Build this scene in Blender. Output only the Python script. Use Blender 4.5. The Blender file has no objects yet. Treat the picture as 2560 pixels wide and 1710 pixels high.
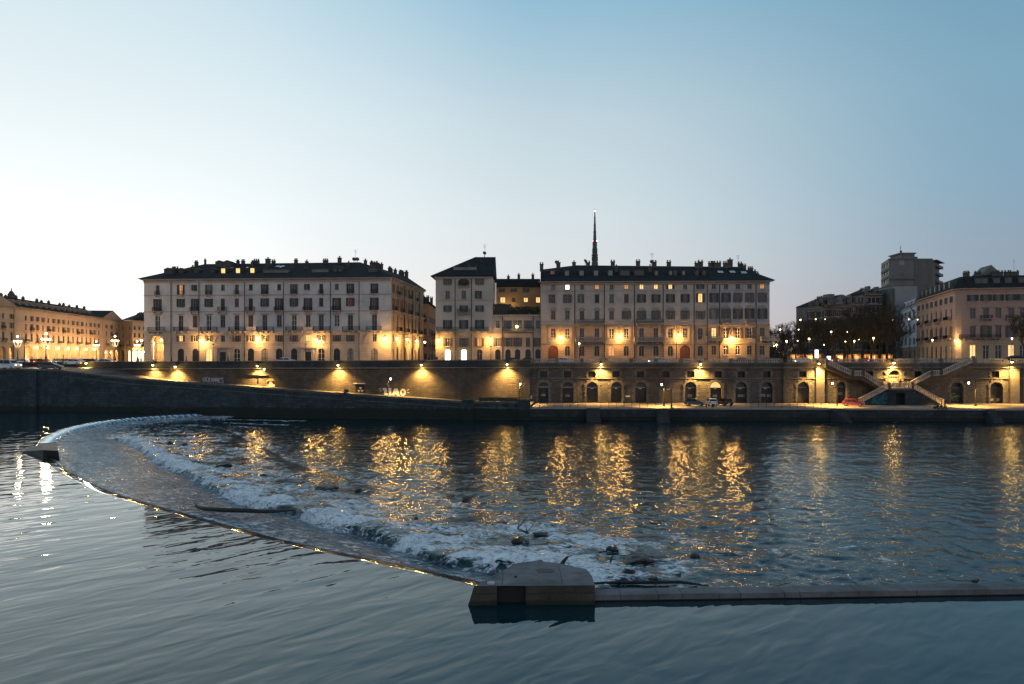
import bpy, bmesh, math, random
import numpy as np
from mathutils import Vector, Matrix, Euler

random.seed(7)
rng = np.random.default_rng(11)
C = bpy.context.scene.collection
SC = bpy.context.scene
PI = math.pi
# photograph geometry: focal length in photo pixels, horizon row, camera height above the lower river
F = 1706.67
H0 = 898.0
HC = 11.4
ZU = 1.0          # level of the river above the weir
ZS = 10.3         # street level on the far bank
ZQ = 2.26         # quay level


def P(px, py, Y):
    """world point seen at photo pixel (px, py) at depth Y"""
    return ((px - 1280) * Y / F, Y, HC - (py - H0) * Y / F)


def G(px, py, z):
    """world point seen at photo pixel on the horizontal plane z"""
    Y = (HC - z) * F / (py - H0)
    return ((px - 1280) * Y / F, Y)


# ------------------------------------------------------------------ tags
def tag(o, label=None, cat=None, group=None, kind=None):
    if label: o['label'] = label
    if cat: o['category'] = cat
    if group: o['group'] = group
    if kind: o['kind'] = kind
    return o


def thing(name, label, cat, loc=(0, 0, 0), rz=0.0, group=None):
    o = bpy.data.objects.new(name, None)
    C.objects.link(o)
    o.empty_display_size = 0.5
    o.location = loc
    o.rotation_euler = (0, 0, rz)
    return tag(o, label, cat, group)


def link(me, name, parent=None, loc=None, rz=None, rot=None):
    o = bpy.data.objects.new(name, me)
    C.objects.link(o)
    if parent is not None: o.parent = parent
    if loc is not None: o.location = loc
    if rz is not None: o.rotation_euler = (0, 0, rz)
    if rot is not None: o.rotation_euler = rot
    return o


def copy_tree(o, parent=None):
    c = o.copy()
    C.objects.link(c)
    if parent is not None: c.parent = parent
    for ch in list(o.children):
        copy_tree(ch, c)
    return c


ORD = ['first', 'second', 'third', 'fourth', 'fifth', 'sixth', 'seventh', 'eighth', 'ninth', 'tenth', 'eleventh',
       'twelfth', 'thirteenth', 'fourteenth', 'fifteenth', 'sixteenth', 'seventeenth', 'eighteenth', 'nineteenth', 'twentieth']


# ------------------------------------------------------------------ mesh builder
class MB:
    def __init__(s):
        s.v = []; s.f = []

    def add(s, vs, fs):
        n = len(s.v)
        s.v += [tuple(v) for v in vs]
        s.f += [tuple(i + n for i in f) for f in fs]
        return s

    def box(s, x0, x1, y0, y1, z0, z1):
        return s.add([(x0, y0, z0), (x1, y0, z0), (x1, y1, z0), (x0, y1, z0), (x0, y0, z1), (x1, y0, z1), (x1, y1, z1), (x0, y1, z1)],
                     [(3, 2, 1, 0), (4, 5, 6, 7), (0, 1, 5, 4), (1, 2, 6, 5), (2, 3, 7, 6), (3, 0, 4, 7)])

    def slab(s, a, b, w, z0, h):
        """sloped bar from a to b (x,y,z of its base) with thickness w in y and height h"""
        (ax, ay, az), (bx, by, bz) = a, b
        return s.add([(ax, ay, az), (bx, by, bz), (bx, by + w, bz), (ax, ay + w, az),
                      (ax, ay, az + h), (bx, by, bz + h), (bx, by + w, bz + h), (ax, ay + w, az + h)],
                     [(3, 2, 1, 0), (4, 5, 6, 7), (0, 1, 5, 4), (1, 2, 6, 5), (2, 3, 7, 6), (3, 0, 4, 7)])

    def quad(s, a, b, c, d):
        return s.add([a, b, c, d], [(0, 1, 2, 3)])

    def poly(s, pts):
        return s.add(pts, [tuple(range(len(pts)))])

    def prism(s, pts, y0, y1):
        """closed polygon of (x, z), seen counter-clockwise from -y, pushed from y0 to y1"""
        n = len(pts)
        vs = [(x, y0, z) for x, z in pts] + [(x, y1, z) for x, z in pts]
        fs = [tuple(range(n)), tuple(range(2 * n - 1, n - 1, -1))]
        for i in range(n):
            j = (i + 1) % n
            fs.append((j, i, i + n, j + n))
        return s.add(vs, fs)

    def zprism(s, pts, z0, z1):
        """closed polygon of (x, y) counter-clockwise from above"""
        n = len(pts)
        vs = [(x, y, z0) for x, y in pts] + [(x, y, z1) for x, y in pts]
        fs = [tuple(range(n - 1, -1, -1)), tuple(range(n, 2 * n))]
        for i in range(n):
            j = (i + 1) % n
            fs.append((i, j, j + n, i + n))
        return s.add(vs, fs)

    def cyl(s, p0, p1, r0, r1=None, n=8, cap=True):
        if r1 is None: r1 = r0
        p0 = Vector(p0); p1 = Vector(p1)
        d = (p1 - p0)
        if d.length < 1e-6: return s
        d.normalize()
        a = d.orthogonal().normalized(); b = d.cross(a)
        vs = []
        for p, r in ((p0, r0), (p1, r1)):
            for k in range(n):
                t = 2 * PI * k / n
                vs.append(tuple(p + a * (r * math.cos(t)) + b * (r * math.sin(t))))
        fs = [(k, (k + 1) % n, n + (k + 1) % n, n + k) for k in range(n)]
        if cap: fs += [tuple(range(n - 1, -1, -1)), tuple(range(n, 2 * n))]
        return s.add(vs, fs)

    def tube(s, pts, rs, n=8):
        pts = [Vector(p) for p in pts]
        up = None; vs = []; fs = []
        for i, p in enumerate(pts):
            d = (pts[min(i + 1, len(pts) - 1)] - pts[max(i - 1, 0)]).normalized()
            if up is None: up = d.orthogonal().normalized()
            up = (up - d * up.dot(d)).normalized()
            b = d.cross(up)
            r = rs[i] if isinstance(rs, (list, tuple)) else rs
            for k in range(n):
                t = 2 * PI * k / n
                vs.append(tuple(p + up * (r * math.cos(t)) + b * (r * math.sin(t))))
        m = len(pts)
        for i in range(m - 1):
            for k in range(n):
                fs.append((i * n + k, i * n + (k + 1) % n, (i + 1) * n + (k + 1) % n, (i + 1) * n + k))
        fs += [tuple(range(n - 1, -1, -1)), tuple(range((m - 1) * n, m * n))]
        return s.add(vs, fs)

    def lathe(s, c, prof, n=10):
        cx, cy, cz = c
        vs = []; fs = []
        for r, z in prof:
            for k in range(n):
                t = 2 * PI * k / n
                vs.append((cx + r * math.cos(t), cy + r * math.sin(t), cz + z))
        for i in range(len(prof) - 1):
            for k in range(n):
                fs.append((i * n + k, i * n + (k + 1) % n, (i + 1) * n + (k + 1) % n, (i + 1) * n + k))
        fs += [tuple(range(n - 1, -1, -1)), tuple(range((len(prof) - 1) * n, len(prof) * n))]
        return s.add(vs, fs)

    def ball(s, c, rx, ry=None, rz=None, n=10, m=7):
        ry = rx if ry is None else ry
        rz = rx if rz is None else rz
        vs = [(c[0], c[1], c[2] - rz)]; fs = []
        for i in range(1, m):
            a = -PI / 2 + PI * i / m
            for k in range(n):
                t = 2 * PI * k / n
                vs.append((c[0] + rx * math.cos(a) * math.cos(t), c[1] + ry * math.cos(a) * math.sin(t), c[2] + rz * math.sin(a)))
        vs.append((c[0], c[1], c[2] + rz))
        for k in range(n):
            fs.append((0, 1 + (k + 1) % n, 1 + k))
            fs.append((len(vs) - 1, 1 + (m - 2) * n + k, 1 + (m - 2) * n + (k + 1) % n))
        for i in range(m - 2):
            for k in range(n):
                fs.append((1 + i * n + k, 1 + i * n + (k + 1) % n, 1 + (i + 1) * n + (k + 1) % n, 1 + (i + 1) * n + k))
        return s.add(vs, fs)

    def arch_ring(s, cx, cz, r0, r1, y0, y1, a0=0.0, a1=PI, n=12):
        for k in range(n):
            t0 = a0 + (a1 - a0) * k / n; t1 = a0 + (a1 - a0) * (k + 1) / n
            s.prism([(cx + r0 * math.cos(t0), cz + r0 * math.sin(t0)), (cx + r1 * math.cos(t0), cz + r1 * math.sin(t0)),
                     (cx + r1 * math.cos(t1), cz + r1 * math.sin(t1)), (cx + r0 * math.cos(t1), cz + r0 * math.sin(t1))], y0, y1)
        return s

    def mesh(s, name, m=None, smooth=False):
        me = bpy.data.meshes.new(name)
        me.from_pydata(s.v, [], s.f)
        if smooth:
            me.polygons.foreach_set('use_smooth', [True] * len(me.polygons))
        if m is not None: me.materials.append(m)
        me.update()
        return me

    def build(s, name, m=None, parent=None, loc=None, rz=None, smooth=False):
        return link(s.mesh(name, m, smooth), name, parent, loc, rz)


# ------------------------------------------------------------------ materials
def srgb(r, g, b):
    def c(u):
        u /= 255.0
        return u / 12.92 if u <= 0.04045 else ((u + 0.055) / 1.055) ** 2.4
    return (c(r), c(g), c(b), 1.0)


class NT:
    def __init__(s, name):
        s.m = bpy.data.materials.new(name)
        s.m.use_nodes = True
        s.t = s.m.node_tree
        s.b = s.t.nodes['Principled BSDF']
        s.out = s.t.nodes['Material Output']

    def n(s, typ, **kw):
        nd = s.t.nodes.new(typ)
        for k, v in kw.items():
            if k.startswith('i_'):
                key = k[2:].replace('_', ' ')
                nd.inputs[key].default_value = v
            else:
                setattr(nd, k, v)
        return nd

    def l(s, a, b):
        s.t.links.new(a, b)

    def coord(s, scale=(1, 1, 1), rot=(0, 0, 0), kind='Object', tex=False):
        tc = s.n('ShaderNodeTexCoord')
        mp = s.n('ShaderNodeMapping')
        if tex: mp.vector_type = 'TEXTURE'
        mp.inputs['Scale'].default_value = scale
        mp.inputs['Rotation'].default_value = rot
        s.l(tc.outputs[kind], mp.inputs['Vector'])
        return mp.outputs[0]

    def noise(s, vec, scale, detail=4, rough=0.55, dist=0.0):
        nd = s.n('ShaderNodeTexNoise')
        nd.inputs['Scale'].default_value = scale
        nd.inputs['Detail'].default_value = detail
        nd.inputs['Roughness'].default_value = rough
        nd.inputs['Distortion'].default_value = dist
        if vec is not None: s.l(vec, nd.inputs['Vector'])
        return nd.outputs['Fac']

    def ramp(s, fac, stops, interp='LINEAR'):
        nd = s.n('ShaderNodeValToRGB')
        cr = nd.color_ramp
        cr.interpolation = interp
        while len(cr.elements) < len(stops): cr.elements.new(0.5)
        for e, (p, c) in zip(cr.elements, stops):
            e.position = p
            e.color = c if len(c) == 4 else (*c, 1)
        s.l(fac, nd.inputs['Fac'])
        return nd.outputs['Color']

    def math(s, op, a, b=None, clamp=False):
        nd = s.n('ShaderNodeMath', operation=op)
        nd.use_clamp = clamp
        for i, x in enumerate((a, b)):
            if x is None: continue
            if isinstance(x, (int, float)): nd.inputs[i].default_value = x
            else: s.l(x, nd.inputs[i])
        return nd.outputs[0]

    def mix(s, fac, a, b, mode='MIX'):
        nd = s.n('ShaderNodeMix', data_type='RGBA', blend_type=mode)
        for i, x in ((0, fac), (6, a), (7, b)):
            if isinstance(x, (int, float)): nd.inputs[i].default_value = x
            elif isinstance(x, tuple): nd.inputs[i].default_value = x if len(x) == 4 else (*x, 1)
            else: s.l(x, nd.inputs[i])
        return nd.outputs[2]

    def maprange(s, v, a, b, c=0.0, d=1.0, smooth=False):
        nd = s.n('ShaderNodeMapRange')
        if smooth: nd.interpolation_type = 'SMOOTHSTEP'
        for i, x in ((0, v), (1, a), (2, b), (3, c), (4, d)):
            if isinstance(x, (int, float)): nd.inputs[i].default_value = x
            else: s.l(x, nd.inputs[i])
        return nd.outputs[0]

    def bump(s, h, strength=0.5, dist=0.05, normal=None):
        nd = s.n('ShaderNodeBump')
        if isinstance(strength, (int, float)): nd.inputs['Strength'].default_value = strength
        else: s.l(strength, nd.inputs['Strength'])
        nd.inputs['Distance'].default_value = dist
        s.l(h, nd.inputs['Height'])
        if normal is not None: s.l(normal, nd.inputs['Normal'])
        return nd.outputs[0]

    def set(s, col=None, rough=None, normal=None, metal=None, spec=None, emit=None, estr=None):
        for key, v in (('Base Color', col), ('Roughness', rough), ('Normal', normal), ('Metallic', metal),
                       ('Specular IOR Level', spec), ('Emission Color', emit), ('Emission Strength', estr)):
            if v is None: continue
            if isinstance(v, (int, float)): s.b.inputs[key].default_value = v
            elif isinstance(v, tuple): s.b.inputs[key].default_value = v if len(v) == 4 else (*v, 1)
            else: s.l(v, s.b.inputs[key])
        return s.m


def water_shader(t, diff, tint, rough, normal, ior):
    """fresnel mix of a dark body colour and a mirror"""
    fr = t.n('ShaderNodeFresnel'); d = t.n('ShaderNodeBsdfDiffuse'); g = t.n('ShaderNodeBsdfGlossy'); m = t.n('ShaderNodeMixShader')
    if isinstance(ior, (int, float)): fr.inputs['IOR'].default_value = ior
    else: t.l(ior, fr.inputs['IOR'])
    t.l(normal, fr.inputs['Normal']); t.l(normal, g.inputs['Normal']); t.l(diff, d.inputs['Color'])
    g.inputs['Color'].default_value = (*tint, 1)
    if isinstance(rough, (int, float)): g.inputs['Roughness'].default_value = rough
    else: t.l(rough, g.inputs['Roughness'])
    t.l(fr.outputs[0], m.inputs[0]); t.l(d.outputs[0], m.inputs[1]); t.l(g.outputs[0], m.inputs[2])
    return m.outputs[0]


MATS = {}


def plain(name, col, rough=0.6, metal=0.0, var=0.25, scale=3.0):
    """a plain material with a little mottling"""
    if name in MATS: return MATS[name]
    t = NT(name)
    v = t.coord()
    f = t.noise(v, scale, 5)
    lo = tuple(c * (1 - var) for c in col[:3]); hi = tuple(min(1, c * (1 + var)) for c in col[:3])
    c = t.ramp(f, [(0.3, lo), (0.7, hi)])
    MATS[name] = t.set(col=c, rough=rough, metal=metal)
    return MATS[name]


def stucco(name, col, var=0.18, bands=0.0, band_h=0.45, streak=0.25, rough=0.9):
    """painted render: large blotches, vertical rain streaks; optional horizontal rustication grooves"""
    if name in MATS: return MATS[name]
    t = NT(name)
    v = t.coord()
    big = t.noise(v, 0.28, 5, 0.6, 0.5)
    fine = t.noise(v, 6.0, 3)
    vs = t.coord((2.2, 2.2, 0.10))
    st = t.noise(vs, 1.0, 4, 0.6)
    lo = tuple(c * (1 - var) for c in col[:3]); hi = tuple(min(1, c * (1 + var * 0.7)) for c in col[:3])
    c = t.ramp(big, [(0.3, lo), (0.68, hi)])
    stf = t.maprange(st, 0.52, 0.75, 0.0, streak)
    c = t.mix(stf, c, tuple(x * 0.45 for x in col[:3]))
    c = t.mix(t.maprange(fine, 0.3, 0.7, 0.0, 0.12), c, tuple(x * 0.6 for x in col[:3]))
    h = fine
    if bands > 0:
        tc = t.n('ShaderNodeTexCoord')
        sx = t.n('ShaderNodeSeparateXYZ')
        t.l(tc.outputs['Object'], sx.inputs[0])
        cb = t.n('ShaderNodeCombineXYZ')
        t.l(sx.outputs[0], cb.inputs[0]); t.l(sx.outputs[2], cb.inputs[1])
        br = t.n('ShaderNodeTexBrick')
        br.inputs['Scale'].default_value = 1.0
        br.inputs['Brick Width'].default_value = 1.1
        br.inputs['Row Height'].default_value = band_h
        br.inputs['Mortar Size'].default_value = 0.035
        br.inputs['Mortar Smooth'].default_value = 0.3
        br.inputs['Color1'].default_value = (1, 1, 1, 1)
        br.inputs['Color2'].default_value = (0.86, 0.86, 0.86, 1)
        br.inputs['Mortar'].default_value = (0.3, 0.3, 0.3, 1)
        t.l(cb.outputs[0], br.inputs['Vector'])
        c = t.mix(bands, c, br.outputs['Color'], 'MULTIPLY')
        h = t.math('ADD', t.math('MULTIPLY', br.outputs['Fac'], -1.0), t.math('MULTIPLY', fine, 0.2))
        nm = t.bump(h, 0.7, 0.05)
    else:
        nm = t.bump(h, 0.25, 0.02)
    MATS[name] = t.set(col=c, rough=rough, normal=nm)
    return MATS[name]


def stone(name, cols, bw=1.1, bh=0.45, moss=0.35, dark=0.5, rough=0.9, bump=0.8, patch=0.16, tide=None):
    """coursed rubble or ashlar wall with dirt, damp patches and moss"""
    if name in MATS: return MATS[name]
    t = NT(name)
    tc = t.n('ShaderNodeTexCoord')
    sx = t.n('ShaderNodeSeparateXYZ')
    t.l(tc.outputs['Object'], sx.inputs[0])
    cb = t.n('ShaderNodeCombineXYZ')
    t.l(sx.outputs[0], cb.inputs[0]); t.l(sx.outputs[2], cb.inputs[1])
    jit = t.noise(tc.outputs['Object'], 1.4, 3)
    va = t.n('ShaderNodeVectorMath', operation='ADD')
    t.l(cb.outputs[0], va.inputs[0])
    jc = t.n('ShaderNodeCombineXYZ')
    t.l(t.math('MULTIPLY', jit, 0.25), jc.inputs[0]); t.l(t.math('MULTIPLY', jit, 0.16), jc.inputs[1])
    t.l(jc.outputs[0], va.inputs[1])
    br = t.n('ShaderNodeTexBrick')
    br.inputs['Scale'].default_value = 1.0
    br.inputs['Brick Width'].default_value = bw
    br.inputs['Row Height'].default_value = bh
    br.inputs['Mortar Size'].default_value = 0.03
    br.inputs['Mortar Smooth'].default_value = 0.4
    br.inputs['Bias'].default_value = -0.1
    br.inputs['Color1'].default_value = (*cols[0], 1)
    br.inputs['Color2'].default_value = (*cols[1], 1)
    br.inputs['Mortar'].default_value = (*[c * 0.42 for c in cols[0]], 1)
    t.l(va.outputs[0], br.inputs['Vector'])
    big = t.noise(tc.outputs['Object'], patch, 6, 0.62, 0.6)
    mid = t.noise(tc.outputs['Object'], 1.1, 5, 0.65)
    fine = t.noise(tc.outputs['Object'], 7.0, 4, 0.7)
    c = t.mix(t.maprange(big, 0.42, 0.66, 0.0, dark), br.outputs['Color'], tuple(x * 0.3 for x in cols[0]))
    c = t.mix(t.maprange(mid, 0.35, 0.7, 0.0, 0.55), c, tuple(x * 0.42 for x in cols[1]))
    c = t.mix(t.maprange(fine, 0.5, 0.75, 0.0, 0.35), c, tuple(min(1, x * 1.5) for x in cols[1]))
    c = t.mix(t.maprange(t.noise(tc.outputs['Object'], 0.5, 5, 0.6), 0.55, 0.72, 0.0, moss), c, (0.03, 0.045, 0.02))
    vst = t.noise(t.coord((0.9, 0.9, 0.06)), 1.0, 5, 0.65)
    c = t.mix(t.maprange(vst, 0.54, 0.72, 0.0, 0.5), c, tuple(x * 0.35 for x in cols[1]))
    if tide is not None:   # weed and wet stone left by the river above its present level
        edge = t.math('SUBTRACT', sx.outputs[2], t.math('MULTIPLY', t.math('SUBTRACT', mid, 0.5), tide[1] * 3))
        c = t.mix(t.maprange(edge, tide[0] - tide[1] * .5, tide[0] + tide[1], 0.85, 0.0, True), c, (0.012, 0.018, 0.012))
    h = t.math('ADD', t.math('MULTIPLY', br.outputs['Fac'], -1.0), t.math('ADD', t.math('MULTIPLY', fine, 0.5), mid))
    MATS[name] = t.set(col=c, rough=rough, normal=t.bump(h, bump, 0.06))
    return MATS[name]


def tiles(name, col, rough=0.75):
    if name in MATS: return MATS[name]
    t = NT(name)
    v = t.coord()
    big = t.noise(v, 0.5, 5, 0.65)
    wv = t.n('ShaderNodeTexBrick')
    wv.inputs['Scale'].default_value = 1.0
    wv.inputs['Brick Width'].default_value = 0.35
    wv.inputs['Row Height'].default_value = 0.3
    wv.inputs['Mortar Size'].default_value = 0.03
    wv.inputs['Color1'].default_value = (*[c * 1.25 for c in col], 1)
    wv.inputs['Color2'].default_value = (*[c * 0.7 for c in col], 1)
    wv.inputs['Mortar'].default_value = (*[c * 0.35 for c in col], 1)
    t.l(v, wv.inputs['Vector'])
    c = t.mix(t.maprange(big, 0.4, 0.65, 0.0, 0.6), wv.outputs['Color'], tuple(x * 0.45 for x in col))
    MATS[name] = t.set(col=c, rough=0.9, spec=0.15, normal=t.bump(wv.outputs['Fac'], 0.6, -0.05))
    return MATS[name]


def glow(name, col, strength, tex=False):
    if name in MATS: return MATS[name]
    t = NT(name)
    if tex:
        v = t.coord()
        f = t.noise(v, 1.6, 3)
        c = t.ramp(f, [(0.3, tuple(x * 0.55 for x in col[:3])), (0.7, col[:3])])
        t.set(col=(0.2, 0.15, 0.1), rough=0.5, emit=c, estr=strength)
    else:
        t.set(col=(0.8, 0.7, 0.5), rough=0.4, emit=(*col[:3], 1), estr=strength)
    MATS[name] = t.m
    return t.m


def glassmat(name, col=(0.012, 0.016, 0.02), rough=0.12):
    if name in MATS: return MATS[name]
    t = NT(name)
    v = t.coord()
    f = t.noise(v, 0.9, 3)
    c = t.ramp(f, [(0.35, tuple(x * 0.5 for x in col)), (0.7, tuple(x * 2.2 for x in col))])
    MATS[name] = t.set(col=c, rough=rough, spec=0.5)
    return MATS[name]


def louvre(name, col):
    if name in MATS: return MATS[name]
    t = NT(name)
    tc = t.n('ShaderNodeTexCoord')
    w = t.n('ShaderNodeTexWave', wave_type='BANDS', bands_direction='Z')
    w.inputs['Scale'].default_value = 3.2
    t.l(tc.outputs['Object'], w.inputs['Vector'])
    f = t.noise(tc.outputs['Object'], 2.0, 4)
    c = t.mix(t.maprange(f, 0.3, 0.7), tuple(x * 0.7 for x in col), tuple(x * 1.25 for x in col))
    c = t.mix(0.5, c, w.outputs['Color'], 'MULTIPLY')
    MATS[name] = t.set(col=c, rough=0.65, normal=t.bump(w.outputs['Fac'], 0.5, 0.03))
    return MATS[name]


SODIUM = (1.0, 0.51, 0.13)
WARM = (1.0, 0.66, 0.30)
M_IRON = plain('dark_iron', (0.018, 0.020, 0.021), 0.5, 0.6)
M_PALE_METAL = plain('pale_metal', (0.45, 0.46, 0.46), 0.4, 0.5)
M_FRAME = plain('window_frame_paint', (0.20, 0.19, 0.17), 0.5)
M_FRAME_W = plain('white_frame_paint', (0.62, 0.60, 0.55), 0.5)
M_GLASS = glassmat('window_glass')
M_GLASS_D = glassmat('dim_window_glass', (0.006, 0.007, 0.008), 0.3)
M_LIT = glow('lit_window', (1.0, 0.62, 0.22), 1.7, True)
M_LIT_O = glow('orange_lit_window', (1.0, 0.42, 0.13), 0.9, True)
M_LIT_W = glow('white_lit_window', (1.0, 0.88, 0.62), 2.6, True)
M_LIT_H = glow('shop_light_window', (1.0, 0.90, 0.66), 6.0)
M_CURTAIN = plain('net_curtain', (0.26, 0.25, 0.23), 0.9, var=0.4, scale=5)
M_RED = plain('red_blind', (0.30, 0.06, 0.035), 0.8)
M_SHUT = louvre('green_grey_shutter', (0.05, 0.06, 0.058))
M_SHUT_B = louvre('brown_shutter', (0.13, 0.09, 0.065))
M_SHUT_G = louvre('grey_shutter', (0.12, 0.122, 0.12))
M_SHUT_D = louvre('dark_green_shutter', (0.035, 0.05, 0.045))
M_DOOR = plain('varnished_door_wood', (0.10, 0.032, 0.014), 0.5, var=0.4, scale=2.0)
M_DARKDOOR = plain('dark_door_paint', (0.018, 0.022, 0.022), 0.6, var=0.5, scale=1.5)
M_BULB = glow('sodium_bulb', (1.0, 0.72, 0.32), 20.0)
M_BULB_W = glow('white_bulb', (1.0, 0.86, 0.58), 13.0)
M_BULB_S = glow('small_bulb', (1.0, 0.66, 0.28), 22.0)
M_ROOF = tiles('slate_roof', (0.036, 0.042, 0.044))
M_ROOF_B = tiles('brown_tile_roof', (0.034, 0.026, 0.021))
M_CHIM = stucco('chimney_render', (0.085, 0.078, 0.072), 0.3, streak=0.4)
M_ROAD = plain('asphalt', (0.05, 0.05, 0.052), 0.85, var=0.3, scale=0.8)
M_TRIM = stucco('stone_trim', (0.30, 0.27, 0.24), 0.2)


LMULT = 4.5


def point(name, loc, watts, col=SODIUM, radius=0.25, parent=None):
    ld = bpy.data.lights.new(name, 'POINT')
    ld.energy = watts * LMULT; ld.color = col[:3]; ld.shadow_soft_size = radius
    o = bpy.data.objects.new(name, ld)
    C.objects.link(o)
    if parent is not None: o.parent = parent
    o.location = loc
    return o


def spot(name, loc, watts, col, angle, blend, rot=(0, 0, 0), radius=0.2, parent=None):
    ld = bpy.data.lights.new(name, 'SPOT')
    ld.energy = watts * LMULT; ld.color = col[:3]; ld.shadow_soft_size = radius
    ld.spot_size = math.radians(angle); ld.spot_blend = blend
    o = bpy.data.objects.new(name, ld)
    C.objects.link(o)
    if parent is not None: o.parent = parent
    o.location = loc
    o.rotation_euler = rot
    return o
# ================================================================== facades
class Face:
    """a vertical wall plane from L to R (world x,y); x along it, y into the building, z above zb"""
    def __init__(s, root, L, R, zb):
        s.root = root; s.L = Vector(L); s.R = Vector(R); s.zb = zb
        d = s.R - s.L
        s.w = d.length
        s.u = d / s.w
        s.n = Vector((-s.u.y, s.u.x))              # into the building
        s.ang = math.atan2(d.y, d.x)
        rl = Vector((root.location.x, root.location.y)); ra = root.rotation_euler.z
        q = s.L - rl
        c, sn = math.cos(-ra), math.sin(-ra)
        s.o = (q.x * c - q.y * sn, q.x * sn + q.y * c)
        s.rel = s.ang - ra

    def hit(s, px, dy=0.0):
        """local x where photo column px meets the plane pushed dy into the building, with its depth"""
        k = (px - 1280) / F
        L = s.L + s.n * dy
        # (L.x + t u.x) = k (L.y + t u.y)
        t = (k * L.y - L.x) / (s.u.x - k * s.u.y)
        return t, L.y + t * s.u.y

    def x(s, px, dy=0.0):
        return s.hit(px, dy)[0]

    def z(s, py, px, dy=0.0):
        return HC + (H0 - py) * s.hit(px, dy)[1] / F - s.zb

    def loc(s, x, y, z):
        c, sn = math.cos(s.rel), math.sin(s.rel)
        return (s.o[0] + x * c - y * sn, s.o[1] + x * sn + y * c, z)

    def world(s, x, y, z):
        p = s.L + s.u * x + s.n * y
        return (p.x, p.y, s.zb + z)

    def put(s, mb, name, mat, x=0, y=0, z=0, smooth=False):
        return mb.build(name, mat, s.root, s.loc(x, y, z), s.rel, smooth)

    def place(s, me, name, x=0, y=0, z=0):
        return link(me, name, s.root, s.loc(x, y, z), s.rel)


def wall_mesh(mb, x0, x1, z0, z1, holes, rev=0.3):
    """flat wall at y=0 with rectangular or round-headed holes and reveals of depth rev"""
    hs = [h for h in holes if h[0] >= x0 - 1e-6 and h[1] <= x1 + 1e-6 and h[2] >= z0 - 1e-6 and h[3] <= z1 + 1e-6]
    xs = sorted({round(v, 4) for h in hs for v in h[:2]} | {round(x0, 4), round(x1, 4)})
    zs = sorted({round(v, 4) for h in hs for v in h[2:4]} | {round(z0, 4), round(z1, 4)})
    idx = {}
    def V(i, j):
        k = (i, j)
        if k not in idx:
            idx[k] = len(mb.v); mb.v.append((xs[i], 0.0, zs[j]))
        return idx[k]
    for i in range(len(xs) - 1):
        cx = (xs[i] + xs[i + 1]) / 2
        col = [h for h in hs if h[0] < cx < h[1]]
        for j in range(len(zs) - 1):
            cz = (zs[j] + zs[j + 1]) / 2
            if any(h[2] < cz < h[3] for h in col): continue
            mb.f.append((V(i, j), V(i + 1, j), V(i + 1, j + 1), V(i, j + 1)))
    for h in hs:
        a, b, c, d = h[:4]
        arch = len(h) > 4 and h[4]
        r = h[5] if len(h) > 5 and h[5] else rev
        w = b - a
        zt = d
        if arch:
            rad = w / 2 if arch is True else arch
            zt = d - (w / 2 if arch is True else arch)
            N = 8
            pts = [((a + b) / 2 - w / 2 * math.cos(PI * k / N), zt + (d - zt) * math.sin(PI * k / N)) for k in range(N + 1)]
            for k in range(N):
                (p0, q0), (p1, q1) = pts[k], pts[k + 1]
                mb.quad((p0, 0, q0), (p1, 0, q1), (p1, 0, d + 0.0), (p0, 0, d + 0.0))
                mb.quad((p0, r, q0), (p1, r, q1), (p1, 0, q1), (p0, 0, q0))
        else:
            mb.quad((a, r, d), (b, r, d), (b, 0, d), (a, 0, d))
        mb.quad((a, 0, c), (a, r, c), (a, r, zt), (a, 0, zt))
        mb.quad((b, r, c), (b, 0, c), (b, 0, zt), (b, r, zt))
        mb.quad((a, 0, c), (b, 0, c), (b, r, c), (a, r, c))


MC = {}


def cached(key, fn):
    if key not in MC: MC[key] = fn()
    return MC[key]


def frame_mesh(w, h, m, sill=True, bars=1):
    def f():
        b = MB(); t = 0.07
        b.box(-w / 2 - 0.01, -w / 2 + t, 0, 0.07, 0, h)
        b.box(w / 2 - t, w / 2 + 0.01, 0, 0.07, 0, h)
        b.box(-w / 2 + t, w / 2 - t, 0, 0.07, 0, t)
        b.box(-w / 2 + t, w / 2 - t, 0, 0.07, h - t, h + 0.01)
        b.box(-0.05, 0.05, 0.002, 0.06, t, h - t)
        for k in range(bars):
            z = h * (0.68 if bars == 1 else (k + 1) / (bars + 1))
            b.box(-w / 2 + t, -0.05, 0.004, 0.055, z - 0.025, z + 0.025)
            b.box(0.05, w / 2 - t, 0.004, 0.055, z - 0.025, z + 0.025)
        if sill:
            b.box(-w / 2 - 0.12, w / 2 + 0.12, -0.36, -0.002, -0.12, -0.002)
        return b.mesh('window', m)
    return cached(('fr', round(w, 2), round(h, 2), m.name, sill, bars), f)


def pane_mesh(w, h, m):
    def f():
        b = MB(); b.box(-w / 2, w / 2, 0, 0.02, 0, h)
        return b.mesh('pane', m)
    return cached(('pa', round(w, 2), round(h, 2), m.name), f)


def shutter_mesh(w, h, m):
    def f():
        b = MB(); b.box(-w / 2, w / 2, -0.03, 0.03, 0, h)
        b.box(-w / 2 + 0.05, w / 2 - 0.05, -0.045, -0.031, h * 0.48, h * 0.52)
        return b.mesh('shutter', m)
    return cached(('sh', round(w, 2), round(h, 2), m.name), f)


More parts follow.
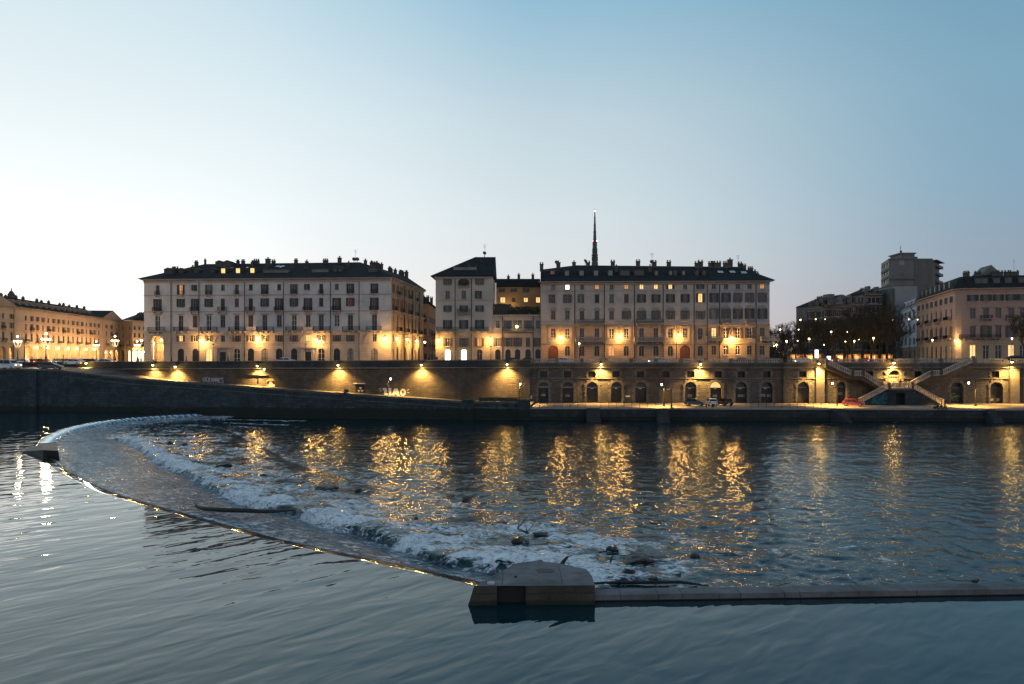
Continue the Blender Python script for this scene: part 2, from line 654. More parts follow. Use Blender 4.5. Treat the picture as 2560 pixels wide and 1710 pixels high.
def hood_mesh(w, style, m):
    def f():
        b = MB()
        if style == 'flat':
            b.box(-w / 2 - 0.35, w / 2 + 0.35, -0.30, -0.003, 0.25, 0.42)
            b.box(-w / 2 - 0.22, w / 2 + 0.22, -0.16, -0.003, 0.08, 0.25)
        elif style == 'tri':
            b.box(-w / 2 - 0.35, w / 2 + 0.35, -0.25, -0.003, 0.12, 0.26)
            b.prism([(-w / 2 - 0.38, 0.26), (w / 2 + 0.38, 0.26), (0, 0.8)], -0.25, -0.003)
        elif style == 'round':
            b.box(-w / 2 - 0.3, w / 2 + 0.3, -0.22, -0.003, 0.10, 0.22)
            N = 8
            pts = [(-(w / 2 + 0.3) * math.cos(PI * k / N), 0.22 + 0.62 * math.sin(PI * k / N)) for k in range(N + 1)]
            b.prism(pts[::-1], -0.22, -0.003)
        elif style == 'frame':
            b.box(-w / 2 - 0.2, w / 2 + 0.2, -0.08, -0.003, 0.02, 0.2)
        return b.mesh('hood_mould', m)
    return cached(('ho', round(w, 2), style, m.name), f)


def rail_mesh(w, d, h=1.0, kind='iron'):
    def f():
        b = MB()
        if kind == 'iron':
            b.box(-w / 2, w / 2, -d, -d + 0.05, h - 0.05, h)
            b.box(-w / 2, w / 2, -d, -d + 0.05, 0.06, 0.10)
            b.box(-w / 2, -w / 2 + 0.05, -d + 0.05, -0.003, h - 0.05, h)
            b.box(w / 2 - 0.05, w / 2, -d + 0.05, -0.003, h - 0.05, h)
            n = max(6, int(w / 0.16))
            for k in range(n + 1):
                x = -w / 2 + 0.02 + (w - 0.04) * k / n
                b.box(x - 0.018, x + 0.018, -d + 0.006, -d + 0.042, 0.0, h - 0.05)
            m = max(2, int(d / 0.16))
            for k in range(1, m):
                for sx in (-w / 2 + 0.006, w / 2 - 0.042):
                    y = -d + d * k / m
                    b.box(sx, sx + 0.036, y - 0.018, y + 0.018, 0.0, h - 0.05)
        else:
            b.box(-w / 2, w / 2, -d, -d + 0.22, h - 0.14, h)
            b.box(-w / 2, w / 2, -d, -d + 0.22, 0.0, 0.12)
            n = max(4, int(w / 0.3))
            for k in range(n + 1):
                x = -w / 2 + 0.1 + (w - 0.2) * k / n
                b.box(x - 0.07, x + 0.07, -d + 0.04, -d + 0.18, 0.12, h - 0.14)
            for sx in (-w / 2, w / 2 - 0.2):
                b.box(sx, sx + 0.2, -d + 0.22, -0.003, 0.0, h)
        return b.mesh('railing', M_IRON if kind == 'iron' else M_TRIM)
    return cached(('ra', round(w, 2), round(d, 2), round(h, 2), kind), f)


def balcony(face, x, z, w, d=0.75, kind='iron', h=1.0, mat=None):
    def f():
        b = MB()
        b.box(-w / 2 - 0.05, w / 2 + 0.05, -d - 0.05, -0.003, -0.16, -0.002)
        n = max(2, int(w / 1.3) + 1)
        for k in range(n):
            bx = -w / 2 + 0.2 + (w - 0.4) * k / (n - 1)
            b.prism([(bx - 0.09, -0.55), (bx + 0.09, -0.55), (bx + 0.09, -0.162), (bx - 0.09, -0.162)], -d * 0.75, -0.003)
        return b.mesh('balcony', mat or M_TRIM)
    o = face.place(cached(('ba', round(w, 2), round(d, 2), (mat or M_TRIM).name), f), 'balcony', x, 0, z)
    link(rail_mesh(w, d, h, kind), 'railing', o, (0, 0, 0))
    return o


def window(face, x, z, w, h, shut='none', pane=None, smat=None, fm=None, hood=None, hmat=None, bars=1, sill=True, deep=0.2):
    fm = fm or M_FRAME
    o = face.place(frame_mesh(w, h, fm, sill, bars), 'window', x, deep, z)
    pm = pane or M_GLASS
    link(pane_mesh(w - 0.02, h - 0.01, pm), 'pane', o, (0, 0.045, 0.005))
    smat = smat or M_SHUT
    if shut == 'open':
        for s in (-1, 1):
            link(shutter_mesh(w * 0.5, h, smat), 'shutter', o, (s * (w * 0.76), -deep - 0.06, 0))
    elif shut == 'half':
        link(shutter_mesh(w * 0.5, h, smat), 'shutter', o, (-w * 0.76, -deep - 0.06, 0))
        link(shutter_mesh(w * 0.48, h - 0.04, smat), 'shutter', o, (w * 0.24, -deep * 0.55, 0.02))
    elif shut == 'closed':
        for s in (-1, 1):
            link(shutter_mesh(w * 0.48, h - 0.04, smat), 'shutter', o, (s * w * 0.245, -deep * 0.55, 0.02))
    if hood:
        link(hood_mesh(w, hood, hmat or M_TRIM), 'hood_mould', o, (0, -deep, h))
    return o


def roof_pts(b, faces):
    for f in faces: b.poly(f)


def cornice(b, x0, x1, z, d=0.6, h=0.55, dent=True):
    """main cornice in steps on the plane y=0, under z"""
    b.box(x0 - 0.0, x1 + 0.0, -d * 0.35, -0.003, z - h * 1.6, z - h * 0.9)
    b.box(x0 - d * 0.7, x1 + d * 0.7, -d, -0.004, z - h * 0.45, z - 0.002)
    if dent:
        n = int((x1 - x0) / 0.55)
        for k in range(n + 1):
            x = x0 + 0.12 + (x1 - x0 - 0.24) * k / n
            b.box(x - 0.12, x + 0.12, -d * 0.75, -0.005, z - h * 0.88, z - h * 0.46)


def chimney(roof, loc, w=0.9, d=0.7, h=1.6, pots=2, rz=0.0, mat=None):
    h *= 0.62
    key = ('ch', round(w, 1), round(d, 1), round(h, 1), pots)
    def f():
        b = MB()
        b.box(-w / 2, w / 2, -d / 2, d / 2, -1.2, h)
        b.box(-w / 2 - 0.1, w / 2 + 0.1, -d / 2 - 0.1, d / 2 + 0.1, h + 0.002, h + 0.14)
        for k in range(pots):
            x = 0 if pots == 1 else -w / 2 + 0.18 + (w - 0.36) * k / (pots - 1)
            b.box(x - 0.13, x + 0.13, -0.14, 0.14, h + 0.142, h + 0.5)
            b.box(x - 0.2, x + 0.2, -0.2, 0.2, h + 0.502, h + 0.58)
        return b.mesh('chimney', mat or M_CHIM)
    return link(cached(key, f), 'chimney', roof, loc, rz)


def dormer(roof, loc, w=1.2, h=1.3, d=2.6, lit=None, rz=0.0, gable=True, mat=None):
    """small roof window; front at y=0"""
    mat = mat or M_CHIM
    key = ('do', round(w, 1), round(h, 1), gable, mat.name)
    def f():
        b = MB()
        b.box(-w / 2, w / 2, 0.0, d, -0.6, h)
        if gable: b.prism([(-w / 2 - 0.15, h), (w / 2 + 0.15, h), (0, h + 0.5)], -0.15, d)
        else: b.prism([(-w / 2 - 0.1, h), (w / 2 + 0.1, h), (w / 2 + 0.1, h + 0.12), (-w / 2 - 0.1, h + 0.12)], -0.12, d)
        return b.mesh('dormer', mat)
    o = link(cached(key, f), 'dormer', roof, loc, rz)
    pm = lit or M_GLASS
    def g():
        b = MB(); b.box(-w / 2 + 0.16, w / 2 - 0.16, -0.03, -0.003, 0.1, h - 0.12)
        return b.mesh('pane', pm)
    link(cached(('dp', round(w, 1), round(h, 1), pm.name), g), 'pane', o, (0, 0, 0))
    return o


def antenna(roof, loc, h=2.6):
    def f():
        b = MB()
        b.cyl((0, 0, -1), (0, 0, h), 0.04, 0.03, 6)
        for k, z in enumerate((h - 0.15, h - 0.5, h - 0.85)):
            b.box(-0.55 + 0.1 * k, 0.55 - 0.1 * k, -0.02, 0.02, z, z + 0.04)
        return b.mesh('antenna', M_IRON)
    return link(cached(('an', round(h, 1)), f), 'antenna', roof, loc)


def dish(roof, loc, r=0.5, rz=0.0):
    def f():
        b = MB()
        b.cyl((0, 0, -0.9), (0, 0, 0.1), 0.05, n=6)
        prof = [(0.02, 0.16), (r * 0.6, 0.10), (r, 0.0), (r * 0.98, -0.03), (r * 0.55, 0.06), (0.02, 0.12)]
        bb = MB(); bb.lathe((0, 0, 0), prof, 12)
        R = Matrix.Rotation(math.radians(68), 4, 'X')
        b.add([tuple(R @ Vector(v) + Vector((0, -0.15, 0.2))) for v in bb.v], bb.f)
        return b.mesh('satellite_dish', M_CHIM)
    return link(cached(('di', round(r, 1)), f), 'satellite_dish', roof, loc, rz)


def facade_lamp(face, px, py, label, out=1.3, watts=350, col=SODIUM, group='bracket street lamps on the house fronts', rb=0.26):
    """street lamp on a bracket: thing > bracket, shade, bulb"""
    x, Y = face.hit(px, -out)
    z = HC + (H0 - py) * Y / F - face.zb
    wp = face.world(x, -out, z)
    t = thing('wall_lamp', label, 'street lamp', wp, face.ang, group)
    b = MB()
    b.tube([(0, out - 0.005, 0.75), (0, out * 0.6, 0.95), (0, 0.15, 0.8), (0, 0, 0.42)], 0.05, 6)
    b.cyl((0, out - 0.005, 0.75), (0, out - 0.06, 0.75), 0.16, n=8)
    b.build('bracket', M_IRON, t)
    s = MB(); s.lathe((0, 0, 0), [(0.06, 0.5), (0.12, 0.42), (0.34, 0.26), (0.40, 0.2), (0.36, 0.21), (0.1, 0.36)], 12)
    s.build('shade', M_IRON, t)
    u = MB(); u.ball((0, 0, 0.06), rb, rb, rb * 0.9, 12, 8)
    u.build('bulb', M_BULB, t, smooth=True)
    point('lamp_light', (0, -0.02, -0.3), watts, col, 0.5, t)
    return t
# ================================================================== the big cream palace, left
def W2(px, Y):
    return ((px - 1280) * Y / F, Y)


S_B1 = stucco('cream_grey_render', (0.55, 0.52, 0.50), 0.2)
S_B1G = stucco('cream_ground_floor_render', (0.48, 0.41, 0.34), 0.2, bands=0.35, band_h=0.5)
S_TRIM1 = stucco('cream_moulding', (0.36, 0.33, 0.31), 0.2)


def rect(x, z0, z1, w):
    return (x - w / 2, x + w / 2, z0, z1)


def tops(face, py, px):
    return face.z(py, px)


r = random.Random(5)
L, R = W2(360, 170.5), W2(978, 166.0)
ang = math.atan2(R[1] - L[1], R[0] - L[0])
B1 = thing('palace', 'long cream five storey palace with dark hipped roof and arched corner portico by the piazza', 'building', (L[0], L[1], ZS), ang)
f1 = Face(B1, L, R, ZS)
W1 = f1.w
RP = 560
z_ = lambda py: f1.z(py, RP)
cols1 = [394, 452, 488, 522, 557, 592, 627, 662, 698, 735, 770, 803, 842, 876, 936]
xs1 = [f1.x(c) for c in cols1]
eave1 = z_(696.5)
zf = [z_(737), z_(778), z_(828), z_(858)]          # floor lines
wins = []
holes = []
def add(x, z0, z1, w, arch=False, dp=None, **kw):
    holes.append((x - w / 2, x + w / 2, z0, z1, arch, dp))
    wins.append((x, z0, w, z1 - z0, kw))
pick = lambda *a: r.choice(a)
bal1 = []
for i, x in enumerate(xs1):
    # top floor
    door = i in (0, 1, 3, 5, 7, 9, 11, 13, 14)
    add(x, (zf[0] + 0.12) if door else z_(726), z_(711.5), 0.95, shut=['none', 'open', 'half', 'open', 'none', 'none', 'closed', 'open', 'closed', 'open', 'half', 'closed', 'none', 'open', 'open'][i],
        smat=pick(M_SHUT, M_SHUT_G), pane=M_LIT_O if i == 1 else (M_CURTAIN if i == 3 else M_GLASS), sill=not door)
    if door: bal1.append((x, zf[0] + 0.06, 1.25, 0.35))
    # third floor
    door = i % 2 == 0
    add(x, (zf[1] + 0.12) if door else z_(767), z_(746.5), 1.05, shut='open' if i not in (4, 5, 6, 11, 13) else ('closed' if i != 13 else 'open'),
        smat=M_SHUT_B if i == 5 else pick(M_SHUT, M_SHUT_D), pane=M_RED if i == 13 else M_GLASS, sill=not door)
    if door: bal1.append((x, zf[1] + 0.06, 2.2, 0.7))
    # piano nobile
    door = i in (0, 1, 3, 5, 7, 9, 11, 13, 14)
    add(x, (zf[2] + 0.12) if door else z_(817.5), z_(788.5), 1.25, fm=M_FRAME if i % 3 else M_FRAME_W, hood='flat', sill=not door, bars=2,
        pane=pick(M_GLASS, M_GLASS, M_GLASS_D), shut='closed' if i in (2, 6) else 'none', smat=M_SHUT_B)
    if door: bal1.append((x + (0 if i in (0, 14) else 0.3), zf[2] + 0.06, 4.2 if i in (0, 3, 5, 7, 9, 11, 13) else 3.6, 0.95))
    # mezzanine
    if i > 0:
        add(x, z_(854), z_(838.5) if i != 14 else z_(836), 1.05, shut='open' if i not in (4, 10, 14) else 'none', smat=M_SHUT_B, pane=M_LIT if i in (1, 10) else M_GLASS,
            fm=M_FRAME_W if i in (2, 3, 6, 7, 11) else M_FRAME)
    # ground floor
    if i == 0: continue
    if i in (4, 10):
        add(x, 0.05, z_(880), 1.55, pane=M_GLASS_D, fm=M_DARKDOOR, sill=False, hood='frame')
    else:
        add(x, 0.05, z_(871), 1.65, arch=True, sill=False, bars=2, fm=M_FRAME_W if i in (3, 5, 11) else M_DARKDOOR,
            pane={3: M_LIT, 7: M_CURTAIN, 13: M_CURTAIN, 14: M_CURTAIN}.get(i, M_GLASS_D))
# corner portico arch
px0 = f1.x(377); px1 = f1.x(409)
hp = (px0, px1, 0.02, z_(838), True, 0.9)
zg = zf[3] - 0.001
mb = MB()
wall_mesh(mb, 0, W1, zf[2], eave1, holes)
D1 = 32.0
mb.quad((0, D1, zf[2]), (0, 0, zf[2]), (0, 0, eave1), (0, D1, eave1))
mb.quad((W1, D1, 0), (0, D1, 0), (0, D1, eave1), (W1, D1, eave1))
f1.put(mb, 'wall', S_B1)
mb = MB()
wall_mesh(mb, 0, W1, 0, zf[2], [h for h in holes if h[3] < zf[2]] + [hp], 0.35)
mb.quad((0, D1, 0), (0, 5.2, 0), (0, 5.2, zf[2]), (0, D1, zf[2]))
wl = [(0.0, 1.2), (4.2, 5.2)]
for a, b_ in wl: mb.quad((0, b_, 0), (0, a, 0), (0, a, zf[2]), (0, b_, zf[2]))
mb.quad((0, 4.2, z_(838)), (0, 1.2, z_(838)), (0, 1.2, zf[2]), (0, 4.2, zf[2]))
f1.put(mb, 'lower_wall', S_B1G)
mb = MB()   # portico room behind the corner arch
xr = px1 + 1.2
mb.quad((0.02, 5.2, 0), (xr, 5.2, 0), (xr, 5.2, zf[2]), (0.02, 5.2, zf[2]))
mb.quad((xr, 5.2, 0), (xr, 0.9, 0), (xr, 0.9, zf[2]), (xr, 5.2, zf[2]))
mb.quad((0.02, 0.9, zf[2] - 0.1), (xr, 0.9, zf[2] - 0.1), (xr, 5.2, zf[2] - 0.1), (0.02, 5.2, zf[2] - 0.1))
mb.quad((0.02, 0.9, 0.01), (0.02, 5.2, 0.01), (xr, 5.2, 0.01), (xr, 0.9, 0.01))
mb.arch_ring((px0 + px1) / 2, z_(838) - (px1 - px0) / 2, (px1 - px0) / 2 + 0.02, (px1 - px0) / 2 + 0.45, 0.9, 0.95)
f1.put(mb, 'portico', S_B1G)
for x, z0, w, h, kw in wins: window(f1, x, z0, w, h, hmat=S_TRIM1, **kw)
for x, z0, w, d in bal1: balcony(f1, x, z0, w, d, mat=S_TRIM1)
mb = MB()
cornice(mb, 0, W1, eave1, 0.75, 0.6)
for k, zz in enumerate(zf): mb.box(-0.06, W1 + 0.06, -0.12 - 0.05 * (k == 2), -0.003, zz - 0.2, zz + 0.02)
f1.put(mb, 'cornice', S_TRIM1)
mb = MB()
for i, rr, ww in ((4, 1.9, 0.28), (10, 1.9, 0.28), (14, 2.5, 0.3)):
    mb.arch_ring(xs1[i], zf[3] + 0.15 if i != 14 else zf[3] + 0.1, rr, rr + ww, -0.14, -0.004, n=14)
mb.arch_ring((px0 + px1) / 2, z_(838) - (px1 - px0) / 2, (px1 - px0) / 2 + 0.1, (px1 - px0) / 2 + 0.5, -0.12, -0.004, n=14)
f1.put(mb, 'arch_moulding', S_TRIM1)
for k, i in enumerate((4, 10)):
    mb = MB(); hh = z_(866)
    for s in (-1, 1): mb.box(xs1[i] + s * 1.55 - 0.28, xs1[i] + s * 1.55 + 0.28, -0.35, -0.004, 0.0, hh - 0.5)
    mb.box(xs1[i] - 2.1, xs1[i] + 2.1, -0.5, -0.005, hh - 0.5, hh)
    for s in (-1, 1): mb.box(xs1[i] + s * 1.0 - 0.1, xs1[i] + s * 1.0 + 0.1, -0.2, -0.006, 0.0, hh - 0.502)
    f1.put(mb, 'portal_surround', S_TRIM1)
for c in (428, 498, 612, 709, 826.5, 898):
    mb = MB(); mb.cyl((0, -0.14, 0.1), (0, -0.14, eave1 - 0.6), 0.085, n=6)
    f1.put(mb, 'drainpipe', M_IRON, f1.x(c))
# street side of the palace
f1s = Face(B1, R, W2(1058, 198.0), ZS)
Ws = f1s.w
holes = []; wins = []
ncol = 9
sx = [Ws * (k + 0.55) / ncol for k in range(ncol)]
for k, x in enumerate(sx):
    add(x, zf[0] + 0.5, z_(711.5), 0.95, shut='open', smat=M_SHUT_B)
    add(x, zf[1] + 0.15, z_(746.5), 1.05, shut='open', smat=M_SHUT_B, sill=False)
    add(x, zf[2] + 0.15, z_(788.5), 1.15, hood='flat', sill=False)
    if k % 2 == 0: add(x, z_(854), z_(838.5), 1.0, pane=M_LIT if k in (2, 4) else M_GLASS)
    if k % 2 == 1: add(x, 0.05, z_(866), 1.9, arch=True, sill=False, pane=M_GLASS_D, fm=M_DARKDOOR)
    else: add(x, 0.05, z_(872), 1.3, sill=False, pane=M_LIT if k in (4,) else M_GLASS_D)
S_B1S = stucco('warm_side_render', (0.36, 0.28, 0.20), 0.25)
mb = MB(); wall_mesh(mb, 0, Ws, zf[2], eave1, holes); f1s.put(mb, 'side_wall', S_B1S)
mb = MB(); wall_mesh(mb, 0, Ws, 0, zf[2], holes, 0.35); f1s.put(mb, 'lower_side_wall', S_B1G)
wins.sort(key=lambda q: q[0])
for q, (x, z0, w, h, kw) in enumerate(wins):
    if q >= 27: kw['shut'] = 'none'
    window(f1s, x, z0, w, h, hmat=S_TRIM1, **kw)
    if q >= 100 - 73: break
mb = MB()
for x, z0, w, h, kw in wins[q + 1:]:
    mb.box(x - w / 2, x + w / 2, 0.22, 0.26, z0, z0 + h)
tag(f1s.put(mb, 'far_window', M_GLASS_D), kind='stuff')
for k, x in enumerate(sx):
    if k % 2 == 0: balcony(f1s, x, zf[1] + 0.08, 2.0, 0.8, mat=S_TRIM1)
    if k % 2 == 1: balcony(f1s, x, zf[2] + 0.08, 2.6, 0.95, mat=S_TRIM1)
    if k in (1, 4, 6): balcony(f1s, x, zf[0] + 0.08, 1.4, 0.6, mat=S_TRIM1)
mb = MB(); cornice(mb, 0.8, Ws, eave1, 0.75, 0.6)
for zz in zf: mb.box(0.1, Ws, -0.12, -0.003, zz - 0.2, zz + 0.02)
f1s.put(mb, 'cornice', S_TRIM1)
for c in (0.35, 0.62, 0.86):
    mb = MB(); mb.cyl((0, -0.14, 0.1), (0, -0.14, eave1 - 0.6), 0.085, n=6)
    f1s.put(mb, 'drainpipe', M_IRON, Ws * c)
# roof
o = 1.0
bk = f1s.world(Ws, 0, 0)
def loc1(px, py, d):
    x, Y = f1.hit(px, d)
    return (x, d, HC + (H0 - py) * Y / F - ZS)
R1p, R2p = loc1(512, 660, 14.0), loc1(900, 655.5, 14.0)
R3p = loc1(1015, 691, 27.0)
FL, FR = (-o, -o, eave1), (W1 + o * 0.8, -o, eave1)
BR = (f1s.o[0] + Ws * math.cos(f1s.rel) + o * 0.8, Ws * math.sin(f1s.rel) + 0.3, eave1)
BL = (-o, D1, eave1)
mb = MB()
up = 0.12
lift = lambda p: (p[0], p[1], p[2] + up)
roof_pts(mb, [(lift(FL), lift(FR), R2p, R1p), (lift(FR), lift(BR), R3p, R2p), (lift(BR), lift(BL), R3p), (lift(BL), R1p, R2p, R3p), (lift(BL), lift(FL), R1p),
              (FL, BL, BR, FR), (FL, FR, lift(FR), lift(FL)), (FR, BR, lift(BR), lift(FR)), (BL, FL, lift(FL), lift(BL))])
roof1 = f1.put(mb, 'roof', M_ROOF)
slope1 = (R1p[2] - eave1) / (14.0 + o)
zr1 = lambda d: eave1 + (d + o) * slope1
def on1(px, d, sink=0.0): return (f1.x(px, d), d, zr1(d) - sink)
for px, d, w, h, pots in ((491, 12, 0.8, 1.4, 2), (513, 12.5, 0.3, 2.0, 1), (595, 13, 0.7, 1.2, 2), (608, 13, 0.8, 1.3, 2), (631, 12, 0.6, 1.2, 1), (641, 13, 1.5, 1.4, 3),
                          (670, 10.5, 1.2, 3.0, 1), (684, 13, 0.9, 1.1, 2), (740, 13, 0.8, 1.4, 2), (767, 13, 0.7, 0.8, 1), (814, 13, 1.3, 1.2, 3), (849, 12.5, 0.9, 2.4, 1),
                          (425, 4.5, 1.2, 1.2, 2), (434, 5.5, 0.8, 1.4, 2), (441, 6, 1.0, 1.2, 2), (486, 8.0, 1.2, 1.0, 2), (556, 8, 0.7, 1.0, 1), (628, 8, 1.2, 1.0, 2), (665, 7, 1.0, 0.9, 1),
                          (733, 8, 0.9, 0.9, 2), (766, 7.5, 0.9, 1.0, 2), (872, 11, 0.6, 0.9, 1), (871, 8, 0.6, 0.8, 1)):
    chimney(roof1, on1(px, d), w, 0.7, h, pots)
for k in range(15):
    t_ = 0.06 + 0.065 * k + r.uniform(-0.01, 0.01)
    base = Vector(R2p).lerp(Vector(R3p), t_)
    off = r.uniform(0.0, 2.2)
    chimney(roof1, (base.x + off, base.y - off * 0.4, base.z - off * 0.35), pick(0.7, 0.9, 1.3), 0.7, pick(1.0, 1.3, 1.9), pick(1, 2, 3), f1s.rel)
for px in (558, 595, 631): dormer(roof1, on1(px, 3.6), 1.3, 1.35, 2.8, M_LIT, gable=(px == 558))
for px in (452, 490, 531, 838, 850): dormer(roof1, on1(px, 4.0), 1.1, 1.0, 2.4)
for px in (420, 548, 568, 930): dormer(roof1, on1(px, 10.5 if px in (548, 568) else 3.0), 2.2, 1.3, 3.0)
for pa, pb in ((658, 720), (780, 820)):
    mb = MB(); xa, xb = f1.x(pa, 3.5), f1.x(pb, 3.5)
    mb.box(xa, xb, 3.5, 5.5, zr1(3.5) - 0.3, zr1(3.5) + 0.75)
    mb.box(xa - 0.1, xb + 0.1, 3.35, 5.7, zr1(3.5) + 0.752, zr1(3.5) + 0.85)
    mb.build('dormer', stucco('pale_dormer', (0.20, 0.2, 0.2), 0.3), roof1)
for px, d, w in ((577, 9, 0.7), (617, 9, 0.7), (694, 10, 1.7), (704, 10, 1.2), (890, 4.5, 1.0), (700, 9.2, 0.6)):
    mb = MB(); x = f1.x(px, d); zz = zr1(d)
    mb.add([(x - w / 2, d, zz + 0.07), (x + w / 2, d, zz + 0.07), (x + w / 2, d + 0.9, zz + 0.07 + 0.9 * slope1), (x - w / 2, d + 0.9, zz + 0.07 + 0.9 * slope1),
            (x - w / 2, d, zz - 0.1), (x + w / 2, d, zz - 0.1), (x + w / 2, d + 0.9, zz - 0.1 + 0.9 * slope1), (x - w / 2, d + 0.9, zz - 0.1 + 0.9 * slope1)],
           [(0, 1, 2, 3), (0, 4, 5, 1), (1, 5, 6, 2), (2, 6, 7, 3), (3, 7, 4, 0)])
    mb.build('skylight', plain('skylight_glass', (0.5, 0.55, 0.58), 0.08), roof1)
for px in (885, 893): dish(roof1, (f1.x(px, 13), 13, zr1(13) + 0.9), 0.55, 0.5)
antenna(roof1, (f1.x(889, 13), 13, zr1(13)), 3.6)
for px, py, lab in ((501, 851, 'bracket lamp between the second and third ground floor arches of the long cream palace'),
                    (642, 846.5, 'bracket lamp near the middle of the long cream palace, left of a shuttered arch'),
                    (790, 848.6, 'bracket lamp on the long cream palace beside the right blind arch with the lit window'),
                    (960, 846.5, 'bracket lamp at the street corner of the long cream palace, its rightmost')):
    facade_lamp(f1, px, py, lab)
pt = f1.world(-1.3, 1.0, z_(851))
t = thing('wall_lamp', 'bracket lamp on the left corner of the long cream palace, partly behind the corner', 'street lamp', pt, ang, 'bracket street lamps on the house fronts')
mb = MB(); mb.tube([(1.3, 0, 0.75), (0.6, 0, 0.95), (0, 0, 0.42)], 0.05, 6); mb.build('bracket', M_IRON, t)
mb = MB(); mb.lathe((0, 0, 0), [(0.06, 0.5), (0.34, 0.26), (0.40, 0.2), (0.1, 0.36)], 12); mb.build('shade', M_IRON, t)
mb = MB(); mb.ball((0, 0, 0.06), 0.26); mb.build('bulb', M_BULB, t, smooth=True)
point('lamp_light', (0, 0, -0.3), 320, SODIUM, 0.5, t)
for px, py, lab in ((385, 859, 'glass globe lamp hanging inside the corner portico arch, left one'), (403, 850, 'glass globe lamp hanging high inside the corner portico arch, right one')):
    x, Y = f1.hit(px, 2.6)
    t = thing('hanging_lamp', lab, 'lamp', f1.world(x, 2.6, HC + (H0 - py) * Y / F - ZS), ang, 'lamps hanging in the corner portico')
    zt = zf[2] - 0.1 - (HC + (H0 - py) * Y / F - ZS)
    mb = MB(); mb.cyl((0, 0, 0.2), (0, 0, zt), 0.03, n=6); mb.build('rod', M_IRON, t)
    mb = MB(); mb.ball((0, 0, 0), 0.24); mb.build('globe', M_BULB, t, smooth=True)
    point('lamp_light', (0, -0.3, -0.35), 150, SODIUM, 0.25, t)
# lamps hung over the side street
for k, (px, py, d) in enumerate(((992, 846.5, 5), (1018, 848.6, 14), (1042, 852.6, 23), (1062, 855.7, 32))):
    # depth along the side wall
    s_ = f1s.x(px, -2.2)
    Y = f1s.hit(px, -2.2)[1]
    z = HC + (H0 - py) * Y / F
    wp = f1s.world(s_, -2.2, 0)
    t = thing('hanging_street_lamp', ORD[k] + ' lamp from the river, hanging over the side street by the cream palace', 'street lamp', (wp[0], wp[1], z), 0, 'lamps over the side street')
    mb = MB(); mb.tube([(-2.2, 0, 1.4), (-1, 0, 1.0), (0, 0, 0.85), (2.5, 0, 1.05), (5.5, 0, 1.6)], 0.025, 5)
    mb.cyl((0, 0, 0.4), (0, 0, 0.85), 0.03, n=6); mb.build('wire', M_IRON, t)
    mb = MB(); mb.lathe((0, 0, 0), [(0.06, 0.45), (0.3, 0.28), (0.38, 0.2), (0.1, 0.34)], 12); mb.build('shade', M_IRON, t)
    mb = MB(); mb.ball((0, 0, 0.05), 0.26); mb.build('bulb', M_BULB_S, t, smooth=True)
    point('lamp_light', (0, 0, -0.35), 330, (1.0, 0.50, 0.12), 0.25, t)

# ================================================================== house across the side street, further in
L, R = W2(1040, 214), W2(1072, 214)
BO = thing('corner_house', 'orange rendered house at the far end of the side street beside the cream palace', 'building', (L[0], L[1], ZS), 0)
fo = Face(BO, L, R, ZS)
S_OR = stucco('orange_render', (0.42, 0.22, 0.11), 0.25)
ze = fo.z(759, 1065)
holes = []; wins = []
for x in (1.3, 2.9):
    for k in range(4): add(x, 1.0 + 3.9 * k, 2.9 + 3.9 * k, 0.9, shut='none')
mb = MB(); wall_mesh(mb, 0, fo.w, 0, ze, holes); fo.put(mb, 'wall', S_OR)
for x, z0, w, h, kw in wins: window(fo, x, z0, w, h, **kw)
fos = Face(BO, R, W2(1090, 236), ZS)
holes = []; wins = []
for k in range(4):
    for j in range(5): add(2 + 4.6 * j, 1.0 + 3.9 * k, 2.9 + 3.9 * k, 1.0, shut='open', smat=M_SHUT_B)
mb = MB(); wall_mesh(mb, 0, fos.w, 0, ze, holes)
mb.quad((0, fo.w + 0, 0), (0, 0.0, 0), (0, 0.0, 0.01), (0, fo.w, 0.01))
fos.put(mb, 'side_wall', S_OR)
for x, z0, w, h, kw in wins: window(fos, x, z0, w, h, **kw)
for j in range(3): balcony(fos, 4.3 + 6 * j, 8.6, 2.2, 0.8); balcony(fos, 4.3 + 6 * j, 4.7, 2.2, 0.8)
mb = MB()
ex = fos.o[0] + fos.w * math.cos(fos.rel); ey = fos.w * math.sin(fos.rel)
mb.zprism([(-0.5, -0.5), (fo.w + 0.5, -0.5), (ex + 0.5, ey), (-0.5, ey)], ze, ze + 0.25)
mb.poly([(-0.5, -0.5, ze + 0.25), (fo.w + 0.5, -0.5, ze + 0.25), (fo.w - 1.6, 4, ze + 2.6), (0.5, 4, ze + 2.6)])
mb.poly([(fo.w + 0.5, -0.5, ze + 0.25), (ex + 0.5, ey, ze + 0.25), (ex - 2.4, ey, ze + 2.6), (fo.w - 1.6, 4, ze + 2.6)])
mb.poly([(-0.5, ey, ze + 0.25), (-0.5, -0.5, ze + 0.25), (0.5, 4, ze + 2.6), (0.5, ey, ze + 2.6)])
ro = fo.put(mb, 'roof', M_ROOF_B)
for q in ((1.5, 5), (2.6, 9), (3.2, 14)): chimney(ro, (q[0], q[1], ze + 2.2), 0.9, 0.7, 1.2, 2)

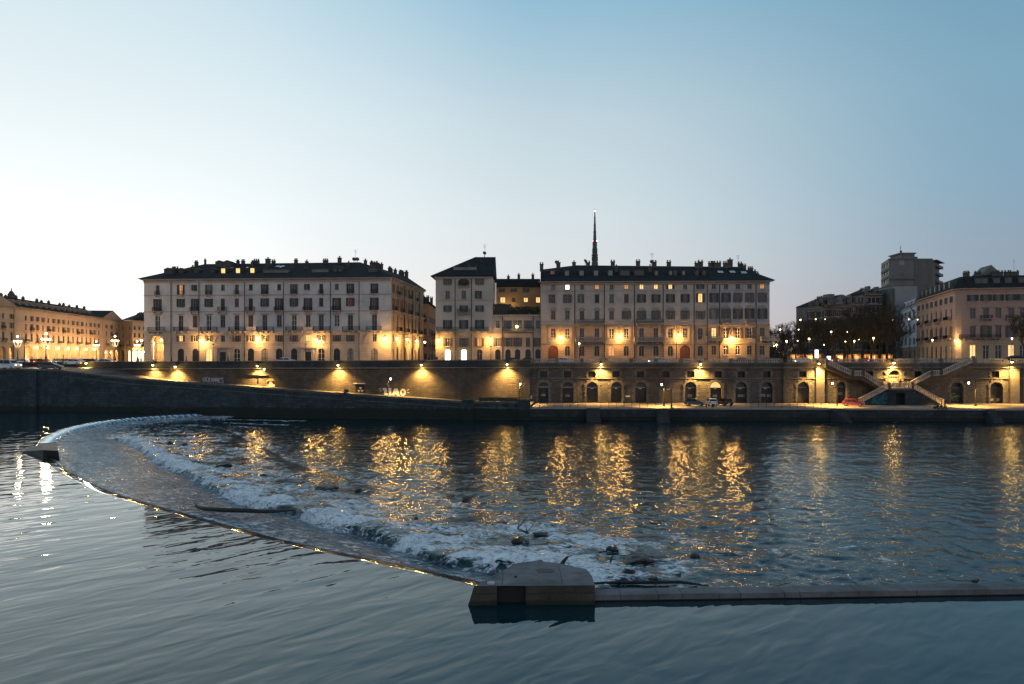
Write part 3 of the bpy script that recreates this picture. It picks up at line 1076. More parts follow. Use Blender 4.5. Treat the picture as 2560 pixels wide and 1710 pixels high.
# ================================================================== the narrow tower house
S_B2 = stucco('pale_ochre_render', (0.44, 0.415, 0.36), 0.22)
S_B2G = stucco('pale_ochre_ground_floor', (0.40, 0.34, 0.26), 0.2, bands=0.4, band_h=0.55)
L, R = W2(1089, 166.0), W2(1231.5, 165.6)
B2 = thing('tower_house', 'narrow tall ochre house with a single lean-to hip roof, left of the low house', 'building', (L[0], L[1], ZS), math.atan2(R[1] - L[1], R[0] - L[0]))
f2 = Face(B2, L, R, ZS)
W_ = f2.w
z_ = lambda py: f2.z(py, 1160)
holes = []; wins = []
cx2 = [f2.x(1119), f2.x(1159.5), f2.x(1199)]
e2 = z_(691.5)
for i, x in enumerate(cx2):
    add(x, z_(712), z_(694.5), 1.05, shut='open' if i != 1 else 'none', smat=M_SHUT_G, pane=M_CURTAIN if i == 1 else M_GLASS)
    add(x, z_(746.5), z_(727), 1.1, shut='none' if i < 2 else 'half')
    add(x, z_(779), z_(763.5), 1.0, shut='open')
    add(x, z_(822), z_(800), 1.1, shut='open', smat=M_SHUT_D)
    add(x, z_(866), z_(845), 1.1, shut='open', smat=M_SHUT_B, pane=M_LIT_O if i == 2 else M_GLASS, fm=M_FRAME_W if i == 0 else M_FRAME)
    add(x, 0.3, z_(873.5), 1.35, arch=True, sill=False, pane=M_LIT_H if i < 2 else M_GLASS_D)
zg = z_(829.5)
mb = MB(); wall_mesh(mb, 0, W_, zg, e2, holes)
mb.quad((0, 14, zg), (0, 0, zg), (0, 0, e2), (0, 14, e2)); mb.quad((W_, 0, 0), (W_, 14, 0), (W_, 14, e2 + 5), (W_, 0, e2))
mb.quad((W_, 14, 0), (0, 14, 0), (0, 14, e2), (W_, 14, e2))
f2.put(mb, 'wall', S_B2)
mb = MB(); wall_mesh(mb, 0, W_, 0, zg, holes, 0.35); mb.quad((0, 14, 0), (0, 0, 0), (0, 0, zg), (0, 14, zg))
f2.put(mb, 'lower_wall', S_B2G)
for x, z0, w, h, kw in wins: window(f2, x, z0, w, h, **kw)
mb = MB()
mb.box(-0.05, W_, -0.14, -0.003, zg - 0.2, zg); mb.box(-0.05, W_, -0.1, -0.003, z_(750) - 0.15, z_(750))
mb.box(-0.3, W_ + 0.1, -0.45, -0.004, e2 - 0.5, e2 - 0.01)
mb.box(-0.05, W_, -0.08, -0.003, z_(841) - 0.1, z_(841))
f2.put(mb, 'cornice', S_TRIM1)
balcony(f2, cx2[0] , zg + 0.15, 5.2, 0.95); balcony(f2, cx2[2], zg + 0.15, 4.4, 0.95); balcony(f2, cx2[1], z_(779) - 0.35, 3.0, 0.8); balcony(f2, cx2[1], z_(712) - 0.3, 2.4, 0.7)
mb = MB(); mb.ball((0, -0.35, 0.2), 1.3, 0.4, 0.8, 8, 6)
for k in range(60):
    a = r.uniform(0, 6.28); q = r.uniform(0.4, 1.4)
    mb.box(q * math.cos(a) - 0.1, q * math.cos(a) + 0.12, -0.9 + r.uniform(0, 0.5), -0.3, 0.6 * math.sin(a), 0.6 * math.sin(a) + 0.18)
f2.put(mb, 'balcony_plant', plain('dark_leaves', (0.045, 0.055, 0.03), 0.8, var=0.6, scale=8), cx2[1], 0, z_(712) + 0.5)
for c in (1138, 1179):
    mb = MB(); mb.cyl((0, -0.14, 0.1), (0, -0.14, e2 - 0.5), 0.085, n=6); f2.put(mb, 'drainpipe', M_IRON, f2.x(c))
a = (-1.15, -0.9, e2); b_ = (W_ + 0.35, -0.9, e2)
def loc2(px, py, d):
    x, Y = f2.hit(px, d); return (x, d, HC + (H0 - py) * Y / F - ZS)
pk = loc2(1188, 642.5, 9); pr = loc2(1239, 642.5, 9)
bl = (-1.15, 14, e2); br = (W_ + 0.35, 14, e2)
mb = MB()
roof_pts(mb, [(lift(a), lift(b_), pr, pk), (lift(bl), lift(a), pk), (lift(br), lift(bl), pk, pr), (lift(b_), lift(br), pr), (a, bl, br, b_), (a, b_, lift(b_), lift(a)), (bl, a, lift(a), lift(bl))])
roof2 = f2.put(mb, 'roof', M_ROOF)
sl2 = (pk[2] - e2) / 9.9
mb = MB(); mb.box(f2.x(1133, 2), f2.x(1191, 2), 2, 4, e2 + 2.9 * sl2 - 0.3, e2 + 2.9 * sl2 + 0.8); mb.build('dormer', stucco('pale_dormer', (0.2, 0.2, 0.2), 0.3), roof2)
chimney(roof2, (f2.x(1173, 3), 3, e2 + 3.9 * sl2), 0.6, 0.6, 1.0, 1)
chimney(roof2, (f2.x(1145, 4), 4, e2 + 4.9 * sl2 - 1.2), 0.4, 0.4, 1.4, 1)
dish(roof2, (f2.x(1211, 9), 9, pk[2] + 0.8), 0.5, 0.4)
antenna(roof2, (f2.x(1212, 9), 9, pk[2]), 3.2)
facade_lamp(f2, 1096, 851, 'bracket lamp on the left corner of the narrow tower house, at the side street', watts=330)
facade_lamp(f2, 1226.4, 848.6, 'bracket lamp on the seam between the tower house and the low house', watts=330)

# ================================================================== the low house
S_B3 = stucco('greyish_pink_render', (0.42, 0.36, 0.31), 0.2)
L, R = W2(1231.5, 165.9), W2(1352, 165.9)
B3 = thing('low_house', 'low two storey house with a roof terrace between the tower house and the long palazzo', 'building', (L[0], L[1], ZS), 0)
f3 = Face(B3, L, R, ZS)
z_ = lambda py: f3.z(py, 1290)
holes = []; wins = []
e3 = z_(787)
cx3 = [f3.x(c) for c in (1244.6, 1270, 1294, 1320, 1345)]
for i, x in enumerate(cx3):
    add(x, z_(821), z_(801), 1.0, shut='none' if i in (0, 4) else 'open', smat=M_SHUT_G, pane=M_GLASS, fm=M_FRAME_W if i == 0 else M_FRAME)
    add(x, z_(866), z_(844), 1.05, shut='closed' if i in (3,) else 'open', smat=M_SHUT_B, fm=M_FRAME_W if i == 0 else M_FRAME)
    add(x, 0.25, z_(873), 1.3, arch=True, sill=False, pane=M_GLASS_D, fm=M_DARKDOOR)
mb = MB(); wall_mesh(mb, 0, f3.w, 0, e3, holes); f3.put(mb, 'wall', S_B3)
for x, z0, w, h, kw in wins: window(f3, x, z0, w, h, **kw)
mb = MB(); mb.box(0, f3.w, -0.5, -0.003, e3 - 0.35, e3); mb.box(0, f3.w, -0.12, -0.004, z_(832) - 0.2, z_(832)); f3.put(mb, 'cornice', S_TRIM1)
xa, xb = f3.x(1257), f3.x(1334)
balcony(f3, (xa + xb) / 2, z_(828), xb - xa, 0.95)
mb = MB(); mb.box(0.02, f3.w - 0.02, 0.02, 11.5, e3 - 0.3, e3 + 0.02); f3.put(mb, 'roof_terrace', M_ROOF_B)
mb = MB()
for k in range(22):
    x = 0.3 + (f3.w - 0.6) * k / 21; mb.box(x - 0.03, x + 0.03, 0.3, 0.36, e3 + 0.021, e3 + 1.0)
mb.box(0.2, f3.w - 0.2, 0.28, 0.38, e3 + 1.0, e3 + 1.06)
f3.put(mb, 'terrace_railing', M_IRON)
mb = MB()
for k in range(420):
    x = r.uniform(f3.w * 0.36, f3.w - 0.3); h_ = r.uniform(0.2, 1.9); y = r.uniform(0.6, 2.4); s_ = r.uniform(0.15, 0.4)
    mb.add([(x - s_, y, e3 + h_), (x + s_, y + r.uniform(-.2, .2), e3 + h_ - 0.1), (x + r.uniform(-.2, .2), y + r.uniform(-.2, .2), e3 + h_ + s_ * 1.3)], [(0, 1, 2)])
tag(f3.put(mb, 'terrace_plants', plain('dark_leaves', (0.045, 0.055, 0.03), 0.8, var=0.6, scale=8)), kind='stuff')
mb = MB(); mb.box(0.4, f3.w * 0.36, 3.0, 8, e3 + 0.021, e3 + 2.7); mb.box(0.2, f3.w * 0.38, 2.7, 8.2, e3 + 2.7, e3 + 2.85)
f3.put(mb, 'terrace_room', M_CHIM)
mb = MB(); mb.ball((0, -0.45, 0.3), 0.3); f3.put(mb, 'balcony_lamp', M_BULB_S, f3.x(1292), -0.2, z_(820))
for c in (1256, 1333):
    mb = MB(); mb.cyl((0, -0.14, 0.1), (0, -0.14, e3 - 0.4), 0.08, n=6); f3.put(mb, 'drainpipe', M_IRON, f3.x(c))

L, R = W2(1240, 178.5), W2(1352, 178.5)
B3b = thing('courtyard_house', 'tan rear house with lit upper windows rising behind the low house terrace', 'building', (L[0], L[1], ZS), 0)
f3b = Face(B3b, L, R, ZS)
z_ = lambda py: f3b.z(py, 1290)
holes = []; wins = []
eb = z_(717)
for px, a, b2, w, kw in ((1257, 757, 743, 1.3, dict(pane=M_LIT)), (1284, 754, 744, 1.0, dict(shut='closed', smat=M_SHUT_B)), (1314.5, 755.5, 744, 1.1, dict(pane=M_LIT)), (1345, 757, 743, 1.1, dict(pane=M_LIT)),
                         (1255, 730, 720.5, 1.6, dict(pane=M_GLASS_D)), (1284, 730, 721, 1.8, dict(pane=M_GLASS_D)), (1315, 730, 721, 1.8, dict(pane=M_GLASS_D))):
    add(f3b.x(px), z_(a), z_(b2), w, **kw)
S_TAN = stucco('tan_render', (0.40, 0.26, 0.13), 0.25)
mb = MB(); wall_mesh(mb, 0, f3b.w, 0, eb, holes); f3b.put(mb, 'wall', S_TAN)
for x, z0, w, h, kw in wins: window(f3b, x, z0, w, h, **kw)
mb = MB()
pr0, pr1 = f3b.z(697, 1290, 5), 0
mb.poly([(0, -0.5, eb), (f3b.w, -0.5, eb), (f3b.w, 5, pr0), (0, 5, pr0)]); mb.poly([(f3b.w, 5, pr0), (f3b.w, 10, eb), (0, 10, eb), (0, 5, pr0)]); mb.poly([(f3b.w, -0.5, eb), (0, -0.5, eb), (0, 0, eb - 0.05), (f3b.w, 0, eb - 0.05)])
rb = f3b.put(mb, 'roof', M_ROOF_B)
for px in (1271, 1297, 1332): chimney(rb, (f3b.x(px, 5), 4.6, pr0), 0.7, 0.6, 0.8 if px == 1271 else 1.5, 1)
# a soft lit courtyard: the terrace lamp that warms the rear house
t = thing('terrace_lamp', 'warm lamp fixed on the tan rear house above the roof terrace', 'lamp', f3b.world(f3b.x(1262), -0.5, z_(768)), 0)
mb = MB(); mb.ball((0, 0, 0), 0.16); mb.build('globe', M_BULB_S, t); mb = MB(); mb.cyl((0, 0, 0.1), (0, 0.498, 0.2), 0.04, n=6); mb.build('bracket', M_IRON, t)
point('lamp_light', (1.2, -1.6, 0.4), 38, WARM, 0.3, t)

# ================================================================== the long palazzo
S_B4 = stucco('warm_grey_render', (0.45, 0.40, 0.355), 0.22)
S_B4C = stucco('cool_grey_render', (0.40, 0.385, 0.385), 0.22)
S_B4G = stucco('rusticated_ground_floor', (0.40, 0.30, 0.205), 0.2, bands=0.85, band_h=0.42)
S_B4M = stucco('rusticated_mid_floor', (0.38, 0.29, 0.21), 0.2, bands=0.3, band_h=0.5)
L, R = W2(1352, 165.0), W2(1924, 163.0)
ang = math.atan2(R[1] - L[1], R[0] - L[0])
B4 = thing('palazzo', 'long warm grey palazzo with pedimented windows and rusticated ground floor, under the thin spire', 'building', (L[0], L[1], ZS), ang)
f4 = Face(B4, L, R, ZS)
z_ = lambda py: f4.z(py, 1560)
W4 = f4.w
cols4 = [1383, 1418.5, 1455, 1492.5, 1529, 1566, 1604, 1640, 1676, 1713, 1751, 1785, 1815, 1844.5, 1874, 1906]
x4 = [f4.x(c) for c in cols4]
e4 = z_(703.5)
holes = []; wins = []
bal4 = []
lit_top = {1: M_LIT_H, 3: M_LIT_O, 5: M_LIT_O, 6: M_LIT, 7: M_LIT, 8: M_LIT, 15: M_LIT_O, 0: M_CURTAIN}
for i, x in enumerate(x4):
    right = i >= 11
    add(x, z_(723), z_(711.5), 0.95 if not right else 1.0, shut='open' if i in (8, 10) else 'none', pane=lit_top.get(i, M_GLASS_D if right else M_GLASS), fm=M_FRAME_W if i in (6, 7, 8) else M_FRAME)
    if not right:
        add(x, z_(756.5), z_(736 if i < 10 else 734), 1.05, arch=(i == 10), shut=['half', 'open', 'half', 'closed', 'none', 'closed', 'open', 'open', 'open', 'open', 'open'][i],
            smat=[M_SHUT_G, M_SHUT_G, M_SHUT_G, M_SHUT_D, M_SHUT_D, M_SHUT_B, M_SHUT_D, M_SHUT_D, M_SHUT_D, M_SHUT_D, M_SHUT_B][i], pane=M_LIT if i == 10 else (M_CURTAIN if i == 2 else M_GLASS), hood=None if i == 10 else 'frame')
        add(x, z_(798), z_(777), 1.1, arch=(i == 10), shut='closed' if i in (2, 3) else ('open' if i > 4 else 'none'), smat=M_SHUT_G, hood='round' if i != 10 else None, sill=True)
        add(x, z_(848), z_(820.5), 1.15, arch=(i == 10), fm=M_FRAME_W if i in (1, 4, 5) else M_FRAME, hood='flat' if i not in (10,) else None, bars=2)
    else:
        add(x, z_(756.5), z_(733), 1.1, arch=0.25, shut='open', smat=M_SHUT_G if i > 12 else M_SHUT, hood='frame')
        add(x, z_(798), z_(772), 1.15, arch=0.25, shut='open', smat=M_SHUT_G if i < 13 else M_SHUT, hood='round', pane=M_CURTAIN if i == 11 else M_GLASS)
        add(x, z_(846), z_(820), 1.15, shut='open' if i in (12, 13, 14) else 'none', smat=M_SHUT_B, pane=M_LIT if i == 11 else M_GLASS, fm=M_FRAME_W if i in (12, 13, 14) else M_FRAME, bars=2)
    if i in (0, 9): add(x, 0.05, z_(863), 2.45, arch=True, sill=False, pane=M_DOOR, fm=M_DOOR, bars=2)
    elif not right: add(x, z_(890), z_(864.5), 1.25 if i not in (4,) else 1.5, arch=True, sill=False, pane=M_LIT_O if i == 4 else M_GLASS_D)
    else: add(x, z_(887), z_(864), 1.15, sill=True, pane=M_GLASS if i in (12, 13) else M_GLASS_D, fm=M_FRAME_W if i in (12, 13) else M_FRAME)
zn, zg = z_(810.5), z_(857.5)
xm0, xm1 = f4.x(1734), f4.x(1767)
hx = sorted(holes)
for nm, xa, xb, mt in (('wall', 0, xm0, S_B4), ('wall', xm0, xm1, S_TAN if False else S_B4), ('wall', xm1, W4, S_B4C)):
    mb = MB(); wall_mesh(mb, xa, xb, zn, e4, holes, 0.28)
    if xa == 0: mb.quad((0, 20, 0), (0, 0, 0), (0, 0, e4 + 2.6), (0, 20, e4 + 2.6))
    if xb == W4: mb.quad((W4, 0, zn), (W4, 20, zn), (W4, 20, e4), (W4, 0, e4)); mb.quad((W4, 20, 0), (0, 20, 0), (0, 20, e4), (W4, 20, e4))
    f4.put(mb, nm, mt)
mb = MB(); wall_mesh(mb, 0, W4, zg, zn, holes, 0.3); mb.quad((W4, 0, zg), (W4, 20, zg), (W4, 20, zn), (W4, 0, zn)); f4.put(mb, 'middle_wall', S_B4M)
mb = MB(); wall_mesh(mb, 0, W4, 0, zg, holes, 0.4); mb.quad((W4, 0, 0), (W4, 20, 0), (W4, 20, zg), (W4, 0, zg)); f4.put(mb, 'lower_wall', S_B4G)
for x, z0, w, h, kw in wins: window(f4, x, z0, w, h, hmat=M_TRIM, **kw)
mb = MB()
cornice(mb, 0, W4, e4, 0.85, 0.5, dent=False)
mb.box(0, W4 + 0.1, -0.18, -0.003, zn - 0.3, zn); mb.box(0, W4 + 0.1, -0.1, -0.003, zn + 0.6, zn + 0.75)
mb.box(0, W4 + 0.1, -0.2, -0.003, zg - 0.25, zg); mb.box(0, W4 + 0.1, -0.1, -0.004, z_(727) - 0.1, z_(727))
mb.box(0, W4 + 0.05, -0.14, -0.003, 0.0, 0.7)
f4.put(mb, 'cornice', M_TRIM)
for i in (0, 1, 4, 5, 8, 9):
    mb = MB()
    for s in (-1, 1): mb.box(s * 1.05 - 0.13, s * 1.05 + 0.13, -0.14, -0.004, z_(853) - z_(820), 0.9)
    mb.box(-1.15, 1.15, -0.3, -0.005, z_(853) - z_(820) - 0.2, z_(853) - z_(820) - 0.005)
    for k in range(7): mb.box(-0.75 + 0.25 * k - 0.06, -0.75 + 0.25 * k + 0.06, -0.22, -0.08, z_(853) - z_(820), z_(849) - z_(820) + 0.55)
    f4.put(mb, 'aedicule', M_TRIM, x4[i], 0, z_(820))
for a, b2 in ((1443, 1510), (1590, 1657)):
    xa, xb = f4.x(a), f4.x(b2)
    balcony(f4, (xa + xb) / 2, z_(809) + 0.1, xb - xa, 1.0, 'iron')
    xa, xb = f4.x(a - 5), f4.x(b2 + 3)
    balcony(f4, (xa + xb) / 2, z_(855) + 0.12, xb - xa, 1.1, 'stone', 1.05)
balcony(f4, x4[11], z_(851), 4.0, 1.1, 'stone', 0.95)
balcony(f4, W4 - 0.2, z_(851), 4.2, 1.1, 'stone', 0.95)
for i in (12, 14): balcony(f4, x4[i], z_(809) + 0.1, 2.2, 0.8, 'stone', 0.95)
for c in (1437, 1511, 1586, 1658, 1735, 1768, 1799, 1890):
    mb = MB(); mb.cyl((0, -0.14, 0.1), (0, -0.14, e4 - 0.5), 0.085, n=6); f4.put(mb, 'drainpipe', M_IRON, f4.x(c))
def loc4(px, py, d):
    x, Y = f4.hit(px, d); return (x, d, HC + (H0 - py) * Y / F - ZS)
a = (0.0, -0.9, e4); b_ = (W4 + 1.0, -0.9, e4); bl = (0, 20, e4); br = (W4 + 1.0, 20, e4)
ra = loc4(1440, 663, 10); r0 = (0.0, 10, loc4(1360, 674, 10)[2]); r1 = loc4(1846, 667, 10)
mb = MB()
roof_pts(mb, [(lift(a), ra, r0), (lift(a), lift(b_), r1, ra), (lift(b_), lift(br), r1), (lift(br), lift(bl), ra, r1), (lift(bl), r0, ra), (lift(bl), lift(a), r0), (a, bl, br, b_), (a, b_, lift(b_), lift(a)), (b_, br, lift(br), lift(b_))])
# raised front parapet of the left attic
xa = f4.x(1398)
mb.add([(0.0, 0.6, e4 + 0.3), (xa, 0.6, e4 + 0.3), (xa, 3.5, e4 + 3.0), (0.0, 3.5, e4 + 3.0), (0, 10, r0[2] + 0.05), (xa, 10, r0[2] + 0.05)], [(0, 1, 2, 3), (3, 2, 5, 4), (1, 5, 2)])
roof4 = f4.put(mb, 'roof', M_ROOF)
sl4 = (ra[2] - e4) / 10.9
zr4 = lambda d: e4 + (d + 0.9) * sl4
on4 = lambda px, d: (f4.x(px, d), d, zr4(d))
for px, d, w, h, pots in ((1354, 9, 0.9, 1.0, 2), (1396, 9.5, 1.0, 1.3, 1), (1435, 9.5, 0.9, 1.3, 1), (1470, 9.5, 1.0, 1.2, 2), (1532, 9.5, 1.0, 1.5, 2), (1595, 9.5, 1.0, 1.6, 2), (1636, 9.5, 1.0, 1.3, 2),
                          (1672, 9.5, 1.0, 1.2, 2), (1743, 9, 1.2, 0.9, 2), (1751, 9.4, 1.2, 1.3, 2), (1778, 9.2, 1.4, 0.9, 3), (1790, 9.2, 2.4, 1.0, 4), (1815, 9.2, 1.4, 0.9, 3), (1825, 9.6, 1.2, 2.0, 1),
                          (1860, 8.5, 0.9, 1.0, 2), (1876, 8, 1.2, 1.2, 3), (1884, 7.5, 1.0, 0.9, 2), (1892, 7, 0.8, 0.9, 2), (1850, 9.2, 1.0, 0.6, 2), (1541, 6, 0.7, 1.5, 1), (1625, 6, 0.7, 1.4, 1)):
    zz = zr4(d) if px < 1855 else zr4(d) - (px - 1850) * 0.045
    chimney(roof4, (f4.x(px, d), d, zz), w, 0.7, h, pots)
for px in (1381, 1417.5, 1454, 1490, 1526): dormer(roof4, on4(px, 2.6), 1.25, 1.35, 2.6, M_CURTAIN if px != 1381 else plain('pink_lit_curtain', (0.45, 0.2, 0.2), 0.8), gable=False)
for px, w in ((1562, 2.4), (1598, 2.4)): dormer(roof4, on4(px, 2.8), w, 1.25, 2.8, M_GLASS, gable=False)
for px in (1641, 1677, 1709, 1688, 1743, 1760): dormer(roof4, on4(px, 2.8), 0.9, 1.1, 2.4, M_CURTAIN if px in (1641, 1677, 1709) else M_GLASS, gable=False)
for px, d in ((1802, 4.5), (1832, 4.5), (1861, 4.0)):
    mb = MB(); x = f4.x(px, d); zz = zr4(d); w = 1.3
    mb.add([(x - w / 2, d, zz + 0.07), (x + w / 2, d, zz + 0.07), (x + w / 2, d + 0.9, zz + 0.07 + 0.9 * sl4), (x - w / 2, d + 0.9, zz + 0.07 + 0.9 * sl4),
            (x - w / 2, d, zz - 0.1), (x + w / 2, d, zz - 0.1), (x + w / 2, d + 0.9, zz - 0.1 + 0.9 * sl4), (x - w / 2, d + 0.9, zz - 0.1 + 0.9 * sl4)],
           [(0, 1, 2, 3), (0, 4, 5, 1), (1, 5, 6, 2), (2, 6, 7, 3), (3, 7, 4, 0)])
    mb.build('skylight', plain('skylight_glass', (0.5, 0.55, 0.58), 0.08), roof4)
dish(roof4, (f4.x(1391, 9), 9, zr4(9) + 0.9), 0.55, 0.4); dish(roof4, (f4.x(1463, 9), 9, zr4(9) + 1.2), 0.6, 0.7); dish(roof4, (f4.x(1629, 9), 9, zr4(9) + 0.9), 0.55, 0.2)
antenna(roof4, (f4.x(1630, 9), 9, zr4(9)), 3.4); antenna(roof4, (f4.x(1845, 9), 9, zr4(9) - 0.3), 3.0)
for px, py, lab, w in ((1402, 844, 'bracket lamp on the long palazzo, leftmost, just right of its brown door', 480),
                    (1550, 840, 'bracket lamp on the long palazzo between its two wide stone balconies', 520),
                    (1698, 838, 'bracket lamp on the long palazzo above left of the big red brown door', 480),
                    (1832, 846, 'brightest bracket lamp on the right grey part of the long palazzo', 720)):
    facade_lamp(f4, px, py, lab, watts=w * .86, col=(1.0, 0.49, 0.12))
# ================================================================== arcaded palace of the piazza (far left)
S_PZ = stucco('piazza_ochre_render', (0.42, 0.33, 0.24), 0.15, streak=0.15)
S_PZT = stucco('piazza_trim', (0.36, 0.27, 0.19), 0.15)
A_ = Vector((-189.2, 260.0)); dvec = Vector((-9.6, 71.0))
L = A_ + dvec * (-0.36); R = A_ + dvec * 1.3
L = (L.x, L.y); R = (R.x, R.y)
PZ = thing('arcaded_palace', 'long ochre palace with lit round arches and pedimented end pavilions on the piazza', 'building', (L[0], L[1], ZS - 0.3), math.atan2(R[1] - L[1], R[0] - L[0]))
fp = Face(PZ, L, R, ZS - 0.3)
# the face runs away from the camera on its left: seen from the river its outside is on the right-hand side, so y<0 is outside
xA, xB = fp.x(38), fp.x(255)
ep = fp.z(781, 150)
zz_ = lambda py: fp.z(py, 150)
arch_px = [29, 47, 72, 98, 125, 151, 176, 199.5, 222, 242]
ax0, ax1 = fp.x(72), fp.x(242)
sp = (ax1 - ax0) / 7
ax = [ax0 + sp * k for k in range(-2, 8)]
ax = [x for x in ax if xA + 2 < x < xB - 2]
pav = [fp.x(8), fp.x(29), fp.x(266), fp.x(279), fp.x(291)]
holes = []; wins = []
zband = 7.4
for x in ax: holes.append((x - 2.3, x + 2.3, 0.02, 6.7, True, 1.0))
for x in pav: holes.append((x - 1.7, x + 1.7, 0.02, 6.2, True, 1.0))
nw = 0
wx = []
for x in ax: wx += [x - sp / 4, x + sp / 4]
wx = [x for x in wx] + pav + [pav[2] - 0.0]
wx = wx[:-1]
for k, x in enumerate(wx):
    add(x, 8.3, 11.4, 1.5, hood='flat', sill=False, shut='none', pane=M_GLASS)
    add(x, 13.0, 15.2, 1.3, shut='open' if k % 3 else 'closed', smat=M_SHUT_B)
    add(x, 16.6, 18.4, 1.25, shut='open' if k % 4 else 'none', smat=M_SHUT_B)
mb = MB(); wall_mesh(mb, 0, fp.w, 0, ep, [h for h in holes], 0.35)
mb.quad((fp.w, 0, 0), (fp.w, 30, 0), (fp.w, 30, ep), (fp.w, 0, ep))
mb.quad((0, 30, 0), (0, 0, 0), (0, 0, ep), (0, 30, ep))
fp.put(mb, 'wall', S_PZ)
for x, z0, w, h, kw in wins: window(fp, x, z0, w, h, hmat=S_PZT, **kw)
mb = MB()   # arcade walk behind the arches
mb.quad((0.1, 5.5, 0), (fp.w - 0.1, 5.5, 0), (fp.w - 0.1, 5.5, 7.3), (0.1, 5.5, 7.3))
mb.quad((0.1, 1.0, 7.2), (fp.w - 0.1, 1.0, 7.2), (fp.w - 0.1, 5.5, 7.2), (0.1, 5.5, 7.2))
mb.quad((fp.w - 0.1, 5.5, 0), (fp.w - 0.1, 1.0, 0), (fp.w - 0.1, 1.0, 7.2), (fp.w - 0.1, 5.5, 7.2))
fp.put(mb, 'arcade', stucco('arcade_vault_render', (0.62, 0.50, 0.34), 0.12))
mb = MB()
for k, x in enumerate(ax + pav): mb.box(x - 0.9, x + 0.9, 5.42, 5.48, 0.1, 3.2)
fp.put(mb, 'shop_front', M_LIT)
mb = MB()
cornice(mb, 0, fp.w, ep, 0.7, 0.6, dent=False)
mb.box(0, fp.w, -0.25, -0.003, 7.25, 7.65); mb.box(0, fp.w, -0.12, -0.003, 12.3, 12.5); mb.box(0, fp.w, -0.12, -0.003, 15.9, 16.1)
fp.put(mb, 'cornice', S_PZT)
for j, x in enumerate(wx):
    if j % 2 == 0: balcony(fp, x, 8.2, 2.6, 0.9, mat=S_PZT)
    if j % 3 == 1: balcony(fp, x, 12.9, 2.0, 0.7, mat=S_PZT)
mb = MB()
for (a, b_) in ((0, xA), (xB, fp.w)):   # pavilion pilaster strips and pediments
    for x in (a + 0.5, b_ - 0.5): mb.box(x - 0.45, x + 0.45, -0.22, -0.004, 0, ep - 1.0)
    mb.prism([(a - 0.8, ep + 0.002), (b_ + 0.8, ep + 0.002), ((a + b_) / 2, ep + 4.2)], -0.5, 1.2)
    mb.box(a - 0.8, b_ + 0.8, -0.85, 1.2, ep - 0.3, ep)
fp.put(mb, 'pediment', S_PZT)
mb = MB()
zt = ep + 4.4
mb.poly([(xA, -0.7, ep + 0.05), (xB, -0.7, ep + 0.05), (xB, 8, zt), (xA, 8, zt)]); mb.poly([(xB, 8, zt), (xB, 18, ep), (xA, 18, ep), (xA, 8, zt)])
for a, b_ in ((0, xA), (xB, fp.w)):
    c = (a + b_) / 2
    mb.poly([(a - 0.8, -0.5, ep + 0.1), (c, -0.5, ep + 4.3), (c, 18, ep + 4.3), (a - 0.8, 18, ep + 0.1)])
    mb.poly([(c, -0.5, ep + 4.3), (b_ + 0.8, -0.5, ep + 0.1), (b_ + 0.8, 18, ep + 0.1), (c, 18, ep + 4.3)])
rp = fp.put(mb, 'roof', M_ROOF)
S_DO = stucco('dormer_render', (0.34, 0.25, 0.17), 0.2)
slp = 4.4 / 8.7
for k in range(15):
    x = xA + (xB - xA) * (k + 0.4) / 15
    if k < 14: dormer(rp, (x, 1.6, ep + 2.3 * slp), 1.5, 1.3, 3.0, mat=S_DO)
for k in range(12): chimney(rp, (xA + (xB - xA) * (k + r.random()) / 12, 7.4, zt - 0.3), 1.0, 0.8, r.choice((0.8, 1.0, 1.5)), 2)
mb = MB(); mb.lathe((0, 0, 0), [(1.3, 0), (1.3, 1.6), (1.0, 1.9), (0.7, 2.6), (0.25, 2.9), (0.1, 4.2)], 8); mb.build('turret', M_CHIM, rp, (fp.x(83), 8, zt - 0.2))
# small lamps on the spandrels and in the arcade
for k, x in enumerate([(ax[i] + ax[i + 1]) / 2 for i in range(len(ax) - 1)]):
    t = thing('spandrel_lamp', ORD[k] + ' globe lamp, counted from the river, between ochre palace arches', 'lamp', fp.world(x, -0.9, 6.0), fp.ang, 'globe lamps between the arcade arches')
    mb = MB(); mb.tube([(0, 0.895, 0.3), (0, 0.4, 0.35), (0, 0, 0.2)], 0.05, 6); mb.build('bracket', M_IRON, t)
    mb = MB(); mb.ball((0, 0, 0), 0.36); mb.build('globe', M_BULB_S, t, smooth=True)
    point('lamp_light', (0, -5.5, 0.8), 900, (1.0, 0.52, 0.2), 0.3, t)  # light floats well out from its globe, added there to wash the facade evenly
for k, x in enumerate(ax + pav[2:]):
    t = thing('arcade_lamp', 'globe lamp hanging inside the ' + ORD[k] + ' arch of the ochre palace arcade, counted from the river', 'lamp', fp.world(x, 2.6, 4.9), fp.ang, 'globe lamps hanging in the arcade')
    mb = MB(); mb.cyl((0, 0, 0.3), (0, 0, 2.29), 0.03, n=6); mb.build('rod', M_IRON, t)
    mb = MB(); mb.ball((0, 0, 0), 0.34); mb.build('globe', M_BULB, t, smooth=True)
    point('lamp_light', (0, -0.2, -0.5), 190, (1.0, 0.56, 0.17), 0.3, t)

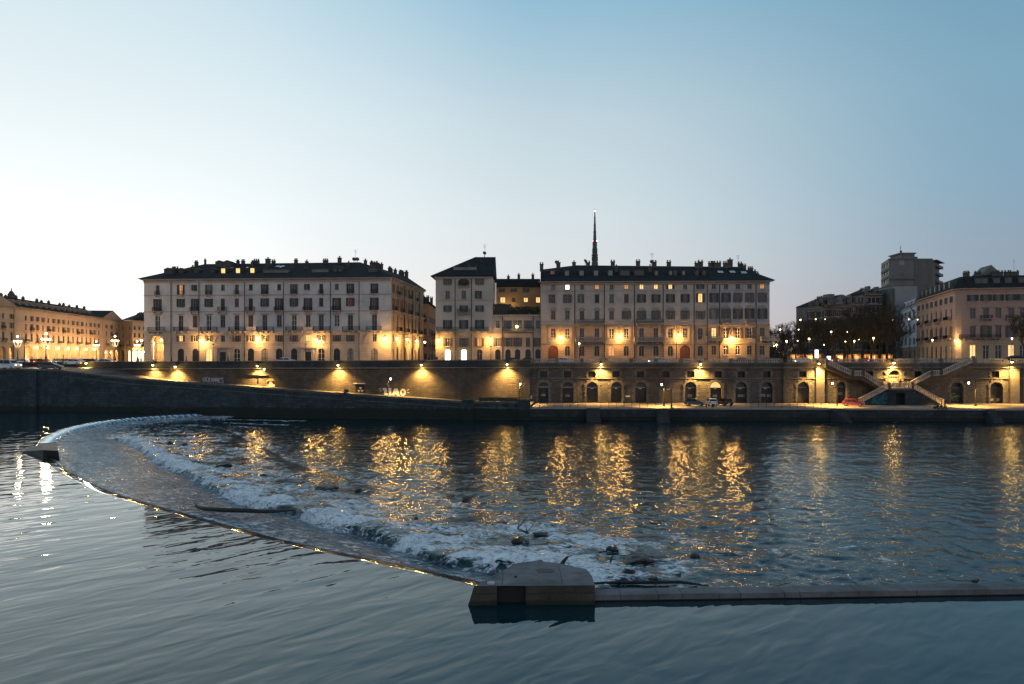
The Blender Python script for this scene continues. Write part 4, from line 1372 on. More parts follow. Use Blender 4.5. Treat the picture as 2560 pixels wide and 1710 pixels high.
# building that closes the piazza beside the palace
L, R = W2(300, 352), W2(331, 345); R2_ = W2(366, 352)
FB = thing('piazza_building', 'cream building closing the piazza, between the arcaded palace and the long cream palace', 'building', (L[0], L[1], ZS - 0.2), math.atan2(R[1] - L[1], R[0] - L[0]))
ff = Face(FB, L, R, ZS - 0.2); ff2 = Face(FB, R, R2_, ZS - 0.2)
ef = ff.z(801, 325)
for face, mt, n in ((ff, stucco('shade_toned_render', (0.22, 0.19, 0.165), 0.2), 2), (ff2, S_PZ, 3)):  # shade on the left face is put into its darker render colour
    holes = []; wins = []
    for j in range(n):
        x = face.w * (j + 0.5) / n
        add(x, 8.0, 10.8, 1.3, sill=False); add(x, 12.4, 14.6, 1.2); add(x, 16.2, 18.0, 1.2); add(x, 0.05, 6.0, 2.4, arch=True, sill=False, pane=M_LIT_W if face is ff2 or j == 1 else M_GLASS_D)
    mb = MB(); wall_mesh(mb, 0, face.w, 0, ef, holes)
    face.put(mb, 'wall' if face is ff else 'side_wall', mt)
    for x, z0, w, h, kw in wins: window(face, x, z0, w, h, **kw)
    mb = MB(); cornice(mb, 0, face.w, ef, 0.6, 0.5, dent=False); mb.box(0, face.w, -0.2, -0.003, 7.0, 7.3); face.put(mb, 'cornice', S_PZT)
    for j in range(n): balcony(face, face.w * (j + 0.5) / n, 7.8, 2.6, 0.8, mat=S_PZT)
mb = MB()
e2x, e2y = ff2.o[0] + ff2.w * math.cos(ff2.rel), ff2.w * math.sin(ff2.rel)
mb.poly([(-0.5, -0.5, ef + 0.05), (ff.w, -0.6, ef + 0.05), (ff.w, 9, ef + 4), (-0.5, 9, ef + 4)]); mb.poly([(ff.w, -0.6, ef + 0.05), (e2x, e2y - 0.5, ef + 0.05), (e2x, e2y + 9, ef + 4), (ff.w, 9, ef + 4)])
rf = ff.put(mb, 'roof', M_ROOF)
for k in range(7): chimney(rf, (1 + 1.8 * k, 8.6, ef + 3.6), 0.9, 0.8, r.choice((0.8, 1.4)), 2)
for k in range(3):
    wp = ff2.world(ff2.w * (k + 0.5) / 3, -3.0, 4.6)
    t = thing('shop_lamp', ORD[k] + ' globe lamp from the left before the bright cream face that closes the piazza', 'lamp', wp, 0, 'globe lamps at the far piazza corner')
    mb = MB(); mb.cyl((0, 0, -4.8), (0, 0, 0), 0.06, n=6); mb.build('post', M_IRON, t)
    mb = MB(); mb.ball((0, 0, 0.3), 0.35); mb.build('globe', M_BULB, t, smooth=True)
    point('lamp_light', (0, -0.5, 0.6), 420, SODIUM, 0.3, t)

# ================================================================== the spire
YM = 700.0
SPI = thing('spire', 'thin tapering tiered stone spire with a lit tip, behind the long palazzo', 'spire', ((1487 - 1280) * YM / F, YM, 0), 0)
zt = lambda py: HC + (H0 - py) * YM / F
wpx = YM / F
prof = []
for py, wd in ((662, 16), (655, 16), (654, 13), (640, 12), (639, 16), (636, 16), (635, 11.5), (622, 10.5), (621, 12), (619, 12), (618, 9.6), (604, 8.6), (603, 10), (601, 10), (600, 8), (582, 6.6), (581, 7.6), (579, 7.6), (578, 6), (565, 5), (564, 6), (562, 6), (561, 4.6), (545, 3.6), (544, 4.2), (543, 4.2), (542, 3.2), (530, 2.2)):
    prof.append((wd * wpx / 2, zt(py)))
S_SP = stucco('grey_green_stone', (0.085, 0.105, 0.10), 0.25)
mb = MB(); mb.lathe((0, 0, 0), prof, 12); sp_ = mb.build('shaft', S_SP, SPI)
mb = MB()
for py, wd, n in ((647, 14, 8), (628, 11.5, 8), (611, 9.6, 6)):
    for k in range(n):
        t_ = 2 * PI * k / n; q = wd * wpx / 2
        mb.cyl((q * math.cos(t_), q * math.sin(t_), zt(py + 6)), (q * math.cos(t_), q * math.sin(t_), zt(py - 6)), 0.35, n=6)
mb.build('colonnettes', S_SP, SPI)
mb = MB(); mb.lathe((0, 0, 0), [(24, 5.0), (24, 62), (25, 62.4), (24, 63), (20, 78), (14, 90), (8, 99), (4, 106), (3.3, zt(662) + 0.2)], 16); mb.build('dome', S_SP, SPI)
mb = MB(); mb.cyl((0, 0, zt(531)), (0, 0, zt(521)), 0.25, 0.1, 6); mb.build('finial', S_SP, SPI)
mb = MB(); mb.ball((0, 0, zt(527)), 0.42); mb.build('star_light', M_BULB_W, SPI)
for s, mt in ((-1, glow('red_beacon', (1.0, 0.12, 0.06), 8.0)), (1, M_BULB_W)):
    mb = MB(); mb.ball((s * 2.0, -2.0, zt(603)), 0.34); mb.build('beacon', mt, SPI)

# ================================================================== right bank buildings
def far_block(name, label, pxl, yl, pxr, yr, pytop, mat, rows, colsn, depth=16, roofm=None, roofh=3.0, winw=1.35, zb=ZS, shut='open', nchim=4, ymid=None, lit=()):
    L, R = W2(pxl, yl), W2(pxr, yr)
    root = thing(name, label, 'building', (L[0], L[1], zb), math.atan2(R[1] - L[1], R[0] - L[0]))
    f = Face(root, L, R, zb)
    e = f.z(pytop, (pxl + pxr) / 2)
    global holes, wins
    holes = []; wins = []
    for j in range(colsn):
        for k in range(rows):
            h = (e - 5.2) / rows
            add(f.w * (j + 0.5) / colsn, 4.8 + h * k, 4.8 + h * k + h * 0.58, winw, shut=shut, fm=M_FRAME_W if (j * 7 + k * 3) % 4 else M_FRAME, hood='flat' if k % 2 else None, pane=M_LIT_O if (j, k) in lit else M_GLASS_D)
    mb = MB(); wall_mesh(mb, 0, f.w, 0, e, holes)
    mb.quad((0, depth, 0), (0, 0, 0), (0, 0, e), (0, depth, e)); mb.quad((f.w, 0, 0), (f.w, depth, 0), (f.w, depth, e), (f.w, 0, e)); mb.quad((f.w, depth, 0), (0, depth, 0), (0, depth, e), (f.w, depth, e))
    f.put(mb, 'wall', mat)
    for x, z0, w, h, kw in wins: window(f, x, z0, w, h, **kw)
    mb = MB(); cornice(mb, 0, f.w, e, 0.6, 0.5, dent=False)
    for k in range(rows): mb.box(0, f.w, -0.22, -0.003, 4.2 + (e - 5.2) / rows * k, 4.45 + (e - 5.2) / rows * k)
    f.put(mb, 'cornice', M_TRIM)
    mb = MB(); a = (-0.6, -0.8, e + .01); b_ = (f.w + 0.6, -0.8, e + .01); c = (f.w + 0.6, depth, e + .01); d = (-0.6, depth, e + .01)
    i = min(4, f.w * 0.25); p = (i, depth * 0.45, e + roofh); q = (f.w - i, depth * 0.45, e + roofh)
    roof_pts(mb, [(a, b_, q, p), (b_, c, q), (c, d, p, q), (d, a, p)])
    rr_ = f.put(mb, 'roof', roofm or M_ROOF)
    for k in range(nchim): chimney(rr_, (i + (f.w - 2 * i) * (k + 0.5) / max(1, nchim), depth * 0.42, e + roofh - 0.4), 1.0, 0.8, r.choice((0.8, 1.2, 1.6)), 2)
    for k in range(nchim): dormer(rr_, (f.w * (k + .35) / nchim, .2 + 1.2 * (k % 2), e + .5 + .9 * (k % 2)), 1.1, 1.0, 2.2, gable=k % 3 > 0, mat=stucco('pale_attic', (0.16, 0.165, 0.17), 0.3))
    return root, f, e, rr_


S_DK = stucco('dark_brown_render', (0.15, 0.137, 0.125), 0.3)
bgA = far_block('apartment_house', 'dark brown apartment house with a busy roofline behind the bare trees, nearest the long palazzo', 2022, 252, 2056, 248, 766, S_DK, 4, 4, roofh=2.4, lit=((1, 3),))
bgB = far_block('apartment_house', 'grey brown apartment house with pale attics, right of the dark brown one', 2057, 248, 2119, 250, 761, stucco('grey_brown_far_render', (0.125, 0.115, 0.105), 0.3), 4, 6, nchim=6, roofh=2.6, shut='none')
S_PD = stucco('pale_attic', (0.16, 0.165, 0.17), 0.3)
for k in range(4): dormer(bgB[3], (1.5 + 3.4 * k, .6 + k % 2, bgB[2] + .9), 1.4 + .8 * (k % 3), 1.3 + .9 * ((k * 3) % 4) * .6, 3.5, gable=k % 2 == 0, mat=S_PD if k % 3 else M_CHIM)
for k in range(4): dormer(bgA[3], (1.2 + 3.0 * k, .8, bgA[2] + .9), 1.3, 1.3, 2.5, gable=k % 2 == 1, mat=S_PD)
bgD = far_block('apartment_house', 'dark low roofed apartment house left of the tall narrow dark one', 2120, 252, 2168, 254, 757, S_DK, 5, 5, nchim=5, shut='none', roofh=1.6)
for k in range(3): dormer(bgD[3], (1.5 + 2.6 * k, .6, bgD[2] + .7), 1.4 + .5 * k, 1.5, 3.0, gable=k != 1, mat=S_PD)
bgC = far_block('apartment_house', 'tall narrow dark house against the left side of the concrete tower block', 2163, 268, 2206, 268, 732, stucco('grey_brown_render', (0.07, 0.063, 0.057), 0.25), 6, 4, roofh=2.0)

# concrete tower block
L0, R0_ = W2(2203, 296), W2(2222, 281)
TW = thing('tower_block', 'tall grey concrete tower block with a rooftop plant room', 'building', (L0[0], L0[1], ZS), math.atan2(R0_[1] - L0[1], R0_[0] - L0[0]))
ft = Face(TW, L0, R0_, ZS); et = ft.z(646.5, 2222)
S_CON = stucco('grey_concrete', (0.15, 0.158, 0.15), 0.18); S_COND = stucco('dark_concrete', (0.12, 0.125, 0.115), 0.2)
holes = []; wins = []
for k in range(11):
    z0 = et - 3.3 * (k + 1) + 0.6
    for j in range(3): add(ft.w * (j + 0.5) / 3, z0, z0 + 1.5, ft.w / 3 - 0.9, sill=False, pane=M_GLASS if (k + j) % 4 else M_CURTAIN)
mb = MB(); wall_mesh(mb, 0, ft.w, 0, et, holes, 0.25); ft.put(mb, 'side_wall', stucco('tower_pale_render', (0.30, 0.285, 0.25), 0.2))
for x, z0, w, h, kw in wins: window(ft, x, z0, w, h, **kw)
mb = MB()
for k in range(11): mb.box(0.2, ft.w - 0.6, -0.12, -0.003, et - 3.3 * k - 1.25 - 0.0, et - 3.3 * k - 0.45 + 0.1) if k else None
ft.put(mb, 'spandrel_bands', S_COND)
R1_ = W2(2331, 281); R2_ = W2(2348, 290)
ft2 = Face(TW, R0_, R1_, ZS)
xs_ = ft2.x(2287)
mb = MB(); mb.quad((0, 0, 0), (xs_, 0, 0), (xs_, 0, et - 0.5), (0, 0, et - 0.5)); ft2.put(mb, 'wall', S_CON)
mb = MB(); mb.box(xs_, ft2.w, -0.25, 6, 0, et - 0.4); ft2.put(mb, 'stair_tower', S_COND)
for py in (655, 684):
    window(ft2, ft2.x(2254), ft2.z(py + 7, 2254), 2.2, 1.8, deep=-0.09, pane=M_CURTAIN if py == 655 else M_GLASS, sill=False)
mb = MB(); mb.box(0, xs_, -0.5, -0.003, ft2.z(699, 2250), ft2.z(695, 2250)); ft2.put(mb, 'ledge', S_COND)
ft3 = Face(TW, R1_, R2_, ZS)
mb = MB(); mb.quad((0, 0, 0), (ft3.w, 0, 0), (ft3.w, 0, et - 1), (0, 0, et - 1)); mb.box(-0.2, ft3.w + 0.3, 0.1, 14, et - 1, et - 0.7); ft3.put(mb, 'balcony_wall', S_COND)
for k in range(6):
    mb = MB(); mb.box(ft3.w * 0.4, ft3.w + 1.6, -1.2, 2, 0, 0.18); bo = ft3.put(mb, 'balcony', S_CON, 0, 0, et - 3.2 * (k + 1))
    mb = MB(); mb.box(ft3.w * 0.4, ft3.w + 1.6, -1.2, -1.14, 0.19, 1.1); mb.box(ft3.w + 1.54, ft3.w + 1.6, -1.13, 2, 0.19, 1.1); mb.build('railing', M_SHUT_G, bo)
mb = MB(); mb.box(ft3.w * 0.1, ft3.w + 2.4, -1.5, 2, et - 0.65, et - 0.4); ft3.put(mb, 'canopy', S_CON)
q_ = Vector(L0) - ft2.L; bkx = q_.dot(ft2.u)
mb = MB(); mb.zprism([(0.05, 0.05), (ft2.w - 0.05, 0.05), (ft2.w - 0.05, 16), (bkx + .1, 15)], et - 0.9, et - 0.3); mb.box(-0.2, ft2.w, -0.3, 0.04, et - 0.499, et); ft2.put(mb, 'roof', S_COND)
mb = MB(); xa, xb = ft2.x(2266), ft2.x(2301); mb.box(xa, xb, 4, 12, et - 0.29, ft2.z(631, 2280)); mb.box(xa - 0.5, xb + 0.4, 3.5, 12.5, ft2.z(631, 2280), ft2.z(628, 2280)); ft2.put(mb, 'plant_room', S_CON)
mb = MB(); mb.box(ft2.x(2303), ft2.x(2312), 5, 8, et - 0.29, ft2.z(637, 2305)); ft2.put(mb, 'chimney', S_CON)
mb = MB(); x = ft2.x(2268.5); z0 = ft2.z(628, 2268); mb.cyl((x, 5, z0), (x, 5, z0 + 3.2), 0.08, n=6); mb.ball((x, 4.7, z0 + 0.6), 0.5, 0.2, 0.5); mb.box(x - 0.5, x + 0.5, 4.98, 5.02, z0 + 2.2, z0 + 2.28); ft2.put(mb, 'antenna', M_IRON)
L, R = W2(2230, 264), W2(2293, 264)
AN = thing('annex', 'plain blue grey blank wall annex in front of the tower block', 'building', (L[0], L[1], ZS), 0)
fa = Face(AN, L, R, ZS); ea = fa.z(714, 2260)
mb = MB(); mb.box(fa.x(2239), fa.w, 0, 12, 0, ea); fa.put(mb, 'wall', stucco('blue_grey_render', (0.25, 0.27, 0.285), 0.12))
mb = MB(); mb.box(0, fa.x(2239) - 0.01, 1.0, 10, 0, ea - 1.0)
for k in range(6): mb.box(-0.8, fa.x(2239) - 0.02, -0.2, 1.0, 3 + 3.4 * k, 3.2 + 3.4 * k); mb.box(-0.8, fa.x(2239) - 0.02, -0.2, -0.12, 3.2 + 3.4 * k, 4.2 + 3.4 * k)
fa.put(mb, 'balcony_stack', S_COND)
mb = MB(); mb.box(fa.x(2239) - 0.3, fa.w + 0.3, -0.3, 12.3, ea, ea + 0.3); fa.put(mb, 'roof', S_COND)

# white house
S_WH = stucco('white_render', (0.62, 0.64, 0.68), 0.1)
L, R = W2(2241, 271), W2(2291.5, 237)
WH = thing('white_house', 'white rendered house with small white dormers beside the pink corner building', 'building', (L[0], L[1], ZS), math.atan2(R[1] - L[1], R[0] - L[0]))
fw = Face(WH, L, R, ZS); ew = fw.z(761.5, 2290)
holes = []; wins = []
gz = fw.z(868, 2270)
for j in range(5):
    x = fw.w * (j + 0.5) / 5
    for k in range(3): z0 = gz + 0.9 + (ew - gz) / 3 * k; add(x, z0, z0 + 2.3, 1.5, shut='open', smat=M_SHUT_D)
    add(x, 0.1, gz - 1.2, 1.7, arch=True, sill=False, pane=M_GLASS_D)
mb = MB(); wall_mesh(mb, 0, fw.w, gz, ew, holes); mb.quad((0, 12, 0), (0, 0, 0), (0, 0, ew), (0, 12, ew)); fw.put(mb, 'wall', S_WH)
mb = MB(); wall_mesh(mb, 0, fw.w, 0, gz, holes); fw.put(mb, 'lower_wall', stucco('brown_ground_floor', (0.34, 0.24, 0.16), 0.2))
for x, z0, w, h, kw in wins: window(fw, x, z0, w, h, **kw)
mb = MB(); cornice(mb, 0, fw.w, ew, 0.5, 0.4, dent=False); fw.put(mb, 'cornice', S_WH)
mb = MB(); mb.poly([(-0.3, -0.6, ew), (fw.w, -0.6, ew), (fw.w, 6, ew + 3.6), (-0.3, 6, ew + 3.6)]); mb.poly([(-0.3, 12, ew), (-0.3, -0.6, ew), (-0.3, 6, ew + 3.6)]); rw = fw.put(mb, 'roof', M_ROOF)
for j in range(4): dormer(rw, (fw.w * (0.36 + 0.17 * j), 0.6, ew + 0.65), 1.3, 1.4, 2.6, mat=S_WH)

# pink corner building
S_PK = stucco('pink_render', (0.40, 0.27, 0.22), 0.18); S_PKG = stucco('pink_rusticated_base', (0.46, 0.36, 0.25), 0.15, bands=0.6, band_h=0.5)
S_PKQ = stucco('pink_corner_quoins', (0.42, 0.30, 0.235), 0.15, bands=0.8, band_h=0.5)
L, Cn, R = W2(2291.5, 236), W2(2388, 195.5), W2(2640, 190)
Cn2 = W2(2403, 194.2)
PK = thing('corner_building', 'pink corner building with a mansard roof and a warmly lit rusticated base, far right', 'building', (L[0], L[1], ZS), math.atan2(Cn[1] - L[1], Cn[0] - L[0]))
fk = Face(PK, L, Cn, ZS); fc = Face(PK, Cn, Cn2, ZS); fr = Face(PK, Cn2, R, ZS)
ek = fr.z(721.5, 2403)
zk = lambda py: fr.z(py, 2430)
gk = zk(846)
bal = []
for face, xs_, side in ((fk, [fk.w * (j + 0.6) / 8.3 for j in range(8)], True), (fr, [fr.x(c) for c in (2432, 2465, 2496, 2528, 2557, 2588)], False)):
    holes = []; wins = []
    for j, x in enumerate(xs_):
        w = 1.35 if side else 1.45
        add(x, zk(752.5), zk(737), w, shut='open', smat=M_SHUT_D)
        add(x, zk(796), zk(771.5), w, shut='none', hood='flat', sill=False)
        add(x, gk + 0.25, zk(815), w, shut='open' if j % 2 else 'none', smat=M_SHUT_B, hood='flat', sill=False)
        add(x, 0.8 if not side else 0.1, zk(862.5), 1.5, sill=False, pane=M_LIT if (not side and j in (0, 3)) else M_GLASS_D, fm=M_FRAME_W if not side else M_FRAME)
        if side and j % 2 == 1: bal.append((face, x - fk.w / 16.6, zk(797), 4.6, 0.9)); bal.append((face, x - fk.w / 16.6, gk + 0.1, 4.8, 0.9))
        if not side and j in (1, 3): bal.append((face, x, zk(797), 2.8, 0.8))
    mb = MB(); wall_mesh(mb, 0, face.w, gk, ek, holes); face.put(mb, 'wall' if not side else 'side_wall', S_PK)
    mb = MB(); wall_mesh(mb, 0, face.w, 0, gk, holes); face.put(mb, 'lower_wall' if not side else 'lower_side_wall', S_PKG)
    for x, z0, w, h, kw in wins: window(face, x, z0, w, h, hmat=S_PK, **kw)
    mb = MB(); cornice(mb, 0, face.w, ek, 0.7, 0.6, dent=False); mb.box(0, face.w, -0.16, -0.003, gk - 0.25, gk); mb.box(0, face.w, -0.1, -0.003, zk(757), zk(755)); face.put(mb, 'cornice', S_PK)
mb = MB(); mb.quad((0, 0, 0), (fc.w, 0, 0), (fc.w, 0, ek), (0, 0, ek)); fc.put(mb, 'corner_pier', S_PKQ)
mb = MB(); cornice(mb, 0, fc.w, ek, 0.7, 0.6, dent=False); mb.box(0, fc.w, -0.16, -0.003, gk - 0.25, gk); fc.put(mb, 'cornice', S_PK)
for a in bal: balcony(*a, mat=S_PK)
balcony(fr, 4.5, gk + 0.1, 10.5, 1.0, mat=S_PK)
mb = MB()
def lk(face, x, y, z): p = face.loc(x, y, z); return (p[0], p[1], p[2])
mh = 3.6
E = [lk(fk, 0, -0.7, ek), lk(fk, fk.w, -0.7, ek), lk(fr, 0, -0.7, ek), lk(fr, fr.w, -0.7, ek)]
T = [lk(fk, 0, 1.6, ek + mh), lk(fk, fk.w - 1.5, 1.6, ek + mh), lk(fr, 1.5, 1.6, ek + mh), lk(fr, fr.w, 1.6, ek + mh)]
B_ = [lk(fk, 0, 12, ek + mh + 1.2), lk(fk, fk.w - 10, 12, ek + mh + 1.2), lk(fr, 12, 12, ek + mh + 1.2), lk(fr, fr.w, 12, ek + mh + 1.2)]
for q in range(3): mb.poly([E[q], E[q + 1], T[q + 1], T[q]]); mb.poly([T[q], T[q + 1], B_[q + 1], B_[q]])
rk = mb.build('roof', M_ROOF, PK)
for j in range(8): dormer(rk, lk(fk, fk.w * (j + 0.6) / 8.6, -0.2, ek + 0.9), 1.5, 1.9, 2.4, rz=fk.rel, gable=False, mat=S_CON, lit=M_CURTAIN if j > 3 else M_GLASS_D)
for j, c in enumerate((2447, 2462, 2493, 2522, 2556)): dormer(rk, lk(fr, fr.x(c), 0.2, ek + 1.3), 1.7, 1.5, 2.4, rz=fr.rel, gable=False, mat=S_COND)
for c, w in ((2415, 1.4), (2418, 1.0), (2444, 1.6), (2487, 1.6), (2501, 1.2), (2517, 1.2), (2535, 2.2)): chimney(rk, lk(fr, fr.x(c, 4), 4, ek + mh + 0.4), w, 0.8, 1.4, 2, fr.rel)
mb = MB(); mb.prism([(-1.9 * 1.6, 0), (1.9 * 1.6, 0), (0, 3.0)], -3, 3); mb.build('attic', S_CON, rk, lk(fr, fr.x(2465, 8), 8, ek + mh + 0.6), fr.rel)
antenna(rk, lk(fr, fr.x(2535, 5), 5, ek + mh), 5.0)
t = thing('wall_lamp', 'hidden looking bracket lamp at the lit chamfered corner of the pink corner building', 'street lamp', fc.world(fc.w * 0.5, -1.6, zk(852)), fc.ang, 'bracket street lamps on the house fronts')
mb = MB(); mb.tube([(0, 1.595, 0.6), (0, 0.6, 0.8), (0, 0, 0.45)], 0.05, 6); mb.build('bracket', M_IRON, t)
mb = MB(); mb.lathe((0, 0, 0), [(0.06, 0.5), (0.34, 0.26), (0.40, 0.2), (0.1, 0.36)], 12); mb.build('shade', M_IRON, t)
mb = MB(); mb.ball((0, 0, 0.12), 0.18); mb.build('bulb', M_BULB_S, t, smooth=True)
point('lamp_light', (-0.4, -0.3, 0.0), 420, (1.0, 0.62, 0.22), 0.3, t)
# ================================================================== embankment walls
ST_WALL = stone('rubble_embankment_stone', ((0.14, 0.122, 0.104), (0.088, 0.08, 0.072)), 1.1, 0.42, 0.3, 0.8, bump=1.3)
ST_ARC = stone('arcade_embankment_stone', ((0.135, 0.132, 0.128), (0.09, 0.09, 0.088)), 0.9, 0.38, 0.25, 0.8, bump=1.3)
ST_DARK = stone('dark_river_wall_stone', ((0.062, 0.105, 0.122), (0.034, 0.058, 0.068)), 1.2, 0.5, 0.35, 0.85, bump=1.4, patch=0.3, tide=(1.9, .5))
ST_QUAY = stone('quay_wall_stone', ((0.05, 0.066, 0.074), (0.032, 0.042, 0.05)), 1.6, 0.6, 0.3, 0.75, bump=1.0, patch=0.3, tide=(.55, .3))
ST_TRIM = stone('dressed_grey_stone', ((0.20, 0.188, 0.17), (0.155, 0.145, 0.132)), 1.8, 0.9, 0.15, 0.6, bump=0.5)
ST_BAL = plain('baluster_stone', (0.36, 0.335, 0.305), 0.85, var=0.35, scale=1.5)

# ---- high rubble wall, left
HWL, HWR = W2(-90, 153.5), W2(1325, 143.0)
HW = thing('rubble_wall', 'high rubble stone embankment wall with graffiti above the ramp, below the cream palace', 'wall', (HWL[0], HWL[1], 0), math.atan2(HWR[1] - HWL[1], HWR[0] - HWL[0]))
fh = Face(HW, HWL, HWR, 0)
zl, zr_ = fh.z(904.5, 320), fh.z(898.5, 1300)
def htop(x): t_ = (x - fh.x(320)) / (fh.x(1300) - fh.x(320)); return zl + (zr_ - zl) * max(-0.2, min(1, t_))
mb = MB()
N = 40
for k in range(N):
    a, b_ = fh.w * k / N, fh.w * (k + 1) / N
    mb.quad((a, 0, -1), (b_, 0, -1), (b_, 0, htop(b_) - 1.6), (a, 0, htop(a) - 1.6))
    mb.quad((b_, 0.9, -1), (a, 0.9, -1), (a, 0.9, htop(a) - 1.6), (b_, 0.9, htop(b_) - 1.6))
fh.put(mb, 'masonry', ST_WALL)
mb = MB(); mb.slab((0, 0.1, htop(0) - 1.59), (fh.w, 0.1, htop(fh.w) - 1.59), 0.45, 0, 1.4); fh.put(mb, 'parapet', ST_QUAY)
mb = MB(); mb.slab((0, -0.35, htop(0) - 1.78), (fh.w, -0.35, htop(fh.w) - 1.78), 1.0, 0, 0.18); mb.slab((0, 0.02, htop(0) - 0.19), (fh.w, 0.02, htop(fh.w) - 0.19), 0.62, 0, 0.19); fh.put(mb, 'ledge', ST_TRIM)
mb = MB(); xa, xb = fh.x(1296), fh.x(1325); mb.box(0, xb - xa, -0.5, -0.004, -1, htop(xa) - 1.79); fh.put(mb, 'buttress', ST_ARC, xa)

M_WHITE = plain('white_spray_paint', (0.72, 0.68, 0.62), 0.8, var=0.12)
M_BLACK = plain('black_spray_paint', (0.012, 0.012, 0.012), 0.8)
M_GREYP = plain('pale_grey_spray_paint', (0.42, 0.43, 0.46), 0.8, var=0.3)
def flat(mb, pts, y0=-0.012, y1=-0.004): mb.prism(pts, y0, y1)
def grow(pts, d):
    cx = sum(p[0] for p in pts) / len(pts); cz = sum(p[1] for p in pts) / len(pts)
    return [(p[0] + math.copysign(d, p[0] - cx), p[1] + math.copysign(d, p[1] - cz)) for p in pts]
# LIAO
gx = lambda u: fh.x(u); gz_ = lambda v, u=985: fh.z(v, u)
u = lambda a, v: (fh.x(948 + (a - 1525) / 7.3375), fh.z(880 + v / 7.3375, 985))
letters = [[u(1585, 660), u(1590, 705), u(1612, 705), u(1612, 797), u(1685, 797), u(1685, 760), u(1662, 760), u(1662, 660)],
           [u(1702, 656), u(1702, 800), u(1748, 800), u(1748, 656)],
           [u(1800, 668), u(1752, 800), u(1800, 800), u(1806, 772), u(1838, 772), u(1850, 800), u(1898, 800), u(1866, 668)]]
mw = MB(); mk = MB()
for lt in letters: flat(mw, lt, -0.022, -0.013); flat(mk, grow(lt, 0.11))
ocx, ocz = u(1960, 738)
for k in range(16):
    t0, t1 = 2 * PI * k / 16, 2 * PI * (k + 1) / 16
    def e(rx, rz, t): return (ocx + rx * math.cos(t), ocz + rz * math.sin(t))
    a1, b1_ = 0.66, 0.78; a0, b0 = 0.24, 0.36
    flat(mw, [e(a0, b0, t0), e(a1, b1_, t0), e(a1, b1_, t1), e(a0, b0, t1)], -0.022, -0.013)
    flat(mk, [e(a0 - 0.08, b0 - 0.08, t0), e(a1 + 0.1, b1_ + 0.1, t0), e(a1 + 0.1, b1_ + 0.1, t1), e(a0 - 0.08, b0 - 0.08, t1)])
for (a, b_, c, d) in ((1525, 690, 1560, 662), (1540, 722, 1568, 705), (2030, 705, 2072, 686), (2040, 735, 2078, 748), (1600, 672, 1618, 690)):
    p, q = u(a, b_), u(c, d)
    dx, dz = q[0] - p[0], q[1] - p[1]; n_ = math.hypot(dx, dz) or 1; nx, nz = -dz / n_ * 0.07, dx / n_ * 0.07
    pts = [(p[0] - nx, p[1] - nz), (q[0] - nx, q[1] - nz), (q[0] + nx, q[1] + nz), (p[0] + nx, p[1] + nz)]
    flat(mw, pts, -0.022, -0.013)
o1 = fh.put(mk, 'graffiti_outline', M_BLACK)
o2 = fh.put(mw, 'graffiti_lettering', M_WHITE); tag(o2, 'white block letters LIAO with a black outline')
# three triangles door
mb = MB(); mb.box(fh.x(889), fh.x(911.5), -0.08, -0.004, 0, fh.z(961, 900)); d_ = fh.put(mb, 'dark_doorway', M_BLACK)
mb = MB(); mb.box(fh.x(884), fh.x(913), -0.25, -0.004, fh.z(959.6, 900), fh.z(957.8, 900)); fh.put(mb, 'door_lintel', M_WHITE)
mb = MB()
for (a, b_, c, d, e_, f_) in ((1160, 645, 1212, 645, 1186, 690), (1130, 698, 1180, 698, 1155, 745), (1192, 698, 1240, 698, 1216, 745)):
    t3 = [(fh.x(740 + p / 7.3375), fh.z(880 + q / 7.3375, 900)) for p, q in ((a, b_), (e_, f_), (c, d))]
    mb.prism(t3, -0.105, -0.085)
tg = fh.put(mb, 'triangle_emblem', M_GREYP); tag(tg, 'three pale triangles painted on a black door')
# scribbled tag on the left
mb = MB()
rr = random.Random(3)
def stroke(pts, w=0.05):
    for (x0, z0), (x1, z1) in zip(pts[:-1], pts[1:]):
        dx, dz = x1 - x0, z1 - z0; n_ = math.hypot(dx, dz) or 1; nx, nz = -dz / n_ * w, dx / n_ * w
        mb.prism([(x0 - nx, z0 - nz), (x1 - nx, z1 - nz), (x1 + nx, z1 + nz), (x0 + nx, z0 + nz)], -0.016 - rr.random() * 0.004, -0.005)
GL = {'o': [[(.1, .2), (.05, .6), (.4, .9), (.8, .6), (.7, .2), (.3, .1), (.1, .3)]], 'K': [[(.1, 0), (.15, 1)], [(.9, 1), (.2, .5), (.9, 0)]],
      'r': [[(.1, 0), (.15, .9)], [(.15, .6), (.5, .9), (.8, .7), (.4, .45), (.85, 0)]], 'a': [[(.05, 0), (.45, .95), (.9, 0)], [(.2, .4), (.75, .4)]],
      'm': [[(.02, 0), (.12, .95), (.45, .3), (.8, .95), (.95, 0)]], 'e': [[(.9, .9), (.15, .95), (.1, .05), (.9, .05)], [(.1, .5), (.7, .5)]],
      's': [[(.9, .85), (.4, 1), (.1, .75), (.85, .35), (.7, 0), (.05, .1)]]}
x0_, x1_ = fh.x(507), fh.x(560)
txt = 'oKrammes'
for k, ch in enumerate(txt):
    w_ = (x1_ - x0_) / len(txt); bx = x0_ + w_ * k
    zb_ = fh.z(955 + k * 0.35, 530); hh = fh.z(941.5, 530) - fh.z(954.5, 530)
    for st in GL[ch]: stroke([(bx + p * w_ * 0.95 + rr.uniform(-.03, .03), zb_ + q * hh + rr.uniform(-.05, .05)) for p, q in st], 0.075)
tg = fh.put(mb, 'graffiti_tag', M_GREYP); tag(tg, 'pale scribbled graffiti tag near the ramp')
